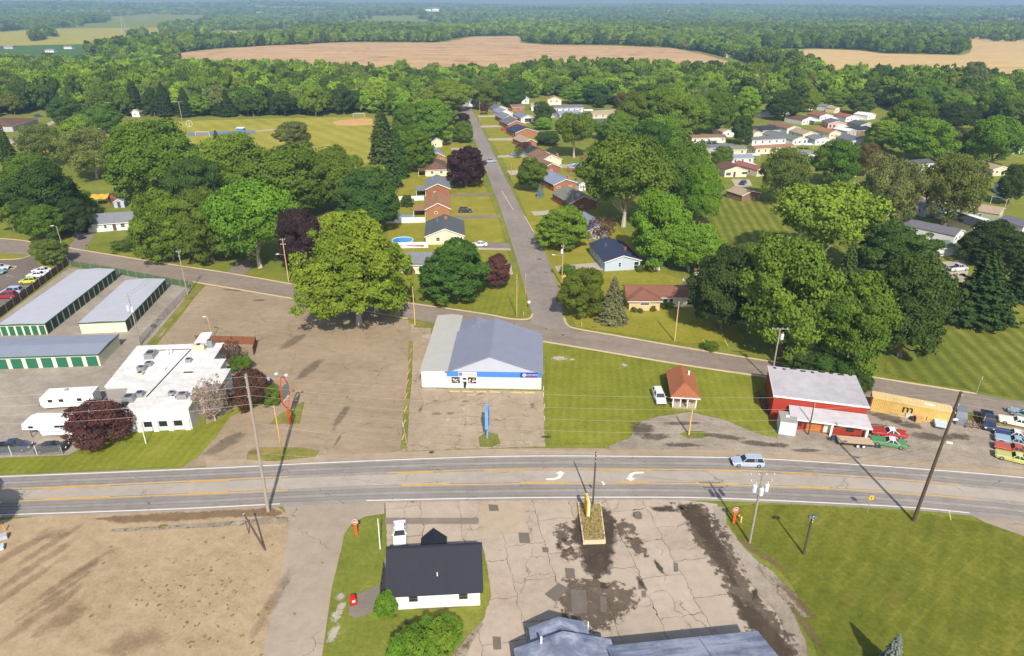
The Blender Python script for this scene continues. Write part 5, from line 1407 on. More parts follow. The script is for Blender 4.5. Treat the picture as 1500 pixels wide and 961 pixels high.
park((1214, 203), (1230, 202), 14, 'cream trailer with an orange-brown roof in the middle of the park', 'cream', 'orange', rise=1.4, rot=16, wins=PW)
park((1193, 213), (1214, 211), 10, 'white trailer with a pale grey roof, right of the cream gable', 'white', 'grey', rise=1.2, rot=8, wins=PW)
park((1240, 200), (1254, 199), 10, 'trailer with a bright white metal roof over its carport', 'grey', 'white', rise=1.0, rot=20, wins=PW)
park((1254, 199), (1277, 197), 9, 'low trailer with a black roof below the grey-walled one', 'brown', 'black', 'x', rise=1.2)
park((1246, 215), (1270, 212), 12, 'grey-brown roofed trailer at the lower right of the park', 'white', 'slate', rise=1.4, rot=14)
park((1181, 162), (1190, 161), 8, 'white trailer end farthest up the park at its left', 'white', 'brown', wins=[('f', 2, 1, 1, 1)])
park((1211, 163), (1220, 162), 8, 'white trailer end farthest up the park, with a chimney pipe', 'white', 'grey', wins=[('f', 2, 1, 1, 1)])
park((1222, 166), (1231, 165), 7, 'small pale trailer at the top of the park by the bright round tree', 'cream', 'tan', wins=[('f', 2, 1, 1, 1)])
park((1270, 176), (1282, 174), 9, 'small white trailer tucked under the trees right of the red roofs', 'white', 'white', wins=[('f', 2, 1, 1, 1)])
park((1146, 170), (1166, 169), 9, 'white trailer in the shade of the dark leafy tree', 'white', 'dgrey', wins=[('f', 2, 1, 1, 1)])
park((1112, 172), (1135, 171), 9, 'trailer with white gable behind the bright lime tree', 'white', 'black', wins=[('f', 2, 1, 1, 1)])
park((1176, 236), (1192, 234), 8, 'pale trailer glimpsed between the wispy olive tree and the round green tree', 'white', 'grey', 'x')
# homes at the right
park((1395, 358.5), (1421, 354), 24, 'white double-width home with a grey roof and two gable windows', 'white', 'slate', rise=1.2, wins=[('f', 1.6, 1, 1.2, 1.1), ('f', 4.6, 1, 1.2, 1.1), ('l', 6, 1, 1, 1), ('l', 12, 1, 1, 1)], rot=40)
house((1371, 376), (1394, 373), 6, 2.6, .9, 'white annex with a grey roof in front of the double-width home', 'white', 'greengrey', 'x', wins=[('r', 3, 1, 1, 1)], name='annex', cat='annex', rot=14)
park((1423, 344), (1450, 340), 12, 'cream home with a near-black roof and a small red porch', 'cream', 'black', rise=1.3, wins=[('f', 3, 1, 1.2, 1.2)], rot=14)
park((1460, 326), (1494, 322), 26, 'long olive-grey home with a tan roof at the right', 'green', 'tan', rise=1.2, rot=48, wins=[('f', 6, 1, 1.2, 1.2), ('l', 5, 1, 1, 1), ('l', 12, 1, 1, 1), ('l', 19, 1, 1, 1)])
park((1466, 286), (1492, 291), 8, 'white home with a navy roof and a row of windows', 'white', 'navy', 'x', rise=1.3, rot=-14)
park((1452, 258), (1475, 256), 12, 'home with a brownish grey roof above the navy-roofed one', 'beige', 'tan', rise=1.2, rot=10)
park((1484, 226), (1506, 224), 14, 'white and grey home high at the right edge', 'white', 'grey', rise=1.2, rot=20)
park((1495, 345), (1520, 343), 9, 'white home end cut by the right edge', 'white', 'slate', wins=[('f', 2, 1, 1, 1)])
small_shed((1375, 321), (1391, 320), 3.2, 2.4, .7, 'white garden shed under the feathery trees', 'white', 'white', axis='x')
park((1343, 250), (1368, 248), 8, 'white trailer with a blue car cover glimpsed in the right-hand trees', 'white', 'dgrey', 'x')
park((1352, 318), (1374, 316), 7, 'pale trailer behind the leaning white trunk', 'white', 'grey', 'x')
house((194, 171.5), (205, 171.5), 9, 3.2, 1.5, 'house with a white end wall half hidden in the wood behind the ball field', 'white', 'tan', wins=[('f', 2, 1, 1, 1)])
# far houses in the hills
for i, (x, y, s, wl, rf) in enumerate([(350, 25, 2.2, 'white', 'tan'), (363, 24.5, 1.4, 'white', 'white'), (386, 23, 2.0, 'cream', 'tan'), (378, 21, 1.6, 'white', 'tan'), (448, 25, 1.6, 'white', 'white'), (372, 38, 1.3, 'white', 'grey'), (70, 77, 1.0, 'white', 'grey'), (97, 72, 1.0, 'white', 'grey'), (10, 72, 1.1, 'grey', 'grey'), (280, 49, .9, 'white', 'white'),
                                   (624, 19, 2.4, 'white', 'white'), (634, 18.5, 2.8, 'white', 'white'), (614, 18.5, 1.2, 'white', 'grey'), (886, 26, 1.1, 'white', 'white'), (975, 19, 1.5, 'white', 'white'), (1098, 13, 1.4, 'white', 'white'), (553, 22, 1.3, 'cream', 'tan'), (500, 34, 1.1, 'white', 'grey'), (801, 20, 1.0, 'white', 'white'), (1062, 84, .8, 'beige', 'tan')]):
    b = GT(x, y)
    if b is None: continue
    a2 = Vector((b.x, b.y - (6 if y > 40 else 26), 0)); a2.z = float(terrain(a2.x, a2.y)) + (0 if y > 40 else 6)
    LBL = ['cream-roofed barn left of the far white house', 'white barn at the left of the far farm', 'cream farmhouse on the far green rise', 'small tan-roofed house left of the cream farmhouse', 'single white house on the far hillside', 'small white building below the far farm', 'white house between the dark green field and the wood', 'grey-roofed white house in the dark green field', 'grey shed at the far left edge of the green field', 'tiny white shed among far trees by the hay field',
           'left one of two long white buildings on the far hill', 'larger one of two long white buildings on the far hill', 'small house at the left of the long white far buildings', 'white speck of a house in the far wood right of centre', 'bright white far house beyond the wheat field', 'lone white house on the far right-hand hillside', 'tan-roofed far house between hill trees', 'small pale house at the near edge of the far wood', 'tiny white far house above the middle wood', 'beige hut at the edge of the crop field strip of trees'][i]
    house((x, y), (x + 3, y), 9 * s, 3.4 * s, 1.6 * s, LBL, wl, rf, 'x', wins=[('f', 3 * s, 1.2 * s, 1.4 * s, 1.2 * s), ('f', 7 * s, 1.2 * s, 1.4 * s, 1.2 * s)], name='far_house', group=None, W=13 * s, rot=0, at_=a2)

# ---------------- the blue-banded parts store
def parts_store():
    a, rz, w = place((618, 567.5), (794, 570.5))
    r = empty('parts_store', a, rz, 'white parts store with blue band and big blue-grey gable roof', 'store')
    sid = objcol_mat('ribbed_siding', .55, .05, .6, .3)
    x0, x1, D, h = 4.75, 22.1, 16.2, 3.55
    rise = 3.3; rx = 12.7
    MB().profile([(x0, -.05), (x1, -.05), (x1, h), (rx, h + rise - .08), (x0, h)], 0, D).build('wall', sid, r, color=srgb(190, 194, 210))
    MB().profile([(x0 + .9, h + .02), (x1 - .9, h + .02), (rx, h + rise - .42)], -.05, -.004).build('gable_panel', sid, r, color=srgb(172, 178, 190))
    MB().profile([(5, 0), (15, 0), (13, h - .1), (8.8, h + 1.3), (5, h - .1)], D, 20.6).build('wall', sid, r, color=srgb(206, 208, 218))
    MB().box(0, x0 - .01, .06, 24.6, -.05, 3.5).build('annex_wall', sid, r, color=srgb(194, 198, 212))
    rb = MB()
    for xe, s in ((x0, -1), (x1, 1)):
        sl = rise / abs(rx - xe); xo = xe + s * .3; zo = h - sl * .3
        rb.slab([(xo, -.3, zo), (rx, -.3, h + rise), (rx, D + .2, h + rise), (xo, D + .2, zo)], .12)
        nrib = 26
        for k in range(nrib + 1):
            y = -.28 + (D + .4) * k / nrib
            rb.slab([(xo, y - .025, zo + .05), (rx, y - .025, h + rise + .05), (rx, y + .025, h + rise + .05), (xo, y + .025, zo + .05)], .045)
    rb.box(rx - .18, rx + .18, -.34, D + .24, h + rise - .06, h + rise + .08)
    for xe, s in ((5, -1), (13, 1)):
        rb.slab([(xe + s * .3, D + .21, h - .2), (8.8, D + .21, h + 1.45), (8.8, 21, h + 1.45), (xe + s * .3, 21, h - .2)], .12)
    ro = rb.build('roof', METALR, r, color=srgb(128, 131, 148))
    MB().cyl((8.4, 15, h + 1.3), (8.4, 15, h + 2.3), .08).cyl((9.6, 14.6, h + 1.7), (9.6, 14.6, h + 2.7), .07).build('vent_pipe', mat('pipe_grey', srgb(150, 150, 154)), ro)
    ab = MB()
    ab.slab([(-.2, -.1, 3.5), (2.9, -.1, 3.85), (2.9, 24.8, 3.85), (-.2, 24.8, 3.5)], .1)
    ab.slab([(2.9, -.1, 3.85), (5.3, -.1, 3.6), (5.3, 24.8, 3.6), (2.9, 24.8, 3.85)], .1)
    for k in range(54):
        y = .1 + 24.4 * k / 53
        ab.slab([(-.2, y - .05, 3.54), (2.9, y - .05, 3.89), (2.9, y + .05, 3.89), (-.2, y + .05, 3.54)], .03)
    ab.build('annex_roof', METALR, r, color=srgb(172, 170, 164))
    blue = mat('blue_band', srgb(70, 128, 200), .45, .05)
    MB().box(x0 + .0, x1, -.09, -.003, 2.5, 3.52).build('blue_band', blue, r)
    # signs on the band
    s1 = MB().box(6.9, 10.3, -.17, -.093, 2.55, 3.5).build('sign_panel', mat('sign_white', srgb(190, 194, 206), .5, .04), r)
    orange = mat('orange_lettering', srgb(236, 150, 60), .5, .04)
    cream = mat('cream_lettering', srgb(246, 226, 170), .5, .04)
    navy = mat('sign_navy', srgb(30, 74, 160), .4, .05)
    lettering('AUTO PARTS', .40, orange, s1, (8.95, -.18, 3.05), (math.pi / 2, 0, 0))
    hx = lambda cx, cz, rad, y0, y1: MB().profile([(cx + rad * math.cos(R(60 * k)), cz + rad * math.sin(R(60 * k))) for k in range(6)], y0, y1)
    hx(7.3, 3.05, .34, -.20, -.173).build('emblem', navy, s1)
    lettering('NAPA', .2, cream, s1, (7.3, -.21, 3.05), (math.pi / 2, 0, 0), .01)
    s2 = MB().box(18.2, 21.3, -.22, -.093, 2.6, 3.5).build('sign_panel', navy, r)
    hx(18.95, 3.08, .38, -.25, -.223).build('emblem', mat('sign_white', None), s2)
    lettering('NAPA', .2, navy, s2, (18.95, -.262, 3.08), (math.pi / 2, 0, 0), .01)
    lettering('AUTO PARTS', .34, cream, s2, (20.3, -.24, 3.12), (math.pi / 2, 0, 0))
    MB().box(19.5, 21.2, -.235, -.223, 2.66, 2.78).build('sign_stripe', mat('sign_red', srgb(190, 60, 50)), s2)
    for cx in (6.35, 9.35):
        f = window(r, 'f', cx, .95, 1.75, 1.5, x0, x1, 0, D, name='display_window')
        g = random.Random(int(cx * 10))
        for k in range(9):
            u, z = cx + g.uniform(-.7, .7), 1.05 + g.uniform(0, .75)
            MB().box(u - .16, u + .16, -.034, -.026, z, z + g.uniform(.12, .35)).build('poster', mat('poster_%d' % (k % 4), [srgb(210, 205, 198), srgb(120, 84, 140), srgb(186, 150, 96), srgb(200, 190, 176)][k % 4]), f)
    dfr = MB().box(7.55, 7.65, -.06, .02, 0, 2.3).box(8.35, 8.45, -.06, .02, 0, 2.3).box(7.65, 8.35, -.06, .02, 2.2, 2.3).build('door', TRIM, r)
    MB().box(7.65, 8.35, -.045, .01, .1, 2.2).build('pane', GLASS, dfr)
    MB().box(7.68, 8.32, -.058, -.048, 1.45, 1.78).box(7.66, 7.76, -.058, -.048, .1, 1.2).box(8.24, 8.34, -.058, -.048, .1, .7).build('notice', TRIM, dfr)
    return a, rz
sa, srz = parts_store()
# strip of old pavement with parking blocks before it
for i, u in enumerate((6.2, 8.7, 11.2, 13.6, 17.6, 20.0)):
    p = sa + Vector((math.cos(srz) * u - math.sin(srz) * -1.35, math.sin(srz) * u + math.cos(srz) * -1.35, .02))
    o = MB().profile_x([(-.09, 0), (.09, 0), (.06, .14), (-.06, .14)], -.95, .95).build('parking_block', mat('yellow_worn_paint', srgb(200, 172, 104), .85, .3, 3))
    o.location = p; o.rotation_euler = (0, 0, srz)
    tag(o, ['leftmost yellow parking block', 'second yellow parking block from the left', 'third yellow parking block from the left', 'fourth yellow parking block from the left', 'yellow parking block after the gap', 'rightmost yellow parking block'][i] + ' in front of the blue-banded store', 'parking block', 'parking blocks before the store')
for i, (x, y) in enumerate([(602, 515), (600, 530), (599, 545), (597, 560), (595, 580), (594, 600), (592, 620), (591, 640)]):
    p = G(x, y)
    o = MB().profile_x([(-.09, 0), (.09, 0), (.06, .14), (-.06, .14)], -.95, .95).build('parking_block', mat('yellow_worn_paint', None))
    o.location = p + Vector((0, 0, .02)); o.rotation_euler = (0, 0, R(84))
    tag(o, 'worn yellow parking block in the weedy strip left of the store', 'parking block', 'parking blocks in the weedy strip')

# ---------------- storage units
def storage(A, B, D, label, h=2.6, ndoor_front=6, side=12, u0=0.0, end_plain=False):
    a, rz, w = place(A, B)
    r = empty('storage_building', a, rz, label, 'storage building', 'self-storage buildings')
    cream = objcol_mat('storage_siding', .6, .06, .6, .3) if 'storage_siding' not in MATS else MATS['storage_siding']
    MB().box(u0, w, 0, D, -.05, h).build('wall', cream, r, color=srgb(214, 210, 184))
    rb = MB()
    rb.slab([(u0 - .12, -.15, h + .02), (w + .15, -.15, h + .02), (w + .15, D / 2, h + .3), (u0 - .12, D / 2, h + .3)], .1) if u0 < 0 else rb.slab([(u0 - .12, -.15, h + .02), ((u0 + w) / 2, -.15, h + .34), ((u0 + w) / 2, D + .15, h + .34), (u0 - .12, D + .15, h + .02)], .1)
    rb.slab([(u0 - .12, D + .15, h + .02), (w + .15, D + .15, h + .02), (w + .15, D / 2, h + .3), (u0 - .12, D / 2, h + .3)], .1) if u0 < 0 else rb.slab([((u0 + w) / 2, -.15, h + .34), (w + .15, -.15, h + .02), (w + .15, D + .15, h + .02), ((u0 + w) / 2, D + .15, h + .34)], .1)
    if u0 < 0:
        n = int((w - u0) / .6)
        for k in range(n + 1):
            x = u0 + (w - u0) * k / n
            rb.slab([(x - .02, -.15, h + .06), (x + .02, -.15, h + .06), (x + .02, D / 2, h + .34), (x - .02, D / 2, h + .34)], .04)
            rb.slab([(x - .02, D + .15, h + .06), (x + .02, D + .15, h + .06), (x + .02, D / 2, h + .34), (x - .02, D / 2, h + .34)], .04)
    else:
        n = int(D / .9); mx = (u0 + w) / 2
        for k in range(n + 1):
            y = D * k / n
            rb.slab([(u0, y - .02, h + .05), (mx, y - .02, h + .37), (mx, y + .02, h + .37), (u0, y + .02, h + .05)], .035)
            rb.slab([(w, y - .02, h + .05), (mx, y - .02, h + .37), (mx, y + .02, h + .37), (w, y + .02, h + .05)], .035)
    ro = rb.build('roof', METALR, r, color=srgb(172, 174, 182) if u0 >= 0 else srgb(140, 146, 160))
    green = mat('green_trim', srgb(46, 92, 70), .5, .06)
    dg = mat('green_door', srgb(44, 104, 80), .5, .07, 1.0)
    MB().box(u0 - .14, w + .17, -.2, -.152, h - .18, h + .06).box(w + .152, w + .2, -.2, D + .2, h - .18, h + .06).build('fascia', green, ro)
    if not end_plain:
        n = ndoor_front; L = (w - u0)
        for k in range(n):
            x = u0 + L * (k + .5) / n; hw = L / n * .36
            d = MB().box(x - hw, x + hw, -.04, .02, .05, h - .45)
            for q in range(1, 6): d.box(x - hw, x + hw, -.055, -.04, .05 + (h - .5) * q / 6 - .015, .05 + (h - .5) * q / 6 + .015)
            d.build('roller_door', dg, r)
    n = side
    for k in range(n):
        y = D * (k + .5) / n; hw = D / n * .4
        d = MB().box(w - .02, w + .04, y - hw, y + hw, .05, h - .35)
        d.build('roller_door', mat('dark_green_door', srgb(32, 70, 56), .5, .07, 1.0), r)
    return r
storage((3, 492), (70, 490), 33.3, 'longest storage building with six green doors on its front end', side=14)
storage((120, 489), (187, 486), 25, 'storage building with a plain cream front end', side=10, end_plain=True)
storage((0, 541), (148, 536), 8.8, 'low storage building with a long row of green front doors', ndoor_front=11, side=0, u0=-12)

# ---------------- white flat-roofed restaurant building
def restaurant():
    a, rz, w = place((196, 632.5), (282, 628.5))
    r = empty('flat_roofed_building', a, rz, 'rambling white flat-roofed building with roof vents beside the storage yard', 'building')
    sid = PLAIN
    H = 3.9
    MB().prism([(.1, .0), (9.5, 0), (9.5, 5), (12.6, 5.2), (12.6, 13.2), (10.6, 13.3), (10.6, 17.2), (8.3, 17.3), (8.3, 24.2), (-8.0, 24.2), (-7.3, 8.6), (-3.2, 8.6), (-1.2, .6)], -.05, H - .02).build('wall', sid, r, color=srgb(206, 206, 206))
    MB().prism([(-7.3, 8.55), (-3.1, 8.55), (-3.1, 8.45), (-7.32, 8.45)], 0, H - .3).build('wall_panel', sid, r, color=srgb(146, 142, 140))
    rb = MB()
    rb.prism([(-.2, -.1), (9.6, -.1), (9.6, 4.9), (12.7, 5.1), (12.7, 13.3), (10.7, 13.4), (10.7, 17.3), (8.4, 17.4), (8.4, 24.3), (-8.1, 24.3), (-7.4, 8.5), (-3.3, 8.5), (-1.4, .5)], H, H + .22)
    roofm = pave_mat('white_roof_coating', srgb(176, 172, 166), srgb(214, 212, 208), srgb(228, 226, 222), streak=[(R(75), .35, .06, .35)], spots=[(.22, .66, srgb(150, 142, 132), .55)])
    ro = rb.build('roof', roofm, r)
    zt = H + .22
    gr = mat('seam_tar', srgb(60, 56, 54))
    MB().slab([(1.2, 4.2, zt + .05), (1.45, 4.2, zt + .05), (3.0, 21.9, zt + .05), (2.75, 21.9, zt + .05)], .07).box(-3.6, 2.6, 21.8, 22.0, zt - .01, zt + .06).build('roof_seam', gr, ro)
    MB().box(3.0, 9.5, 3.9, 4.05, zt - .01, zt + .03).build('roof_joint', mat('joint', srgb(170, 166, 160)), ro)
    MB().box(4.6, 6.6, 11.6, 12.6, zt - .01, zt + .18).build('skylight_curb', TRIM, ro)
    MB().box(4.75, 6.45, 11.75, 12.45, zt + .1, zt + .2).build('skylight', mat('rust_brown', srgb(120, 92, 74)), ro)
    met = mat('galvanised', srgb(150, 152, 154), .45, .15, 2, metal=.4)
    beige = mat('unit_beige', srgb(196, 186, 160), .6)
    def unit(nm, x, y, sx, sy, h, m): 
        o = MB().box(x - sx / 2, x + sx / 2, y - sy / 2, y + sy / 2, zt - .01, zt + h).build(nm, m, ro)
        MB().cyl((x, y, zt + h), (x, y, zt + h + .08), min(sx, sy) * .38, None, 10).build('fan_grille', mat('dark_metal', srgb(60, 60, 62), .5), o)
    unit('roof_unit', -1.0, 3.2, 1.7, 1.5, 1.0, met); unit('roof_unit', .2, 4.6, 1.2, 1.2, .8, met); unit('roof_unit', -1.2, 1.7, .9, .8, .5, gr)
    unit('roof_unit', 7.6, 3.4, 1.6, 1.3, .9, met); unit('roof_unit', 5.4, 4.6, 1.0, .9, .6, met); unit('roof_unit', 6.1, 3.2, .8, .7, .6, TRIM)
    unit('roof_unit', -3.2, 14.0, 1.4, 1.0, .8, met); unit('roof_unit', -2.6, 15.8, 1.2, 1.0, .7, met); unit('roof_unit', -2.8, 12.3, 1.1, .9, .5, beige)
    unit('roof_unit', -3.6, 19.3, 1.6, 2.2, 1.0, met); unit('roof_unit', 4.6, 21.4, 2.2, 1.0, 1.2, beige); unit('roof_unit', 6.4, 22.4, 1.0, .9, 1.6, met); unit('roof_unit', 4.2, 16.6, 1.0, .9, .7, met)
    for x, y in ((-.6, 19.6), (-.2, 20.2), (1.0, 13.4)): MB().cyl((x, y, zt), (x, y, zt + 1.2), .09).build('vent_pipe', TRIM, ro)
    MB().slab([(2.6, 24.4, zt + .1), (5.0, 24.4, zt + .1), (5.6, 26.6, zt + 1.3), (3.6, 26.4, zt + 1.3)], .12).build('canopy', TRIM, ro)
    for cx in (2.6, 5.0, 7.4): window(r, 'f', cx, .7, 1.55, 1.25, .1, 9.5, 0, 24, name='front_window')
    for cx in (1.3, 3.8, 6.2, 8.9): MB().box(cx - .42, cx + .42, -.3, -.004, -.02, 1.95).build('pier', TRIM, r)
    MB().box(.3, 9.45, -.26, -.003, 2.0, 2.3).build('ledge', TRIM, r)
restaurant()
# ---------------- red building
def red_building():
    a = G(1128, 613); b = G(1275, 646.5)
    rz = R(-14.2); w = 14.5
    r = empty('red_building', a, rz, 'barn-red building with a pale sloping roof and a lower front porch', 'workshop')
    red = objcol_mat('red_siding', .7, .10, 1.2)
    hb, hf = 4.25, 4.55
    MB().profile_x([(0, -.05), (11.0, -.05), (11.0, hb), (0, hf)], 0, 14.6).build('wall', red, r, color=srgb(160, 58, 42))
    rb = MB().slab([(-.15, -.2, hf + .16), (14.75, -.2, hf + .16), (14.75, 11.2, hb + .14), (-.15, 11.2, hb + .14)], .14)
    ro = rb.build('roof', pave_mat('worn_white_roofing', srgb(150, 146, 148), srgb(178, 174, 178), srgb(194, 190, 194), streak=[(R(-25), .3, .08, .2)], spots=[(.5, .72, srgb(110, 104, 100), .6)]), r)
    MB().box(-.2, 14.8, -.28, -.203, hf - .14, hf + .17).slab([(-.22, -.2, hf + .2), (-.153, -.2, hf + .2), (-.153, 11.2, hb + .18), (-.22, 11.2, hb + .18)], .2).build('fascia', TRIM, ro)
    g = random.Random(4)
    for k in range(9): MB().obox((1 + k * 1.6, 10.6 + g.uniform(-.3, .4), hb + .2), (g.uniform(.5, 1.2), .5, .05), g.uniform(-.2, .2)).build('leaf_litter', mat('leaf_litter', srgb(70, 56, 40), .9, .3, 4), ro)
    # porch
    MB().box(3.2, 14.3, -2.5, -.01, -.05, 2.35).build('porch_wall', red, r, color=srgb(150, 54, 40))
    pb = MB().slab([(2.5, -3.35, 2.5), (15.0, -3.35, 2.5), (14.6, -.2, 3.25), (2.5, -.2, 3.25)], .14)
    po = pb.build('porch_roof', MATS['worn_white_roofing'], r)
    MB().box(2.45, 15.05, -3.44, -3.355, 2.28, 2.52).build('fascia', TRIM, po)
    for x in (3.0, 9.1, 14.4): MB().box(x - .16, x + .16, -3.25, -2.95, -.05, 2.4).build('porch_post', TRIM, r)
    MB().box(3.2, 4.6, -2.54, -2.49, .8, 2.0).build('window', GLASS, r)
    MB().box(5.4, 7.6, -2.56, -2.48, .1, 2.2).build('timber_doors', mat('timber', srgb(176, 110, 54), .7, .2, 3), r)
    MB().box(8.0, 9.3, -2.55, -2.48, .2, 2.1).build('pale_panel', mat('pale_board', srgb(206, 198, 176)), r)
    MB().box(11.4, 12.6, -2.54, -2.49, .9, 1.8).build('window', GLASS, r)
    MB().box(13.6, 14.3, -2.56, -2.48, 1.5, 1.9).build('notice', TRIM, r)
red_building()
def cold_box():
    a = G(1140, 636)
    r = empty('cold_box', a, R(-14), 'pale blue metal cold box beside the red building', 'cold box')
    MB().box(0, 2.6, 0, 3.2, 0, 2.5).build('body', mat('pale_blue_metal', srgb(196, 208, 218), .45), r)
    MB().box(-.05, 2.65, -.05, 3.25, 2.5, 2.62).build('lid', mat('grey_lid', srgb(150, 148, 140)), r)
    MB().box(.9, 1.5, 1.4, 1.8, 2.62, 2.8).build('vent', TRIM, r)
    MB().box(.25, 1.3, -.04, 0, .15, 2.3).build('door', mat('pale_door', srgb(206, 214, 220), .4), r)
cold_box()
# ---------------- black-roofed white house
def black_house():
    a, rz, w = place((572, 893.5), (704, 886.5))
    r = empty('black_roofed_house', a, rz, 'small white house with a ribbed black metal roof and front porch gable', 'house')
    h, D, rise = 2.65, 7.4, 3.3
    w = 10.5
    MB().profile_x([(0, -.05), (D, -.05), (D, h), (D / 2, h + rise), (0, h)], 0, w).build('wall', PLAIN, r, color=srgb(232, 232, 230))
    rb = MB()
    gable_roof(rb, 0, w, 0, D, h + .06, rise, .4, 'x', .1)
    sl = rise / (D / 2)
    n = 27
    for k in range(n + 1):
        x = -.38 + (w + .76) * k / n
        for ye, s in ((-.4, 1), (D + .4, -1)):
            zo = h + .06 - sl * .4
            rb.slab([(x - .025, ye, zo + .05), (x + .025, ye, zo + .05), (x + .025, D / 2, h + .06 + rise + .05), (x - .025, D / 2, h + .06 + rise + .05)], .05)
    rb.obox((w / 2, D / 2, h + rise + .08), (w + .86, .3, .14))
    DARKMETAL = objcol_mat('dark_metal_roofing', .75, .06, .5, .08)
    ro = rb.build('roof', DARKMETAL, r, color=srgb(50, 52, 60))
    MB().cyl((5.6, 1.2, h + .9), (5.6, 1.2, h + 1.6), .07).build('vent_pipe', TRIM, ro)
    MB().box(3.5, 6.3, D, D + 1.2, -.04, 2.85).build('porch_wall', PLAIN, r, color=srgb(226, 226, 224))
    pb = MB(); gable_roof(pb, 3.5, 6.3, D - 1.6, D + 1.2, 2.9, 1.3, .25, 'y', .1)
    pb.build('porch_roof', DARKMETAL, r, color=srgb(46, 48, 58))
    for u in (2.75, 8.55): window(r, 'f', u, 1.15, 1.05, .95, 0, w, 0, D, mat('grey_frame', srgb(110, 106, 98)))
    MB().box(-.05, 0.0, 2.5, 3.5, .4, 2.4).build('door', mat('door_paint', srgb(96, 70, 58), .6), r)
    MB().box(-1.4, -.06, 2.1, 6.5, -.02, .35).build('deck', mat('dark_deck', srgb(64, 56, 50)), r)
    for y in (2.2, 3.2, 4.3, 5.4, 6.4): MB().box(-1.38, -1.3, y - .04, y + .04, .35, 1.25).build('deck_post', mat('dark_metal', srgb(60, 60, 62), .5), r)
    MB().box(-1.38, -1.3, 2.1, 6.5, 1.252, 1.31).build('deck_rail', mat('dark_metal', None), r)
black_house()
# ---------------- little hut
def hut():
    a, rz, w = place((984, 598.5), (1018, 600.5))
    r = empty('brown_roofed_hut', a, rz, 'little grey hut with a rust-brown hipped roof and front porch', 'hut')
    MB().box(.2, 4.0, 1.6, 8.7, -.05, 2.5).build('wall', PLAIN, r, color=srgb(178, 166, 148))
    MB().box(.0, 4.2, .1, 1.59, -.05, .35).build('porch_floor', mat('porch_boards', srgb(160, 144, 120)), r)
    MB().box(.05, 1.3, .1, .22, .35, 1.15).box(2.7, 4.15, .1, .22, .35, 1.15).build('porch_wall', PLAIN, r, color=srgb(164, 152, 136))
    for x in (.12, 1.4, 2.6, 4.05): MB().box(x - .09, x + .09, .08, .26, .35, 2.45).build('porch_post', TRIM, r)
    a_, b_, c_, d_, h, rs = -.45, 4.65, -.3, 9.0, 2.52, 1.5
    m = 2.1
    rb = MB()
    rb.slab([(a_, c_, h), (b_, c_, h), (m, c_ + 2.8, h + rs)], .13)
    rb.slab([(b_, c_, h), (b_, d_, h), (m, d_, h + rs), (m, c_ + 2.8, h + rs)], .13)
    rb.slab([(a_, c_, h), (a_, d_, h), (m, d_, h + rs), (m, c_ + 2.8, h + rs)], .13)
    ro = rb.build('roof', ROOFM, r, color=srgb(152, 94, 66))
    MB().box(3.2, 3.5, 6.6, 6.9, h + .4, h + 1.5).build('chimney', TRIM, ro)
    MB().box(a_, b_, c_ - .08, c_ - .004, h - .2, h - .02).build('gutter', TRIM, ro)
    door(r, 'f', 2.1, .2, 4, 1.6, 8.7)
    for u in (.95, 3.3): window(r, 'f', u, .9, .8, 1.1, .2, 4, 1.6, 8.7)
    window(r, 'l', 5, .9, .9, 1.1, .2, 4, 1.6, 8.7)
hut()
# ---------------- station building at the bottom edge
def station():
    a, rz, w = place((770, 950), (870, 940))
    r = empty('station_building', a, rz, 'long building with pale blue-grey roofs cut by the bottom edge', 'building')
    mr = pave_mat('frosted_blue_roofing', srgb(92, 98, 118), srgb(122, 128, 148), srgb(164, 170, 186), streak=[(R(96), .55, .1, 1.0)], rough=.6)
    MB().box(.6, 6.4, -12, -.8, -.05, 2.9).build('wall', PLAIN, r, color=srgb(200, 200, 204))
    MB().box(6.5, 24.2, -14, -3.9, -.05, 3.2).build('wall', PLAIN, r, color=srgb(196, 194, 190))
    rb = MB()
    for xe, s in ((.3, -1), (6.7, 1)):
        rb.slab([(xe, -3, 2.95), (3.6, -3, 4.15), (3.6, .2, 4.15), (xe, .2, 2.95)], .12)
    rb.build('canopy_roof', mr, r)
    rb = MB()
    for xe in (-1.6, 8.8):
        rb.slab([(xe, -13, 3.1), (3.55, -13, 5.0), (3.55, -2.4, 5.0), (xe, -2.4, 3.1)], .12)
    rb.build('front_roof', mr, r)
    rb = MB()
    rb.slab([(8.0, -3.4, 3.35), (24.6, -3.4, 3.35), (24.6, -9.2, 5.2), (8.0, -9.2, 5.2)], .12)
    rb.slab([(8.0, -15, 3.35), (24.6, -15, 3.35), (24.6, -9.2, 5.2), (8.0, -9.2, 5.2)], .12)
    rb.slab([(18.0, -3.45, 3.48), (18.2, -3.45, 3.48), (18.2, -9.2, 5.33), (18.0, -9.2, 5.33)], .1)
    rb.slab([(24.61, -3.4, 3.34), (24.61, -15, 3.34), (24.61, -9.2, 5.19), (24.61, -9.2, 5.18)], .02)
    rb.build('roof', mr, r)
    MB().cyl((1.2, -2.9, 3.9), (1.2, -2.9, 5.0), .12).build('vent_pipe', TRIM, r)
    MB().cyl((6.9, .1, 0), (6.9, .1, 3.0), .09).build('downpipe', TRIM, r)
    for x in (10, 14, 20): window(r, 'b', x, .9, 1.8, 1.4, 6.5, 24.2, -14, -3.9)
station()

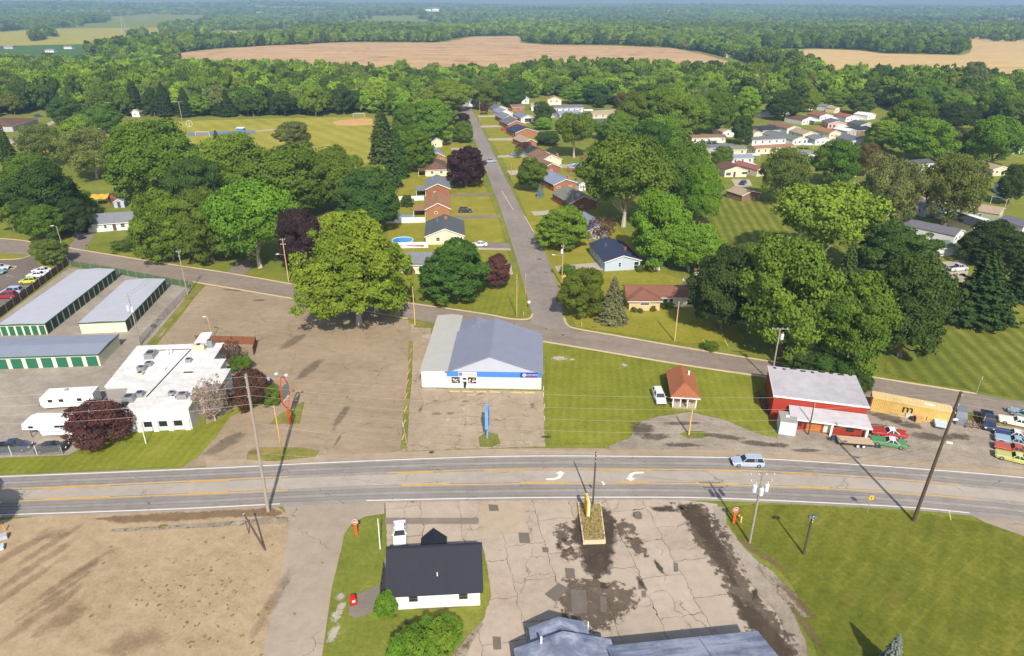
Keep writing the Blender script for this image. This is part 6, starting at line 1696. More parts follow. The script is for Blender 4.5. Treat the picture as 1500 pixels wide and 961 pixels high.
# carports and awnings between the trailers
def carport(x, y, w, d, rot, col_, label):
    o = empty('carport', G(x, y), R(rot), label, 'carport', 'carports among the trailers')
    MB().slab([(-w / 2, 0, 2.5), (w / 2, 0, 2.5), (w / 2, d, 2.75), (-w / 2, d, 2.75)], .1).build('roof', objcol_mat('awning', .5, .06, .8) if 'awning' not in MATS else MATS['awning'], o, color=srgb(*col_))
    for a in (-w / 2 + .15, w / 2 - .15):
        for b in (.15, d - .15): MB().cyl((a, b, 0), (a, b, 2.52), .05, None, 6).build('post', TRIM, o)
for x, y, w, d, rot, c, lab in [(1050, 213, 6, 5, 10, (220, 220, 218), 'white awning beside the long brown-roofed trailer'), (1100, 250, 5, 5, 20, (214, 212, 206), 'white awning between the cream gable and the rusty red roof'), (1135, 206, 5, 6, 20, (226, 226, 226), 'white awning left of the green-grey roofed trailer'),
                                (1170, 200, 5, 5, 14, (224, 222, 216), 'white awning between the two brown-roofed trailers'), (1198, 184, 5, 5, 10, (226, 226, 226), 'white awning beside the yellow-green bush'), (1222, 180, 4, 5, 0, (220, 220, 220), 'white awning right of the first red roof'), (1236, 192, 5, 5, 8, (228, 228, 228), 'white awning above the dark red car'),
                                (1262, 181, 4, 4, 0, (216, 216, 216), 'white awning right of the second red roof'), (1284, 190, 4, 5, -10, (224, 224, 224), 'white awning by the lime-green tree'), (1230, 208, 5, 4, 16, (190, 160, 130), 'tan awning below the orange-brown trailer'), (1184, 220, 5, 4, 0, (222, 222, 220), 'white awning at the lower end of the park lane'), (1440, 334, 5, 6, 30, (214, 214, 212), 'white awning behind the near-black roofed home'),
                                (1478, 300, 7, 5, 40, (222, 222, 222), 'white awning along the long olive-grey home'), (1430, 300, 6, 5, 20, (206, 204, 200), 'pale awning above the white garden shed'), (1240, 268, 7, 5, 4, (206, 208, 210), 'pale awning under the round green tree'), (862, 168, 6, 5, 0, (226, 226, 226), 'white awning right of the long blue-grey roof'), (790, 172, 5, 5, 0, (210, 210, 210), 'white awning left of the long blue-grey roof'), (1105, 236, 5, 4, 0, (200, 200, 204), 'grey awning right of the blue-grey roofed trailer')]:
    carport(x, y, w, d, rot, c, lab)
# ------------------------------------------------------------------ vehicles
PAINT = paint_mat()
RUBBER = mat('rubber', srgb(40, 40, 42), .85)
RIMM = mat('alloy', srgb(176, 178, 182), .35, .05, metal=.7)
CHROME = mat('chrome', srgb(190, 192, 196), .2, .05, metal=.9)
LAMP = mat('headlamp', srgb(226, 226, 218), .15, .05)
TAIL = mat('tail_lamp', srgb(150, 26, 24), .25)
def loft(mb, secs):
    'closed skin through sections (x, half width low, half width high, z low, z mid, z high)'
    rings = []
    for x, wl, wm, wh, z0, zm, z1 in secs:
        rings.append([(x, -wl, z0), (x, wl, z0), (x, wm, zm), (x, wh, z1), (x, -wh, z1), (x, -wm, zm)])
    n = 6
    vs_ = [v for r in rings for v in r]
    fs = []
    for j in range(len(rings) - 1):
        for i in range(n):
            fs.append((j * n + i, (j + 1) * n + i, (j + 1) * n + (i + 1) % n, j * n + (i + 1) % n))
    fs.append(tuple(range(n))); fs.append(tuple((len(rings) - 1) * n + i for i in range(n - 1, -1, -1)))
    return mb.add(vs_, fs)
CARS = {}
SPEC = {  # length, width, belt height, roof height, cabin base front, cabin top front, cabin top rear, cabin base rear (fractions from the nose)
    'sedan': (4.7, 1.8, .92, 1.42, .30, .44, .70, .84), 'suv': (4.7, 1.86, 1.02, 1.68, .27, .40, .90, .985), 'wagon': (4.8, 1.84, .96, 1.56, .28, .42, .90, .98),
    'classic': (5.3, 1.92, .84, 1.30, .40, .50, .64, .76), 'pickup': (5.6, 1.95, 1.08, 1.8, .27, .38, .56, .62), 'hatch': (4.0, 1.74, .96, 1.5, .26, .42, .86, .97)}
def make_car(kind):
    L, W, zb, zr, c0, c1, c2, c3 = SPEC[kind]
    root = empty('car', (0, 0, 0))
    hw = W / 2
    X = lambda f: L / 2 - f * L
    mb = MB()
    hood = zb - (.06 if kind != 'classic' else .02)
    loft(mb, [(X(0), hw * .72, hw * .80, hw * .70, .34, .52, .62 if kind != 'classic' else .72), (X(.03), hw * .90, hw * .92, hw * .84, .25, .52, .74 if kind != 'classic' else .78), (X(.12), hw * .97, hw, hw * .90, .22, .58, hood - .04), (X(c0), hw * .97, hw, hw * .93, .22, .60, zb),
              (X(.5), hw * .98, hw, hw * .94, .22, .62, zb), (X(c3 - .02), hw * .98, hw, hw * .93, .22, .62, zb), (X(.95), hw * .95, hw * .97, hw * .88, .24, .60, zb - .03 if kind != 'sedan' else zb - .05), (X(1), hw * .80, hw * .86, hw * .76, .36, .56, zb - .16)])
    body = mb.build('body', PAINT, root, smooth=False)
    # glasshouse
    gl = MB()
    zt = zr - .05
    b = [(X(c0), hw * .90, zb - .02), (X(c3), hw * .90, zb - .02), (X(c2), hw * .70, zt), (X(c1), hw * .70, zt)]
    vs_ = [(x, s * y, z) for s in (-1, 1) for x, y, z in b]
    gl.add(vs_, [(0, 1, 2, 3), (7, 6, 5, 4), (0, 4, 5, 1), (1, 5, 6, 2), (2, 6, 7, 3), (3, 7, 4, 0)])
    gl.build('windows', GLASS, root)
    rf = MB()
    loft(rf, [(X(c1) + .10, hw * .60, hw * .66, hw * .52, zt - .05, zt, zt + .02), (X(c1) - .15, hw * .70, hw * .71, hw * .62, zt - .02, zt + .02, zr), (X(c2) + .2, hw * .70, hw * .71, hw * .62, zt - .02, zt + .02, zr), (X(c2) - .08, hw * .62, hw * .67, hw * .54, zt - .05, zt, zt + .02)])
    for s in (-1, 1):
        for (xa, xb) in ((X(c0), X(c1)), (X(c3), X(c2))):
            rf.cyl((xa, s * hw * .90, zb - .01), (xb, s * hw * .70, zt), .055, .05, 5)
        xm = X((c1 + c2) / 2 + .01)
        rf.cyl((xm, s * hw * .905, zb - .01), (xm, s * hw * .705, zt), .05, .05, 4)
        if kind in ('suv', 'wagon'):
            xm = X(c2 - .17)
            rf.cyl((xm, s * hw * .905, zb - .01), (xm, s * hw * .705, zt), .06, .06, 4)
            rf.cyl((X(c1) - .3, s * hw * .56, zr + .05), (X(c2) + .2, s * hw * .56, zr + .05), .025, .025, 4)
    rf.build('roof', PAINT, root)
    if kind == 'pickup':
        bb = MB().box(X(.985), X(.64), -hw * .78, hw * .78, .78, zb + .012)
        bb.build('bed', RUBBER, root)
        MB().box(X(.985), X(.64), -hw * .93, -hw * .79, zb - .02, zb + .09).box(X(.985), X(.64), hw * .79, hw * .93, zb - .02, zb + .09).box(X(.995), X(.985), -hw * .93, hw * .93, zb - .05, zb + .09).build('bed_side', PAINT, root)
    r = .33 if kind not in ('pickup', 'suv') else .38
    for fx in (.17, .81):
        for s in (-1, 1):
            w_ = MB().cyl((X(fx), s * (hw - .2), r), (X(fx), s * (hw + .01), r), r, r, 14).build('wheel', RUBBER, root)
            MB().cyl((X(fx), s * (hw + .011), r), (X(fx), s * (hw + .025), r), r * .62, r * .58, 10).build('rim', RIMM, w_)
    for s in (-1, 1):
        MB().box(X(.035), X(-.004), s * hw * .62 - .16, s * hw * .62 + .16, .56, .70).build('headlight', LAMP, root)
        MB().box(X(1.004), X(.975), s * hw * .66 - .14, s * hw * .66 + .14, .62, .80).build('tail_light', TAIL, root)
        MB().box(X(c0 + .05) - .08, X(c0 + .05) + .08, s * (hw + .04) - .07, s * (hw + .04) + .07, zb, zb + .14).build('mirror', PAINT, root)
    bm_ = CHROME if kind == 'classic' else mat('dark_bumper', srgb(60, 60, 64), .6)
    MB().box(X(.012), X(-.014), -hw * .78, hw * .78, .36, .52).build('front_bumper', bm_, root)
    MB().box(X(1.014), X(.99), -hw * .78, hw * .78, .38, .54).build('rear_bumper', bm_, root)
    return root
USED = set()
def car(kind, rear, front, color, label, cat='car', group=None, roofc=None, name=None, at=None, z=.05):
    if kind not in CARS: CARS[kind] = make_car(kind)
    if kind in USED:
        o = copy_tree(CARS[kind])
    else:
        o = CARS[kind]; USED.add(kind)
    for k in ('label', 'category', 'group'):
        if k in o: del o[k]
    a, b = G(*rear), G(*front)
    m = (a + b) / 2
    o.location = (m.x, m.y, z)
    o.rotation_euler = (0, 0, math.atan2(b.y - a.y, b.x - a.x))
    o.name = name or {'pickup': 'pickup_truck', 'suv': 'suv', 'wagon': 'station_wagon', 'classic': 'classic_car'}.get(kind, 'car')
    paint_tree(o, ('body', 'roof', 'mirror', 'bed_side'), color)
    if roofc:
        for ch in o.children:
            if ch.name.split('.')[0] == 'roof': ch.color = roofc
    tag(o, label, cat, group)
    return o
WHITE = srgb(224, 224, 226)
car('wagon', (1117, 681), (1072, 680), srgb(168, 178, 196), 'silver-blue station wagon driving on the main road', 'car')
car('sedan', (586, 771), (586, 801), WHITE, 'white saloon with a sunroof parked behind the black-roofed house')
car('suv', (962, 578), (968, 593), WHITE, 'white car parked on the grass beside the little hut', roofc=WHITE)
row = 'old cars lined up at the right edge'
car('classic', (1322, 640), (1280, 635), srgb(172, 50, 46), 'red classic coupe with a white top beside the red building', roofc=WHITE)
car('classic', (1322, 655), (1280, 648), srgb(84, 138, 88), 'green classic coupe with a white top in front of the red one', roofc=srgb(206, 212, 206))
car('classic', (1373, 608), (1377, 629), srgb(176, 200, 214), 'pale blue old car near the end of the yellow container', roofc=srgb(206, 222, 226))
car('pickup', (1443, 611), (1448, 631), srgb(40, 52, 84), 'dark blue pickup parked nose-out on the gravel lot', 'pickup')
car('classic', (1500, 624), (1476, 619), srgb(232, 226, 208), 'cream old car at the back of the right-edge row', group=row)
car('classic', (1505, 645), (1462, 636), srgb(44, 54, 98), 'dark blue old car with a white top in the right-edge row', roofc=WHITE, group=row)
car('classic', (1506, 655), (1462, 645), srgb(150, 172, 186), 'grey-blue old car in the middle of the right-edge row', group=row)
car('classic', (1506, 667), (1462, 657), srgb(180, 84, 56), 'orange old car second from the front of the right-edge row', group=row)
car('classic', (1508, 680), (1463, 669), srgb(186, 186, 108), 'yellow-green old car at the front of the right-edge row', group=row, roofc=srgb(196, 206, 120))
car('sedan', (1506, 615), (1492, 609), srgb(150, 170, 180), 'pale car cut by the right edge on the roadside verge')
lot = 'cars in the parking lot at the left'
car('sedan', (72, 399), (52, 399), srgb(216, 218, 222), 'white car parked farthest back along the wooden fence', group=lot)
car('sedan', (65, 405), (45, 406), WHITE, 'white car second from the back along the wooden fence', group=lot)
car('hatch', (52, 414), (33, 415), srgb(190, 196, 66), 'lime-yellow hatchback along the wooden fence', group=lot)
car('suv', (31, 429), (6, 430), srgb(168, 182, 204), 'silver-blue car beside the red one along the wooden fence', group=lot)
car('suv', (22, 436), (-2, 437), srgb(150, 30, 44), 'dark red car nearest the front along the wooden fence', group=lot)
car('sedan', (-8, 395), (10, 394), srgb(190, 196, 204), 'silver car at the left edge of the parking lot', group=lot)
car('sedan', (-14, 401), (3, 401), srgb(110, 150, 156), 'teal car at the left edge of the parking lot', group=lot)
car('suv', (122, 352), (110, 346), srgb(36, 38, 58), 'dark car in the driveway of the white ranch house')
car('pickup', (709, 238.5), (726, 237.5), srgb(150, 162, 178), 'grey pickup crossing the street by the purple maple', 'pickup')
car('suv', (672, 311), (692, 311), srgb(44, 48, 60), 'black car on the driveway of the orange-brown roofed brick house')
car('sedan', (714, 360.5), (691, 360.5), WHITE, 'white car on the driveway of the pool house')
car('pickup', (735, 191), (748, 190.5), srgb(180, 50, 48), 'bright red pickup on a driveway in the brick row', 'pickup')
car('sedan', (748, 228), (762, 227.5), srgb(110, 130, 166), 'blue car on a pale driveway of the right-hand row')
car('sedan', (767, 178), (773, 176), srgb(60, 64, 80), 'dark car in front of the white gabled garage')
car('suv', (1086, 272), (1091, 268), srgb(44, 70, 130), 'blue car parked by the brown shed-like house')
car('suv', (52, 172), (62, 171), srgb(60, 80, 130), 'dark blue car behind the brown-roofed hall')
car('pickup', (0, 661), (38, 658), srgb(52, 62, 84), 'dark blue vehicle behind the chain-link fence at the left', 'pickup')
car('sedan', (62, 661), (92, 658), srgb(36, 38, 48), 'black vehicle behind the chain-link fence by the fifth-wheel trailer')
car('sedan', (1236, 190), (1244, 189), srgb(120, 34, 40), 'dark red car between the trailers of the park')
car('suv', (806, 173), (814, 172), WHITE, 'white car below the long blue-grey roof')
for x, y, k, c, lab in [(1150, 232, 'sedan', (170, 60, 56), 'red car on the lane below the tan-roofed trailer'), (1200, 208, 'suv', (210, 212, 216), 'white car at the mouth of the park lane'), (1226, 194, 'sedan', (70, 74, 84), 'charcoal car beside the pink-walled porch'), (1208, 200, 'pickup', (120, 128, 140), 'grey pickup on the park lane'), (1253, 206, 'sedan', (150, 152, 158), 'grey car below the white metal roof'), (1120, 206, 'suv', (60, 84, 120), 'blue car by the cream shed in the park'),
                        (1246, 183, 'sedan', (206, 206, 204), 'white car between the two red roofs'), (890, 166, 'suv', (190, 192, 196), 'silver car on the pale turning area'), (902, 170, 'sedan', (96, 40, 40), 'maroon car on the pale turning area'), (1402, 396, 'pickup', (196, 200, 204), 'white pickup on the drive by the bare yard'), (1436, 352, 'sedan', (226, 226, 226), 'white car beside the double-width home')]:
    car(k, (x - 4, y + .4), (x + 4, y - .4), srgb(*c), lab, 'pickup' if k == 'pickup' else 'car')
def covered_car():
    a, b = G(1403, 600), G(1408, 627)
    r = empty('covered_car', (a + b) / 2, math.atan2(b.y - a.y, b.x - a.x), 'boxy vehicle under a grey cover on the gravel lot', 'car')
    mb = MB()
    loft(mb, [(2.6, .8, .85, .7, 0, .5, .75), (1.5, .95, .95, .85, 0, .55, 1.0), (.7, .98, .92, .75, 0, .9, 1.75), (-1.6, .98, .92, .75, 0, .9, 1.8), (-2.4, .9, .88, .8, 0, .6, 1.2)])
    mb.build('cover', mat('grey_cover', srgb(116, 120, 130), .6, .15, 1.5), r)
    MB().cyl((2.3, -.85, .1), (2.3, .85, .1), .05).build('hem', mat('steel', srgb(140, 142, 144), .5), r)
    for s in (-1, 1): MB().cyl((1.6, s * .86, .3), (1.6, s * 1.0, .3), .3, None, 12).build('wheel', RUBBER, r)
covered_car()
def rv(A, B, kind, label):
    a, rz, w = place(A, B)
    r = empty('travel_trailer' if kind == 'bumper' else 'fifth_wheel_trailer', a, rz, label, 'camper trailer')
    wm = mat('camper_white', srgb(226, 226, 226), .4, .04)
    L = 9.0 if kind == 'bumper' else 10.2
    h = 3.0
    if kind == 'bumper': prof = [(.0, 1.2), (.5, .55), (L, .55), (L, h), (.75, h), (.15, 2.5)]
    else: prof = [(0, 1.75), (2.5, 1.65), (2.9, .55), (L, .6), (L, h + .1), (1.4, h + .35), (.25, h - .1)]
    MB().profile(prof, 0, 2.5).build('body', wm, r)
    MB().profile([(x, z) for x, z in ([(1.2, h + .012), (L - .5, h + .012), (L - .6, h + .2), (1.4, h + .2)] if kind == 'bumper' else [(2.4, h + .3), (L - .4, h + .15), (L - .6, h + .36), (2.6, h + .5)])], .4, 2.1).build('roof_pod', wm, r)
    for x in ((1.8, 3.6, 6.6) if kind == 'bumper' else (1.5, 5.6, 6.4)):
        f = MB().box(x - .45, x + .45, -.03, .01, 1.55 if kind == 'bumper' else 1.95, 2.25 if kind == 'bumper' else 2.5).build('window', TRIM, r)
        MB().box(x - .38, x + .38, -.045, -.03, 1.62 if kind == 'bumper' else 2.02, 2.18 if kind == 'bumper' else 2.43).build('pane', GLASS, f)
    st = mat('camper_stripe', srgb(96, 104, 130), .4)
    MB().slab([(1.5 if kind == 'bumper' else 1.6, -.012, 1.3), (L - .5, -.012, 1.18), (L - .5, -.012, 1.28), (1.5, -.012, 1.36)], .008).build('stripe', st, r)
    MB().box(L * .6, L * .6 + .7, -.02, .012, .7, 2.5).build('door', mat('camper_door', srgb(206, 206, 208), .4), r)
    for x in (L * .62, L * .74):
        for y in (.12, 2.38): MB().cyl((x, y - .1, .36), (x, y + .1, .36), .36, None, 12).build('wheel', RUBBER, r)
    if kind == 'bumper': MB().cyl((-1.2, 1.25, .5), (.4, 1.25, .62), .07).box(-.7, -.2, 1.0, 1.5, .5, .95).build('hitch', mat('dark_metal', None), r)
    else:
        for y in (.3, 2.2): MB().cyl((1.0, y, 0), (1.0, y, 1.72), .06).build('landing_leg', mat('dark_metal', None), r)
    MB().box(4, 4.6, 1.0, 1.5, h + .2, h + .42).build('roof_vent', mat('grey_lid', srgb(150, 148, 140)), r)
rv((62, 602), (136, 598), 'bumper', 'white travel trailer parked in the storage yard')
rv((37, 643), (110, 641), 'fifth', 'white fifth-wheel trailer half behind the maroon shrub')
def small_rv():
    a, rz, w = place((1378, 427), (1390, 425))
    r = empty('motor_camper', a, R(60), 'white camper beside the bare yard at the right', 'camper')
    MB().profile([(0, .5), (5.5, .5), (5.5, 2.8), (.9, 2.9), (.2, 2.2), (0, 1.2)], 0, 2.3).build('body', mat('camper_white', None), r)
    for x in (1.8, 3.8): MB().box(x - .4, x + .4, -.03, .01, 1.5, 2.2).build('window', GLASS, r)
    for x in (1.1, 4.2):
        for y in (.1, 2.2): MB().cyl((x, y - .1, .34), (x, y + .1, .34), .34, None, 12).build('wheel', RUBBER, r)
small_rv()
def container():
    a, rz, w = place((1273, 601), (1385, 622))
    r = empty('shipping_container', a, R(-24), 'long faded yellow shipping container lying beside the side road', 'container')
    L, W, h = 12.2, 2.5, 2.6
    mb = MB()
    n = 44
    prof = []
    for k in range(n):
        x0 = .15 + (L - .3) * k / n; dx = (L - .3) / n
        prof += [(x0, 0), (x0 + dx * .35, 0), (x0 + dx * .5, .05), (x0 + dx * .85, .05)]
    poly = [(0, -.02), (.15, -.02)] + prof + [(L - .15, -.02), (L, -.02), (L, W), (0, W)]
    mb.prism(poly, .15, h - .02)
    yel = pave_mat('faded_yellow_steel', srgb(176, 146, 80), srgb(206, 176, 102), srgb(218, 192, 126), spots=[(.7, .66, srgb(140, 104, 66), .7)], rough=.7)
    mb.build('wall', yel, r)
    rb = MB().box(.0, L, .02, W, h, h + .05)
    for k in range(20): rb.box(.3 + k * .6, .55 + k * .6, .15, W - .15, h + .05, h + .08)
    rb.build('roof', pave_mat('bleached_yellow_steel', srgb(186, 158, 106), srgb(212, 188, 134), srgb(222, 202, 154), spots=[(.6, .64, srgb(150, 112, 74), .75)], rough=.7), r)
    for x in (-.02, L - .16):
        for y in (-.06, W - .1):
            MB().box(x, x + .18, y, y + .16, 0, h + .1).build('corner_post', mat('rust', srgb(110, 74, 50), .9, .3, 4), r)
    MB().box(0, L, -.05, -.021, h - .16, h + .02).box(0, L, -.05, -.021, .0, .17).build('rail', yel, r)
    lettering('m', 2.3, mat('black_lettering', srgb(40, 36, 34), .7), r, (5.7, -.06, 1.62), (math.pi / 2, 0, 0), .01)
    MB().box(8.0, 9.6, .9, 1.6, h + .081, h + .11).build('roof_patch', mat('white_tarp', srgb(220, 216, 204)), r)
container()
def stack(name, px, label, cat, build, rot=0, group=None):
    o = empty(name, G(*px), R(rot), label, cat, group)
    build(o)
    return o
WOODM = mat('weathered_wood', srgb(150, 130, 106), .9, .25, 3)
def pallet(o):
    for k in range(6): MB().box(k * .22, k * .22 + .14, 0, 1.2, .1, .13).build('board', WOODM, o)
    for y in (.05, .55, 1.05): MB().box(0, 1.24, y, y + .1, 0, .1).build('runner', WOODM, o)
for i, (x, y, t) in enumerate([(1290, 603, 62), (1297, 604, 66), (1304, 607, 60), (1312, 608, 64), (1320, 610, 58)]):
    o = stack('pallet', (x, y), ['leftmost', 'second', 'third', 'fourth', 'rightmost'][i] + ' wooden pallet leaning on the yellow container', 'pallet', pallet, -24, 'pallets leaning on the container')
    o.rotation_euler = (R(t), 0, R(-24))
    o.location.z = .15
JUNKM = [mat('rust', None), mat('dark_junk', srgb(60, 54, 50), .9, .3, 3), mat('pale_junk', srgb(196, 190, 178), .8), mat('tan_junk', srgb(190, 150, 96), .8)]
for i, (x, y, m, lab, nm) in enumerate([(1330, 611, 2, 'pale appliance carcass in front of the yellow container', 'appliance'), (1345, 618, 3, 'tan crate by the right half of the yellow container', 'crate'), (1337, 615, 1, 'dark engine block by the yellow container', 'engine_block'), (1356, 616, 0, 'rusty drum near the pale blue old car', 'drum')]):
    def b(o, i=i, m=m):
        if i == 3: MB().cyl((0, 0, 0), (0, 0, .9), .32, None, 12).cyl((0, 0, .28), (0, 0, .32), .34, None, 12).cyl((0, 0, .6), (0, 0, .64), .34, None, 12).build('shell', JUNKM[m], o)
        elif i == 2: MB().box(-.5, .5, -.3, .3, 0, .5).cyl((-.4, 0, .5), (.4, 0, .5), .2).box(-.2, .2, -.5, -.3, .1, .6).cyl((.5, 0, .3), (.7, 0, .3), .2).build('block', JUNKM[m], o)
        else: MB().box(-.5, .5, -.4, .4, .05, .95).box(-.55, .55, -.45, .45, .95, 1.0).box(-.42, .42, -.43, -.4, .15, .85).box(-.5, -.4, -.4, .4, 0, .05).box(.4, .5, -.4, .4, 0, .05).build('body', JUNKM[m], o)
    stack(nm, (x, y), lab, nm.replace('_', ' '), b, -20)
def scrap_frame(o):
    m = mat('rust', None)
    for x in (0, 1.0, 2.0, 2.9): MB().cyl((x, 0, 0), (x, .2, 1.5), .05).cyl((x, 0, .02), (x, 4.2, .02), .05).build('upright', m, o)
    for y, z in ((0, .4), (.1, 1.0), (1.4, .06), (2.8, .06), (4.1, .06)): MB().cyl((0, y, z), (2.9, y, z), .05).build('rail', m, o)
    for x in (.4, 1.5, 2.5): MB().cyl((x, .8, .05), (x + .3, 3.6, .9), .06).build('bar', m, o)
stack('scrap_frame', (1414, 627), 'rusty open metal frame between the covered vehicle and the dark blue pickup', 'metal frame', scrap_frame, -12)
def flat_trailer():
    a, rz, w = place((1215, 652), (1268, 656))
    r = empty('flatbed_trailer', a, rz, 'low car-hauling trailer with a wooden deck in front of the red building', 'trailer')
    MB().box(1.4, 6.8, 0, 2.1, .52, .62).build('deck', mat('pale_planks', srgb(186, 160, 134), .85, .15, 3), r)
    MB().box(1.4, 6.9, -.06, -.004, .4, .64).box(1.4, 6.9, 2.104, 2.16, .4, .64).box(1.3, 1.396, 0, 2.1, .4, .64).cyl((1.35, .4, .5), (.1, 1.05, .5), .05).cyl((1.35, 1.7, .5), (.1, 1.05, .5), .05).build('frame', mat('dark_metal', None), r)
    for x in (4.2, 5.1):
        for y in (-.2, 2.3):
            w_ = MB().cyl((x, y - .1, .34), (x, y + .1, .34), .34, None, 14).build('wheel', RUBBER, r)
            MB().cyl((x, y - .12, .34), (x, y - .101, .34), .22, None, 10).build('rim', TRIM, w_)
    MB().box(.4, .9, .8, 1.3, .55, 1.05).build('winch_box', mat('navy_box', srgb(50, 58, 84)), r)
    MB().slab([(6.95, .1, .1), (8.0, .1, .03), (8.0, 2.0, .03), (6.95, 2.0, .5)], .05).build('ramp', mat('dark_metal', None), r)
flat_trailer()

# ------------------------------------------------------------------ poles, lamps, wires
POLE = objcol_mat('pole_wood', .9, .2, 2.5, .1, streak=(3, 3, .4))
POLEC = {'brown': srgb(128, 108, 90), 'grey': srgb(150, 142, 130), 'dark': srgb(88, 76, 66), 'tan': srgb(190, 158, 116), 'yellow': srgb(206, 168, 104), 'white': srgb(222, 222, 220)}
INS = mat('insulator', srgb(214, 214, 210), .4)
STEEL = mat('steel', srgb(140, 142, 144), .5)
TOPS = {}
def pole(key, base, ytop, color, label, r=.15, arms=(), lean_px=None, lamp=None, trans=None, name='utility_pole', cat='utility pole', group=None, arm_rot=0, flood=False):
    b = G(*base)
    h = height_to(b, ytop)
    t = Vector((b.x, b.y, h))
    if lean_px is not None:     # the top as seen in the photograph, at that height
        q = G(*lean_px, h)
        t = Vector((q.x, b.y + (q.y - b.y) * .3, h))
    o = empty(name, b, 0, label, cat, group)
    tl = t - b
    MB().cyl((0, 0, -.2), tl, r, r * .68, 10).build('shaft', POLE, o, color=POLEC[color])
    ax = Vector((math.cos(R(arm_rot)), math.sin(R(arm_rot)), 0))
    TOPS[key] = []
    for (dz, half, npin) in arms:
        f = 1 - dz / h
        c = tl * f
        A = MB().cyl(c - ax * half + Vector((0, 0, 0)), c + ax * half, .075, .075, 5)
        ao = A.build('crossarm', POLE, o, color=POLEC['grey'])
        for k in range(npin):
            s = -half + 2 * half * (k + .15) / (npin - .7) if npin > 1 else 0
            p = c + ax * s
            MB().cyl(p, p + Vector((0, 0, .28)), .05, .07, 6).build('insulator', INS, ao)
            TOPS[key].append(b + p + Vector((0, 0, .28)))
    if not arms:
        for f in (.985, .92, .86, .80):
            TOPS[key].append(b + tl * f)
        for f in (.985, .92, .86):
            p = tl * f
            MB().cyl(p + Vector((0, -r, 0)), p + Vector((0, -r - .18, 0)), .06, .06, 6).build('insulator', INS, o)
    for (f, dx, dy, ln) in (lamp or []):
        p = tl * f
        e = p + Vector((dx * ln, dy * ln, .35))
        lo = MB().cyl(p, e, .035).build('lamp_arm', STEEL, o)
        MB().obox(e + Vector((dx * .3, dy * .3, 0)), (.75, .3, .16), math.atan2(dy, dx)).build('lamp_head', INS, lo)
    for (f, dx, dy) in (trans or []):
        p = tl * f + Vector((dx, dy, 0))
        q = MB().cyl(p - Vector((0, 0, .5)), p + Vector((0, 0, .45)), .3, None, 10).cyl(p + Vector((0, 0, .45)), p + Vector((0, 0, .55)), .3, .12, 10).build('transformer', mat('transformer_grey', srgb(200, 204, 208), .45), o)
        MB().cyl(p + Vector((.08, 0, .5)), p + Vector((.1, 0, .85)), .05).build('bushing', INS, q)
    if flood:
        for s in (-1, 1):
            MB().obox(tl + Vector((s * .32, -.1, -.25)), (.42, .28, .36), 0, R(-20)).build('floodlight', mat('dark_steel', srgb(90, 98, 112), .4), o)
        MB().cyl(tl + Vector((-.45, 0, -.35)), tl + Vector((.45, 0, -.35)), .04).build('bracket', STEEL, o)
    return o
pole('a', (393, 749), 548, 'grey', 'tall weathered pole with white insulators at the left road junction', .24, lean_px=(360, 548))
pole('b', (868, 745), 662, 'dark', 'slim dark pole rising from the stone planter', .15)
pole('c', (1338, 763), 574, 'dark', 'tall dark leaning pole at the edge of the olive lawn', .24, lean_px=(1408, 574), lamp=[(.62, .9, -.3, .5), (.78, .9, .2, .4)])
pole('d', (1098, 795), 693, 'grey', 'pole with three transformers at the corner of the olive lawn', .16, arms=((.3, 1.6, 4), (1.3, 1.5, 3)), trans=((.80, -.75, -.1), (.78, 0, -.5), (.81, .75, -.1)))
pole('e', (1177, 812), 754, 'dark', 'short dark pole carrying two floodlights on the olive lawn', .16, flood=True, name='floodlight_pole', cat='light pole')
pole('f', (1129, 560), 481, 'grey', 'pole with a wide crossarm behind the red building', .16, arms=((.15, 1.5, 4),), lean_px=(1143, 481), trans=((.86, .5, -.2),))
pole('g', (988, 500), 442, 'tan', 'tan pole on the lawn in front of the ranch house', .15)
pole('h', (757, 464), 402, 'tan', 'thin tan pole at the corner by the small purple-leaved tree', .11)
pole('i', (608, 476), 420, 'yellow', 'bare yellowish post at the back of the store lot', .13, name='post', cat='post')
pole('j', (423, 413), 349, 'tan', 'tan pole with a street lamp left of the huge sycamore', .15, arms=((.4, .7, 2), (1.6, .7, 2)), lamp=[(.62, -1, -.1, 1.4)])
pole('k', (275, 432), 367, 'grey', 'grey pole at the corner of the storage yard fence', .15, arms=((.3, .6, 2), (1.4, .4, 1)))
pole('l', (209, 374), 319, 'tan', 'tan pole on the white ranch house lawn', .15, arms=((.3, .6, 2),))
pole('m', (92, 363), 331, 'grey', 'grey street-lamp pole behind the parking lot tree', .13, lamp=[(.97, -.9, -.3, .8)], name='street_lamp', cat='street lamp')
pole('n', (206, 505), 432, 'grey', 'pole with a transformer between the storage buildings and the white roof', .15, arms=((.2, .6, 2),), trans=((.74, -.5, -.2), (.72, .35, -.3)))
pole('o', (1009, 637), 600, 'yellow', 'bare yellowish stub pole on the drive island by the hut', .15, name='stub_pole', cat='pole')
pole('ee', (1184, 637), 590, 'dark', 'dark service pole standing before the red building porch', .12, lean_px=(1193, 590))
pole('p', (1247, 568), 523, 'grey', 'pole standing behind the right end of the red building', .15)
pole('q', (823, 418), 358, 'tan', 'tan pole with a street lamp at the street corner', .15, arms=((.5, .5, 2),), lamp=[(.72, -1, 0, 2.0)], trans=((.84, -.3, -.3),))
pole('r', (838, 312), 276, 'grey', 'grey pole on the lawn across from the pool house', .14)
pole('s', (749, 264), 238, 'grey', 'grey pole on the right-hand side of the street by the driveway', .13)
pole('t', (703, 183), 148, 'grey', 'grey pole with a white lamp near the top end of the street', .14, lamp=[(.9, .3, -.9, .6)])
pole('u', (1381, 478), 470, 'grey', 'short marker post on the striped lawn', .08, name='post', cat='post') if False else None
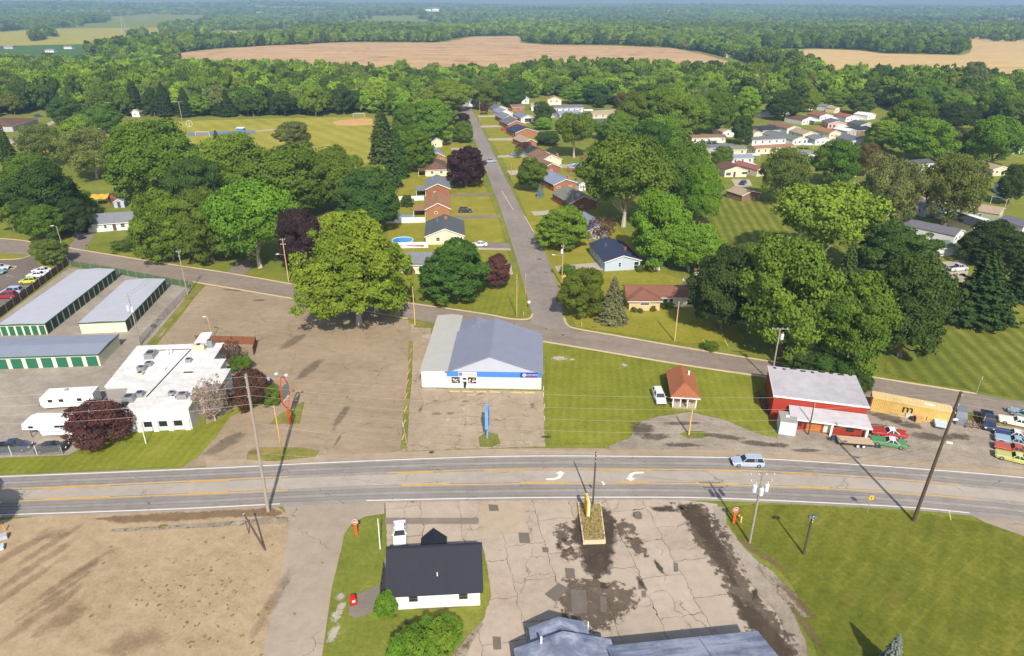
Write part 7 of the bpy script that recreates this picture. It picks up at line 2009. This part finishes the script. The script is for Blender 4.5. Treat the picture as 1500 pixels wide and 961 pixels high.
pole('v', (166, 180), 150, 'grey', 'left floodlight mast of the ball field', .2, arms=((.2, 2.4, 6),), name='floodlight_mast', cat='light pole', group='floodlight masts of the ball field')
pole('w', (267, 177), 149, 'grey', 'right floodlight mast of the ball field', .2, arms=((.2, 2.4, 6),), name='floodlight_mast', cat='light pole', group='floodlight masts of the ball field')
pole('x', (311, 497), 465, 'tan', 'thin tan lamp post in the tan lot behind the white flat-roofed building', .09, name='lamp_post', cat='lamp post', lamp=[(.97, -.9, 0, .4)])
pole('y', (414, 668), 594, 'yellow', 'thin yellow post on the grass strip left of the red sign', .09, name='post', cat='post')
pole('z', (1430, 577), 551, 'grey', 'thin post on the verge of the striped lawn', .08, name='post', cat='post')
pole('aa', (214, 650), 620, 'white', 'white flag-like post on the verge before the white building', .08, name='post', cat='post')
pole('bb', (597, 655), 618, 'grey', 'pale post in the weedy strip beside the store lot', .1, lean_px=(590, 618), name='post', cat='post')
pole('cc', (770, 432), 400, 'tan', 'thin brownish stake on the corner lawn', .06, name='post', cat='post')
def leaning_stub():
    b = G(389, 806)
    for (bp, tp, hh, rr, lab) in (((389, 806), (362, 738), 4.2, .14, 'leaning dark guy pole in the dirt lot'), ((365, 782), (361, 757), 1.7, .07, 'short leaning guy stake in the dirt lot')):
        b = G(*bp); q = G(*tp, hh)
        o = empty('guy_pole', b, 0, lab, 'pole')
        tl = Vector((q.x - b.x, (q.y - b.y) * .6, hh))
        MB().cyl((0, 0, -.1), tl, rr, rr * .8, 8).build('shaft', POLE, o, color=POLEC['dark'])
        MB().cyl(tl * .94, tl * .97, rr * 1.2, rr * 1.2, 8).build('band', STEEL, o)
leaning_stub()
WIRE = mat('wire', srgb(176, 166, 150), .6, .05)
WIRED = mat('dark_wire', srgb(70, 66, 62), .6, .05)
def wire(p, q, sag, label, m=WIRE, r=.014):
    mb = MB()
    n = 22
    pts = [p.lerp(q, k / n) - Vector((0, 0, sag * 4 * (k / n) * (1 - k / n))) for k in range(n + 1)]
    for a, b in zip(pts, pts[1:]): mb.cyl(a, b, r, r, 3)
    o = mb.build('overhead_wire', m)
    return tag(o, label, 'wire', 'overhead wires')
ta, tc = TOPS['a'], TOPS['c']
for k, zz in enumerate((.985, .92, .86, .80)):
    src = ta[k]
    wire(src, tc[k], 1.6 + .5 * k, ['topmost', 'second', 'third', 'lowest'][k] + ' wire spanning from the left junction pole to the tall leaning pole')
    wire(src, src + Vector((-62, -4.0 + k, -1.2)), 1.2 + .3 * k, ['topmost', 'second', 'third', 'lowest'][k] + ' wire running left out of view from the left junction pole')
    wire(tc[k], tc[k] + Vector((52, -16, 0)), 1.0, ['topmost', 'second', 'third', 'lowest'][k] + ' wire running right out of view from the tall leaning pole')
for k in (0, 2): wire(ta[k] - Vector((0, 0, 7 + k)), TOPS['b'][k], 1.0, ['upper', '', 'lower'][k] + ' wire from the left junction pole to the planter pole')
for k in (0, 1): wire(TOPS['b'][k], TOPS['d'][k], .8, ['upper', 'lower'][k] + ' wire from the planter pole to the transformer pole')
for k in (0, 1, 3): wire(TOPS['d'][k], tc[k] - Vector((0, 0, 6)), .9, ['first', 'second', '', 'last'][k] + ' wire from the transformer pole to the tall leaning pole', WIRED)
for a, b, nm in (('j', 'k', 'lamp pole and the storage fence pole'), ('k', 'l', 'storage fence pole and the ranch lawn pole'), ('j', 'g', 'sycamore lamp pole and the tan ranch pole'), ('g', 'f', 'tan ranch pole and the wide-crossarm pole'), ('f', 'p', 'wide-crossarm pole and the pole behind the red building'), ('h', 'q', 'corner pole and the street-corner lamp pole'), ('q', 'r', 'street-corner lamp pole and the lawn pole'), ('n', 'k', 'transformer pole in the yard and the fence pole')):
    for k in (0, 1):
        if k < len(TOPS[a]) and k < len(TOPS[b]): wire(TOPS[a][k], TOPS[b][k], .8, ['upper', 'lower'][k] + ' wire between the ' + nm, WIRED, .016)
# transmission towers far off
def tower(x, y, ytop, label):
    b = GT(x, y)
    lo, hi = 0, 90
    for _ in range(40):
        m = (lo + hi) / 2
        if P((b.x, b.y, b.z + m))[1] > ytop: lo = m
        else: hi = m
    h = max(24, min(lo, 60))
    o = empty('transmission_tower', b, R(20), label, 'pylon', 'transmission towers')
    m = mat('galvanised', None)
    s = h * .13
    mb = MB()
    for sx in (-1, 1):
        for sy in (-1, 1):
            mb.cyl((sx * s, sy * s, 0), (sx * s * .25, sy * s * .25, h * .72), .35, .25, 4); mb.cyl((sx * s * .25, sy * s * .25, h * .72), (sx * .3, sy * .3, h), .25, .15, 4)
    for k in range(5):
        z0, z1 = h * .14 * k, h * .14 * (k + 1); w0, w1 = s * (1 - .75 * z0 / (h * .72)), s * (1 - .75 * z1 / (h * .72))
        for sg in (-1, 1):
            mb.cyl((-w0, sg * w0, z0), (w1, sg * w1, z1), .15, .15, 3); mb.cyl((w0, sg * w0, z0), (-w1, sg * w1, z1), .15, .15, 3)
    mb.build('lattice', m, o)
    for z, w in ((h * .74, h * .2), (h * .84, h * .16), (h * .94, h * .12)): MB().cyl((-w, 0, z), (w, 0, z), .22, .22, 4).build('crossarm', m, o)
    return o
tower(186, 62, 18, 'lattice pylon standing in the hay field')
tower(1433, 54, 33, 'lattice pylon at the far edge of the pale wheat field')
tower(163, 24, 12, 'farther lattice pylon beyond the hay field')
tower(88, 24, 14, 'lattice pylon rising from the wood at the far left')
tower(710, 32, 24, 'small lattice pylon in the far wood above the crop field')
# ------------------------------------------------------------------ signs
SIGNRED = mat('sign_red', srgb(200, 46, 34), .5, .06)
def no_entry(base, top, label):
    b = G(*base); h = height_to(b, top)
    o = empty('do_not_enter_sign', b, 0, label, 'road sign', 'do not enter signs')
    MB().box(-.05, .05, .0, .05, -.1, h - .05).build('post', mat('red_post', srgb(206, 92, 50), .6), o)
    MB().box(-.17, .17, -.03, -.004, .1, h - .8).build('reflector_panel', mat('orange_red_panel', srgb(214, 84, 42), .5), o)
    c = h - .40
    d = MB().cyl((0, -.06, c), (0, -.012, c), .42, None, 24).build('disc', INS, o)
    MB().cyl((0, -.072, c), (0, -.061, c), .37, None, 24).build('face', SIGNRED, d)
    MB().box(-.28, .28, -.082, -.073, c - .07, c + .07).build('bar', INS, d)
    lettering('DO NOT', .13, INS, d, (0, -.083, c + .18), (math.pi / 2, 0, 0), .004)
    lettering('ENTER', .13, INS, d, (0, -.083, c - .18), (math.pi / 2, 0, 0), .004)
no_entry((522.5, 784), 761, 'red and white no-entry sign on the grass by the side lane')
no_entry((1074.5, 767), 743, 'red and white no-entry sign at the corner of the olive lawn')
def stop_like(x, y, yt, label, kind):
    b = G(x, y); h = height_to(b, yt)
    o = empty('road_sign', b, R(0), label, 'road sign')
    MB().box(-.03, .03, 0, .05, -.1, h).build('post', STEEL, o)
    if kind == 'yellow':
        p = MB().obox((0, -.03, h - .35), (.62, .03, .72)).build('panel', mat('sign_yellow', srgb(232, 176, 40), .5), o)
        MB().box(-.06, .06, -.056, -.046, h - .55, h - .2).build('symbol', mat('black_lettering', None), p)
    elif kind == 'diamond':
        p = MB().obox((0, -.03, h - .45), (.7, .03, .7), 0, 0, R(45)).build('panel', mat('sign_yellow', None), o)
        MB().box(-.2, .2, -.03, -.0, h - 1.35, h - 1.02).build('plate', INS, o)
    else:
        MB().profile([(.38 * math.cos(R(22.5 + 45 * k)), h - .4 + .38 * math.sin(R(22.5 + 45 * k))) for k in range(8)], -.04, -.012).build('panel', INS, o)
stop_like(1270, 752, 726, 'small yellow sign at the edge of the olive lawn', 'yellow')
stop_like(826, 431, 402, 'yellow diamond sign on the street corner by the lamp pole', 'diamond')
stop_like(775, 452, 440, 'white back of a stop sign at the street mouth', 'octagon')
def restaurant_sign():
    b = G(425, 621)
    o = empty('pylon_sign', b, R(-14), 'tall red kite-shaped sign frame with blank grey panels on the tan lot', 'sign')
    h = height_to(b, 550)
    red = mat('sign_frame_red', srgb(196, 62, 44), .5, .08)
    w = 1.15
    prof = [(0, 3.0), (w, 5.2), (w, h - 2.2), (0.15, h - .2), (-.5, h - .1), (-w, h - 2.0), (-w, 4.8)]
    F = MB()
    for (a0, z0), (a1, z1) in zip(prof, prof[1:] + prof[:1]): F.cyl((0, a0, z0), (0, a1, z1), .11, .11, 5)
    F.build('frame', red, o)
    MB().cyl((0, 0, -.1), (0, 0, 3.1), .22, .2, 8).build('post', red, o)
    MB().prism([(-.1, -1.0), (.1, -1.0), (.1, 1.0), (-.1, 1.0)], h - 3.9, h - 1.9).build('panel', mat('sign_grey', srgb(120, 124, 122), .5), o)
    MB().prism([(-.1, -1.0), (.1, -1.0), (.1, 1.0), (-.1, 1.0)], 5.0, h - 4.5).build('panel', mat('sign_pale', srgb(186, 186, 178), .5), o)
    for x in (-.9, .9):
        l_ = MB().cyl((0, -.2, h - .1), (x, -.2, h + .25), .035).build('lamp_arm', STEEL, o)
        MB().obox((x, -.2, h + .3), (.45, .4, .25)).build('floodlight', INS, l_)
restaurant_sign()
def lot_lamp():
    b = G(400, 592)
    h = 4.2
    o = empty('blue_board', G(394, 585), 0, 'small blue board on a post beside the maroon shrub', 'sign')
    MB().cyl((0, 0, 0), (0, 0, 4.4), .06).build('post', STEEL, o)
    MB().box(-.75, .75, -.05, .05, 3.9, 4.6).build('panel', mat('pale_blue_sign', srgb(140, 168, 200), .4), o)
lot_lamp()
def blue_sign():
    b = G(714, 641)
    o = empty('blue_pylon_sign', b, R(-2), 'slim light blue roadside sign seen edge-on before the store', 'sign')
    h = height_to(b, 597)
    blue = mat('sign_light_blue', srgb(104, 156, 214), .4, .05)
    MB().box(-.13, .13, -.25, .25, -.1, 2.3).build('post', blue, o)
    p = MB().box(-.25, .25, -1.2, 1.2, 2.3, h).build('cabinet', blue, o)
    for s in (-1, 1): MB().box(s * .262 - .01, s * .262 + .01, -1.1, 1.1, 2.45, h - .15).build('face', mat('sign_face_blue', srgb(60, 110, 190), .35), p)
blue_sign()
def planter():
    P4 = [G(846, 740), G(880, 741), G(887, 797), G(854, 798)]
    c = sum(P4, Vector()) / 4
    o = empty('planter', c, 0, 'raised stone planter with dry weeds in the station lot', 'planter')
    pts = [(q.x - c.x, q.y - c.y) for q in P4][::-1]
    MB().prism(pts, -.02, .55).build('wall', mat('pale_stone', srgb(206, 188, 156), .85, .15, 3), o)
    inner = [(x * .9, y * .94) for x, y in pts]
    MB().prism(inner, .553, .60).build('soil', pave_mat('dry_planter_soil', srgb(120, 96, 76), srgb(156, 128, 104), srgb(180, 152, 124), spots=[(.9, .56, srgb(128, 132, 62), .9)], grain=2), o)
    g = np.random.default_rng(5)
    n = 900
    C = np.stack([g.uniform(-1.9, 1.9, n), g.uniform(-4.6, 4.6, n), g.uniform(.6, 1.0, n)], 1)
    C = C[[inside(inner, a * .97 + (0), b) for a, b, _ in C]]
    Nn = g.normal(size=C.shape) + [0, -.5, .8]; Nn /= np.linalg.norm(Nn, axis=1, keepdims=True)
    V, Q = quads_from(C, Nn, g.uniform(.06, .16, len(C)), g)
    w = bpy.data.objects.new('weeds', np_mesh('weeds', V, Q, LEAF, {'tint': ('FLOAT', 'POINT', np.repeat(g.random(len(C)), 4))}))
    COL.objects.link(w); w.parent = o; w.color = srgb(148, 140, 78); w['kind'] = 'stuff'
planter()
def station_sign():
    b = G(859, 760)
    o = empty('station_sign', b, R(4), 'narrow yellow and white sign cabinet standing on the stone planter', 'sign')
    MB().cyl((0, 0, .5), (0, 0, 1.4), .14).build('post', STEEL, o)
    MB().box(-.22, .0, -1.0, 1.0, 1.3, 3.6).build('cabinet', mat('sign_ochre', srgb(212, 176, 52), .5), o)
    MB().box(.003, .2, -1.02, 1.02, 1.28, 3.6).build('white_side', INS, o)
    MB().cyl((-.1, 0, 3.55), (-.1, 0, 4.1), .18).build('cap', mat('sign_ochre', None), o)
station_sign()
def street_lamp_hanging():
    o = pole('dd', (557, 804), 760, 'grey', 'slim white post on the grass beside the black-roofed house', .09, name='white_post', cat='post', lean_px=(553.5, 760))
    for ch in o.children:
        if ch.name.startswith('shaft'): ch.color = srgb(226, 226, 226)
street_lamp_hanging()
def lamp_by_planter():
    b = G(868, 745)
    o = empty('cobra_lamp', (b.x, b.y, 0), 0, 'white lamp head hung out from the slim planter pole', 'lamp')
    MB().cyl((0.1, -.1, 4.6), (.9, -.5, 4.9), .035).build('lamp_arm', STEEL, o)
    MB().obox((1.1, -.6, 4.9), (.3, .55, .18), R(20)).build('lamp_head', INS, o)
lamp_by_planter()
def small_post(x, y, h, col_, label, name='marker_post', cat='post', group=None, w=.06, lean=(0, 0)):
    o = MB().cyl((0, 0, -.05), (lean[0], lean[1], h), w, w * .9, 6).cyl((lean[0], lean[1], h), (lean[0] * 1.02, lean[1] * 1.02, h + .04), w * 1.3, w * .4, 6).build(name, mat('post_' + label.split()[0], col_, .7))
    o.location = G(x, y)
    return tag(o, label, cat, group)
small_post(1085, 765, .9, srgb(226, 186, 90), 'amber short post beside the corner no-entry sign', w=.12)
small_post(1082, 760, .6, srgb(226, 186, 90), 'amber shorter post behind the amber short post', w=.1)
small_post(1393, 762, 1.4, srgb(230, 200, 110), 'pale-yellow marker leaning at the roadside of the olive lawn', w=.05, lean=(-.5, .2))
small_post(1067, 507, 1.2, srgb(220, 196, 70), 'lemon stake leaning on the lawn by the side road', w=.06, lean=(-.9, .1))
small_post(1038, 512, 2.0, srgb(220, 196, 70), 'lemon guy guard leaning beside the shaded shrub', w=.06, lean=(-1.2, .4))
small_post(852, 478, 1.0, srgb(206, 190, 150), 'buff marker post at the street corner kerb')
small_post(767, 462, .9, srgb(206, 190, 150), 'buff post near the street mouth on the corner lawn')
for i, (x, y) in enumerate([(796, 572), (796, 581), (797, 598), (797, 616)]):
    small_post(x, y, .8, srgb(226, 222, 206), 'whitish stake along the left edge of the store lawn', name='stake', group='stakes along the store lawn', w=.05)
def red_box():
    o = empty('red_box', G(518, 884), R(20), 'red box with a white label on the path of the black-roofed house', 'box')
    MB().profile([(-.35, 0), (.35, 0), (.35, .9), (.2, 1.1), (-.35, 1.15)], -.3, .3).build('body', mat('glossy_red', srgb(206, 32, 34), .35), o)
    MB().box(-.15, .2, -.33, -.301, .45, .8).build('label_plate', INS, o)
    MB().box(-.4, .4, -.35, .35, -.02, .06).build('base', mat('dark_metal', None), o)
red_box()
def gas_meter():
    o = empty('gas_meter', G(568, 830), 0, 'grey gas meter beside the deck of the black-roofed house', 'meter')
    MB().box(-.3, .1, -.2, .2, .6, 1.1).cyl((-.2, 0, 0), (-.2, 0, 1.5), .05).cyl((.1, 0, .9), (.5, 0, .9), .05).build('body', mat('galvanised', None), o)
gas_meter()
def mailbox(x, y, label):
    o = empty('mailbox', G(x, y), R(80), label, 'mailbox')
    MB().box(-.05, .05, -.05, .05, -.05, 1.05).build('post', WOODM, o)
    MB().profile([(-.25, 1.05), (.25, 1.05), (.25, 1.2), (.12, 1.32), (-.12, 1.32), (-.25, 1.2)], -.12, .12).build('box', mat('dark_metal', None), o)
mailbox(128, 365, 'dark mailbox beside the ranch house driveway')
mailbox(790, 420, 'mailbox on the kerb of the street near the corner') if False else None

# ------------------------------------------------------------------ fences
def post_fence(pts, h, label, board, postc, gap=2.4, name='fence', slat=True, thick=.05, alpha=None):
    P_ = [G(*q) for q in pts]
    o = empty(name, P_[0], 0, label, 'fence')
    mb = MB(); po = MB()
    posts = []
    for a, b in zip(P_, P_[1:]):
        d = b - a; n = max(1, int(d.length / gap)); an = math.atan2(d.y, d.x)
        m = (a + b) / 2 - P_[0]
        if slat:
            k = max(1, int(d.length / .16))
            for i in range(k):
                c = a.lerp(b, (i + .5) / k) - P_[0]
                mb.obox((c.x, c.y, h / 2), (d.length / k * .93, thick, h - .06 - .05 * ((i * 7) % 3) * .3), an)
        else:
            mb.obox((m.x, m.y, h / 2 + .03), (d.length, thick, h - .06), an)
        for i in range(n + 1): posts.append(a.lerp(b, i / n) - P_[0])
    mb.build('panel', board, o)
    for p in posts[:100]:
        MB().cyl((p.x, p.y, -.05), (p.x, p.y, h + .1), .055, None, 6).build('post', postc, o)
    return o
BRD = mat('dark_fence_boards', srgb(88, 76, 66), .9, .2, 3)
PSTC = mat('tan_post', srgb(176, 160, 136), .8)
post_fence([(-60, 496), (0, 465), (101, 388)], 2.0, 'dark board fence with pale posts between the parking lot and storage yard', BRD, PSTC, 3.0)
post_fence([(372, 521), (376, 505), (288, 503)], 1.9, 'brown timber enclosure behind the white flat-roofed building', mat('brown_fence_boards', srgb(128, 84, 58), .85, .2, 3), mat('brown_post', srgb(104, 70, 50)), 2.4, name='timber_enclosure')
VIN = mat('white_vinyl', srgb(228, 228, 226), .5, .04)
post_fence([(577, 364), (627, 363)], 1.8, 'white vinyl fence in front of the left-hand swimming pool', VIN, VIN, 2.4, slat=False)
post_fence([(566, 327.5), (623, 326)], 1.8, 'white vinyl fence behind the left-hand swimming pool lawn', VIN, VIN, 2.4, slat=False)
post_fence([(577, 295), (621, 293.5)], 1.7, 'white vinyl fence in front of the brick house with the plain grey roof', VIN, VIN, 2.4, slat=False)
post_fence([(820, 246), (862, 246)], 1.6, 'weathered grey board fence behind the pool with the red deck', mat('grey_boards', srgb(160, 152, 140), .9, .2, 3), WOODM)
post_fence([(934, 396), (943, 396)], 1.3, 'short white lattice at the corner of the navy-roofed house', VIN, VIN, 1.5, slat=False, name='lattice_fence')
post_fence([(948, 384), (957, 383.5), (957, 396), (966, 396)], 1.3, 'white lattice pieces on the lawn right of the navy-roofed house', VIN, VIN, 1.5, slat=False, name='lattice_fence')
post_fence([(1003, 388), (1009, 400)], 1.9, 'short bluish white fence panel by the yellow shed', VIN, VIN, 1.5, slat=False)
def mesh_mat(name, colr, a):
    m = bpy.data.materials.new(name)
    t = NT(m)
    b = t.n('ShaderNodeBsdfPrincipled', {'Base Color': colr, 'Roughness': .5, 'Metallic': .3})
    tr = t.n('ShaderNodeBsdfTransparent')
    mx = t.n('ShaderNodeMixShader', {0: a, 1: tr.outputs[0], 2: b.outputs[0]})
    t.t.links.new(mx.outputs[0], t.out.inputs[0])
    return m
CHAIN = mesh_mat('chain_link', srgb(150, 154, 158), .22)
SLATG = mesh_mat('green_slats', srgb(96, 122, 88), .72)
post_fence([(104, 390), (164, 400), (278, 422)], 1.7, 'chain-link fence with green slats along the side road', SLATG, STEEL, 3, name='slatted_fence', slat=False, thick=.02)
post_fence([(282, 424), (246, 462), (206, 507)], 1.9, 'chain-link fence between the storage yard and tan lot', CHAIN, STEEL, 3, name='chain_link_fence', slat=False, thick=.02)
post_fence([(-20, 668), (92, 666), (104, 646)], 1.7, 'chain-link fence around the two dark vehicles', CHAIN, INS, 3.4, name='chain_link_fence', slat=False, thick=.02)
post_fence([(154, 600), (166, 562)], 1.8, 'chain-link gate fence behind the travel trailer', CHAIN, STEEL, 3, name='chain_link_fence', slat=False, thick=.02)
post_fence([(276, 199), (374, 196)], 1.8, 'blue screened fence on the ball field', mat('blue_screen', srgb(92, 110, 150), .7, .1), STEEL, 4, slat=False, name='screen_fence')
post_fence([(150, 193), (182, 192)], 1.6, 'white banner fence at the left end of the ball field', VIN, STEEL, 4, slat=False, name='banner_fence')
# goals, backstop, bleachers
def goal(x, y, w, h, label):
    o = empty('goal', G(x, y), R(2), label, 'goal', 'goals on the ball field')
    MB().cyl((-w / 2, 0, 0), (-w / 2, 0, h), .08).cyl((w / 2, 0, 0), (w / 2, 0, h), .08).cyl((-w / 2, 0, h), (w / 2, 0, h), .08).build('frame', TRIM, o)
    MB().slab([(-w / 2, 0, h), (w / 2, 0, h), (w / 2, 2, .02), (-w / 2, 2, .02)], .02).build('net', mesh_mat('net', srgb(220, 222, 226), .35), o)
goal(297, 200, 7.3, 2.4, 'white soccer goal in front of the blue screen')
goal(526, 172, 7.3, 2.4, 'white goal at the far edge of the infield')
def shelter(x, y, s, label, m):
    o = empty('dugout', G(x, y), 0, label, 'dugout')
    MB().box(-2 * s, 2 * s, 0, 2.2 * s, 0, 2.2 * s).build('wall', m, o)
    MB().slab([(-2.2 * s, -.4, 2.3 * s), (2.2 * s, -.4, 2.3 * s), (2.2 * s, 2.4 * s, 2.6 * s), (-2.2 * s, 2.4 * s, 2.6 * s)], .12).build('roof', TRIM, o)
shelter(352, 194, 1.0, 'small blue booth at the right end of the blue screen', mat('booth_blue', srgb(84, 120, 190), .6))
shelter(248, 188, 1.2, 'white booth at the left of the blue screen', VIN)
def backstop():
    o = empty('batting_cage', G(278, 186), 0, 'round white hoop frame on the ball field grass', 'frame')
    mb = MB()
    for k in range(16): 
        a0, a1 = 2 * math.pi * k / 16, 2 * math.pi * (k + 1) / 16
        mb.cyl((1.8 * math.cos(a0), 0, 1.9 + 1.8 * math.sin(a0)), (1.8 * math.cos(a1), 0, 1.9 + 1.8 * math.sin(a1)), .09, .09, 4)
    mb.build('hoop', TRIM, o)
    MB().cyl((0, 0, 0), (0, 0, 3.7), .08).build('post', TRIM, o)
backstop()
# pools
WATER = mat('pool_water', srgb(64, 142, 204), .08, .08, .5, spec=.5)
def pool(x, y, rad, h, label, deck=None):
    o = empty('swimming_pool', G(x, y), 0, label, 'pool')
    mb = MB(); n = 28
    for k in range(n):
        a0, a1 = 2 * math.pi * k / n, 2 * math.pi * (k + 1) / n
        mb.slab([(rad * math.cos(a0), rad * math.sin(a0), h), ((rad + .2) * math.cos(a0), (rad + .2) * math.sin(a0), h), ((rad + .2) * math.cos(a1), (rad + .2) * math.sin(a1), h), (rad * math.cos(a1), rad * math.sin(a1), h)], h)
    mb.build('pool_wall', mat('pool_liner', srgb(206, 214, 222), .5), o)
    MB().cyl((0, 0, .02), (0, 0, h - .12), rad - .004, None, 28).build('water', WATER, o)
    if deck: MB().box(*deck).build('deck', mat('red_deck', srgb(150, 84, 64), .8, .15, 3), o)
pool(590, 357, 3.0, 1.2, 'round blue above-ground pool behind the white vinyl fence', (-1.0, 6.8, -4.2, -3.25, .6, .9))
pool(847, 247, 4.2, 1.3, 'oval-looking blue pool with a red deck behind the vase-shaped tree', (-4.8, 4.8, -5.6, -4.45, .2, 1.2))
def trampoline():
    o = empty('covered_pool', G(590, 320), 0, 'flat grey-blue covered pool behind the middle white fence', 'pool')
    MB().box(-4.5, 3.5, -1.6, 1.8, 0, .8).build('pool_wall', mat('pool_liner', None), o)
    MB().box(-4.4, 3.4, -1.5, 1.7, .803, .84).build('cover', mat('grey_blue_cover', srgb(128, 142, 162), .6), o)
trampoline()
def playhouse():
    o = empty('play_tower', G(853, 233), 0, 'small red play tower behind the right-hand pool', 'play tower')
    MB().box(-.7, .7, -.7, .7, .6, 1.5).build('wall', mat('play_red', srgb(150, 76, 64)), o)
    for x in (-.6, .6): MB().box(x - .06, x + .06, -.6, .6, 0, .6).build('leg', WOODM, o)
playhouse()
def left_bits():
    for (x, y, sx, sy, h, c, lab, nm) in [(4, 790, 1.2, .8, .7, srgb(176, 180, 186), 'grey metal box at the left edge of the dirt lot', 'metal_box'), (-4, 806, 1.6, 1.0, .5, srgb(190, 196, 204), 'pale metal tray at the left edge of the dirt lot', 'metal_tray')]:
        o = empty(nm, G(x, y), R(30), lab, nm.replace('_', ' '))
        MB().box(-sx / 2, sx / 2, -sy / 2, sy / 2, .1, h).build('body', mat('box_' + nm, c, .5), o)
        for q in (-1, 1): MB().box(q * sx * .4 - .05, q * sx * .4 + .05, -sy * .4, sy * .4, 0, .1).build('foot', STEEL, o)
    o = small_post(9, 778, 1.0, srgb(230, 160, 60), 'orange marker at the left edge of the dirt lot', w=.09, lean=(-.2, 0))
left_bits()
# white shed roofs in the wood behind the ball field
for i, (x, y, lab) in enumerate([(186, 176, ''), (240, 170, 'x'), (345, 172, 'x')]):
    pass
# tree standing just out of the picture whose shade falls on the road at the left edge
plant('roadside_tree', 'round', G(-92, 812), 5.2, 11, GREEN['mid'], 'tree just beyond the left edge shading the main road', 'tree')

# ------------------------------------------------------------------ air
def haze():
    mb = MB().box(-7400, 7400, -7400, 7400, -3, 205)
    m = bpy.data.materials.new('haze')
    m.use_nodes = True
    nt = m.node_tree
    nt.nodes.clear()
    out = nt.nodes.new('ShaderNodeOutputMaterial')
    v = nt.nodes.new('ShaderNodeVolumePrincipled')
    v.inputs['Color'].default_value = (.46, .70, 1.0, 1)
    v.inputs['Density'].default_value = HAZE
    nt.links.new(v.outputs[0], out.inputs['Volume'])
    o = mb.build('haze', m)
    tag(o, kind='stuff')
    o['label'] = 'thin bluish air over the far hills'
HAZE = 0.00015
haze()
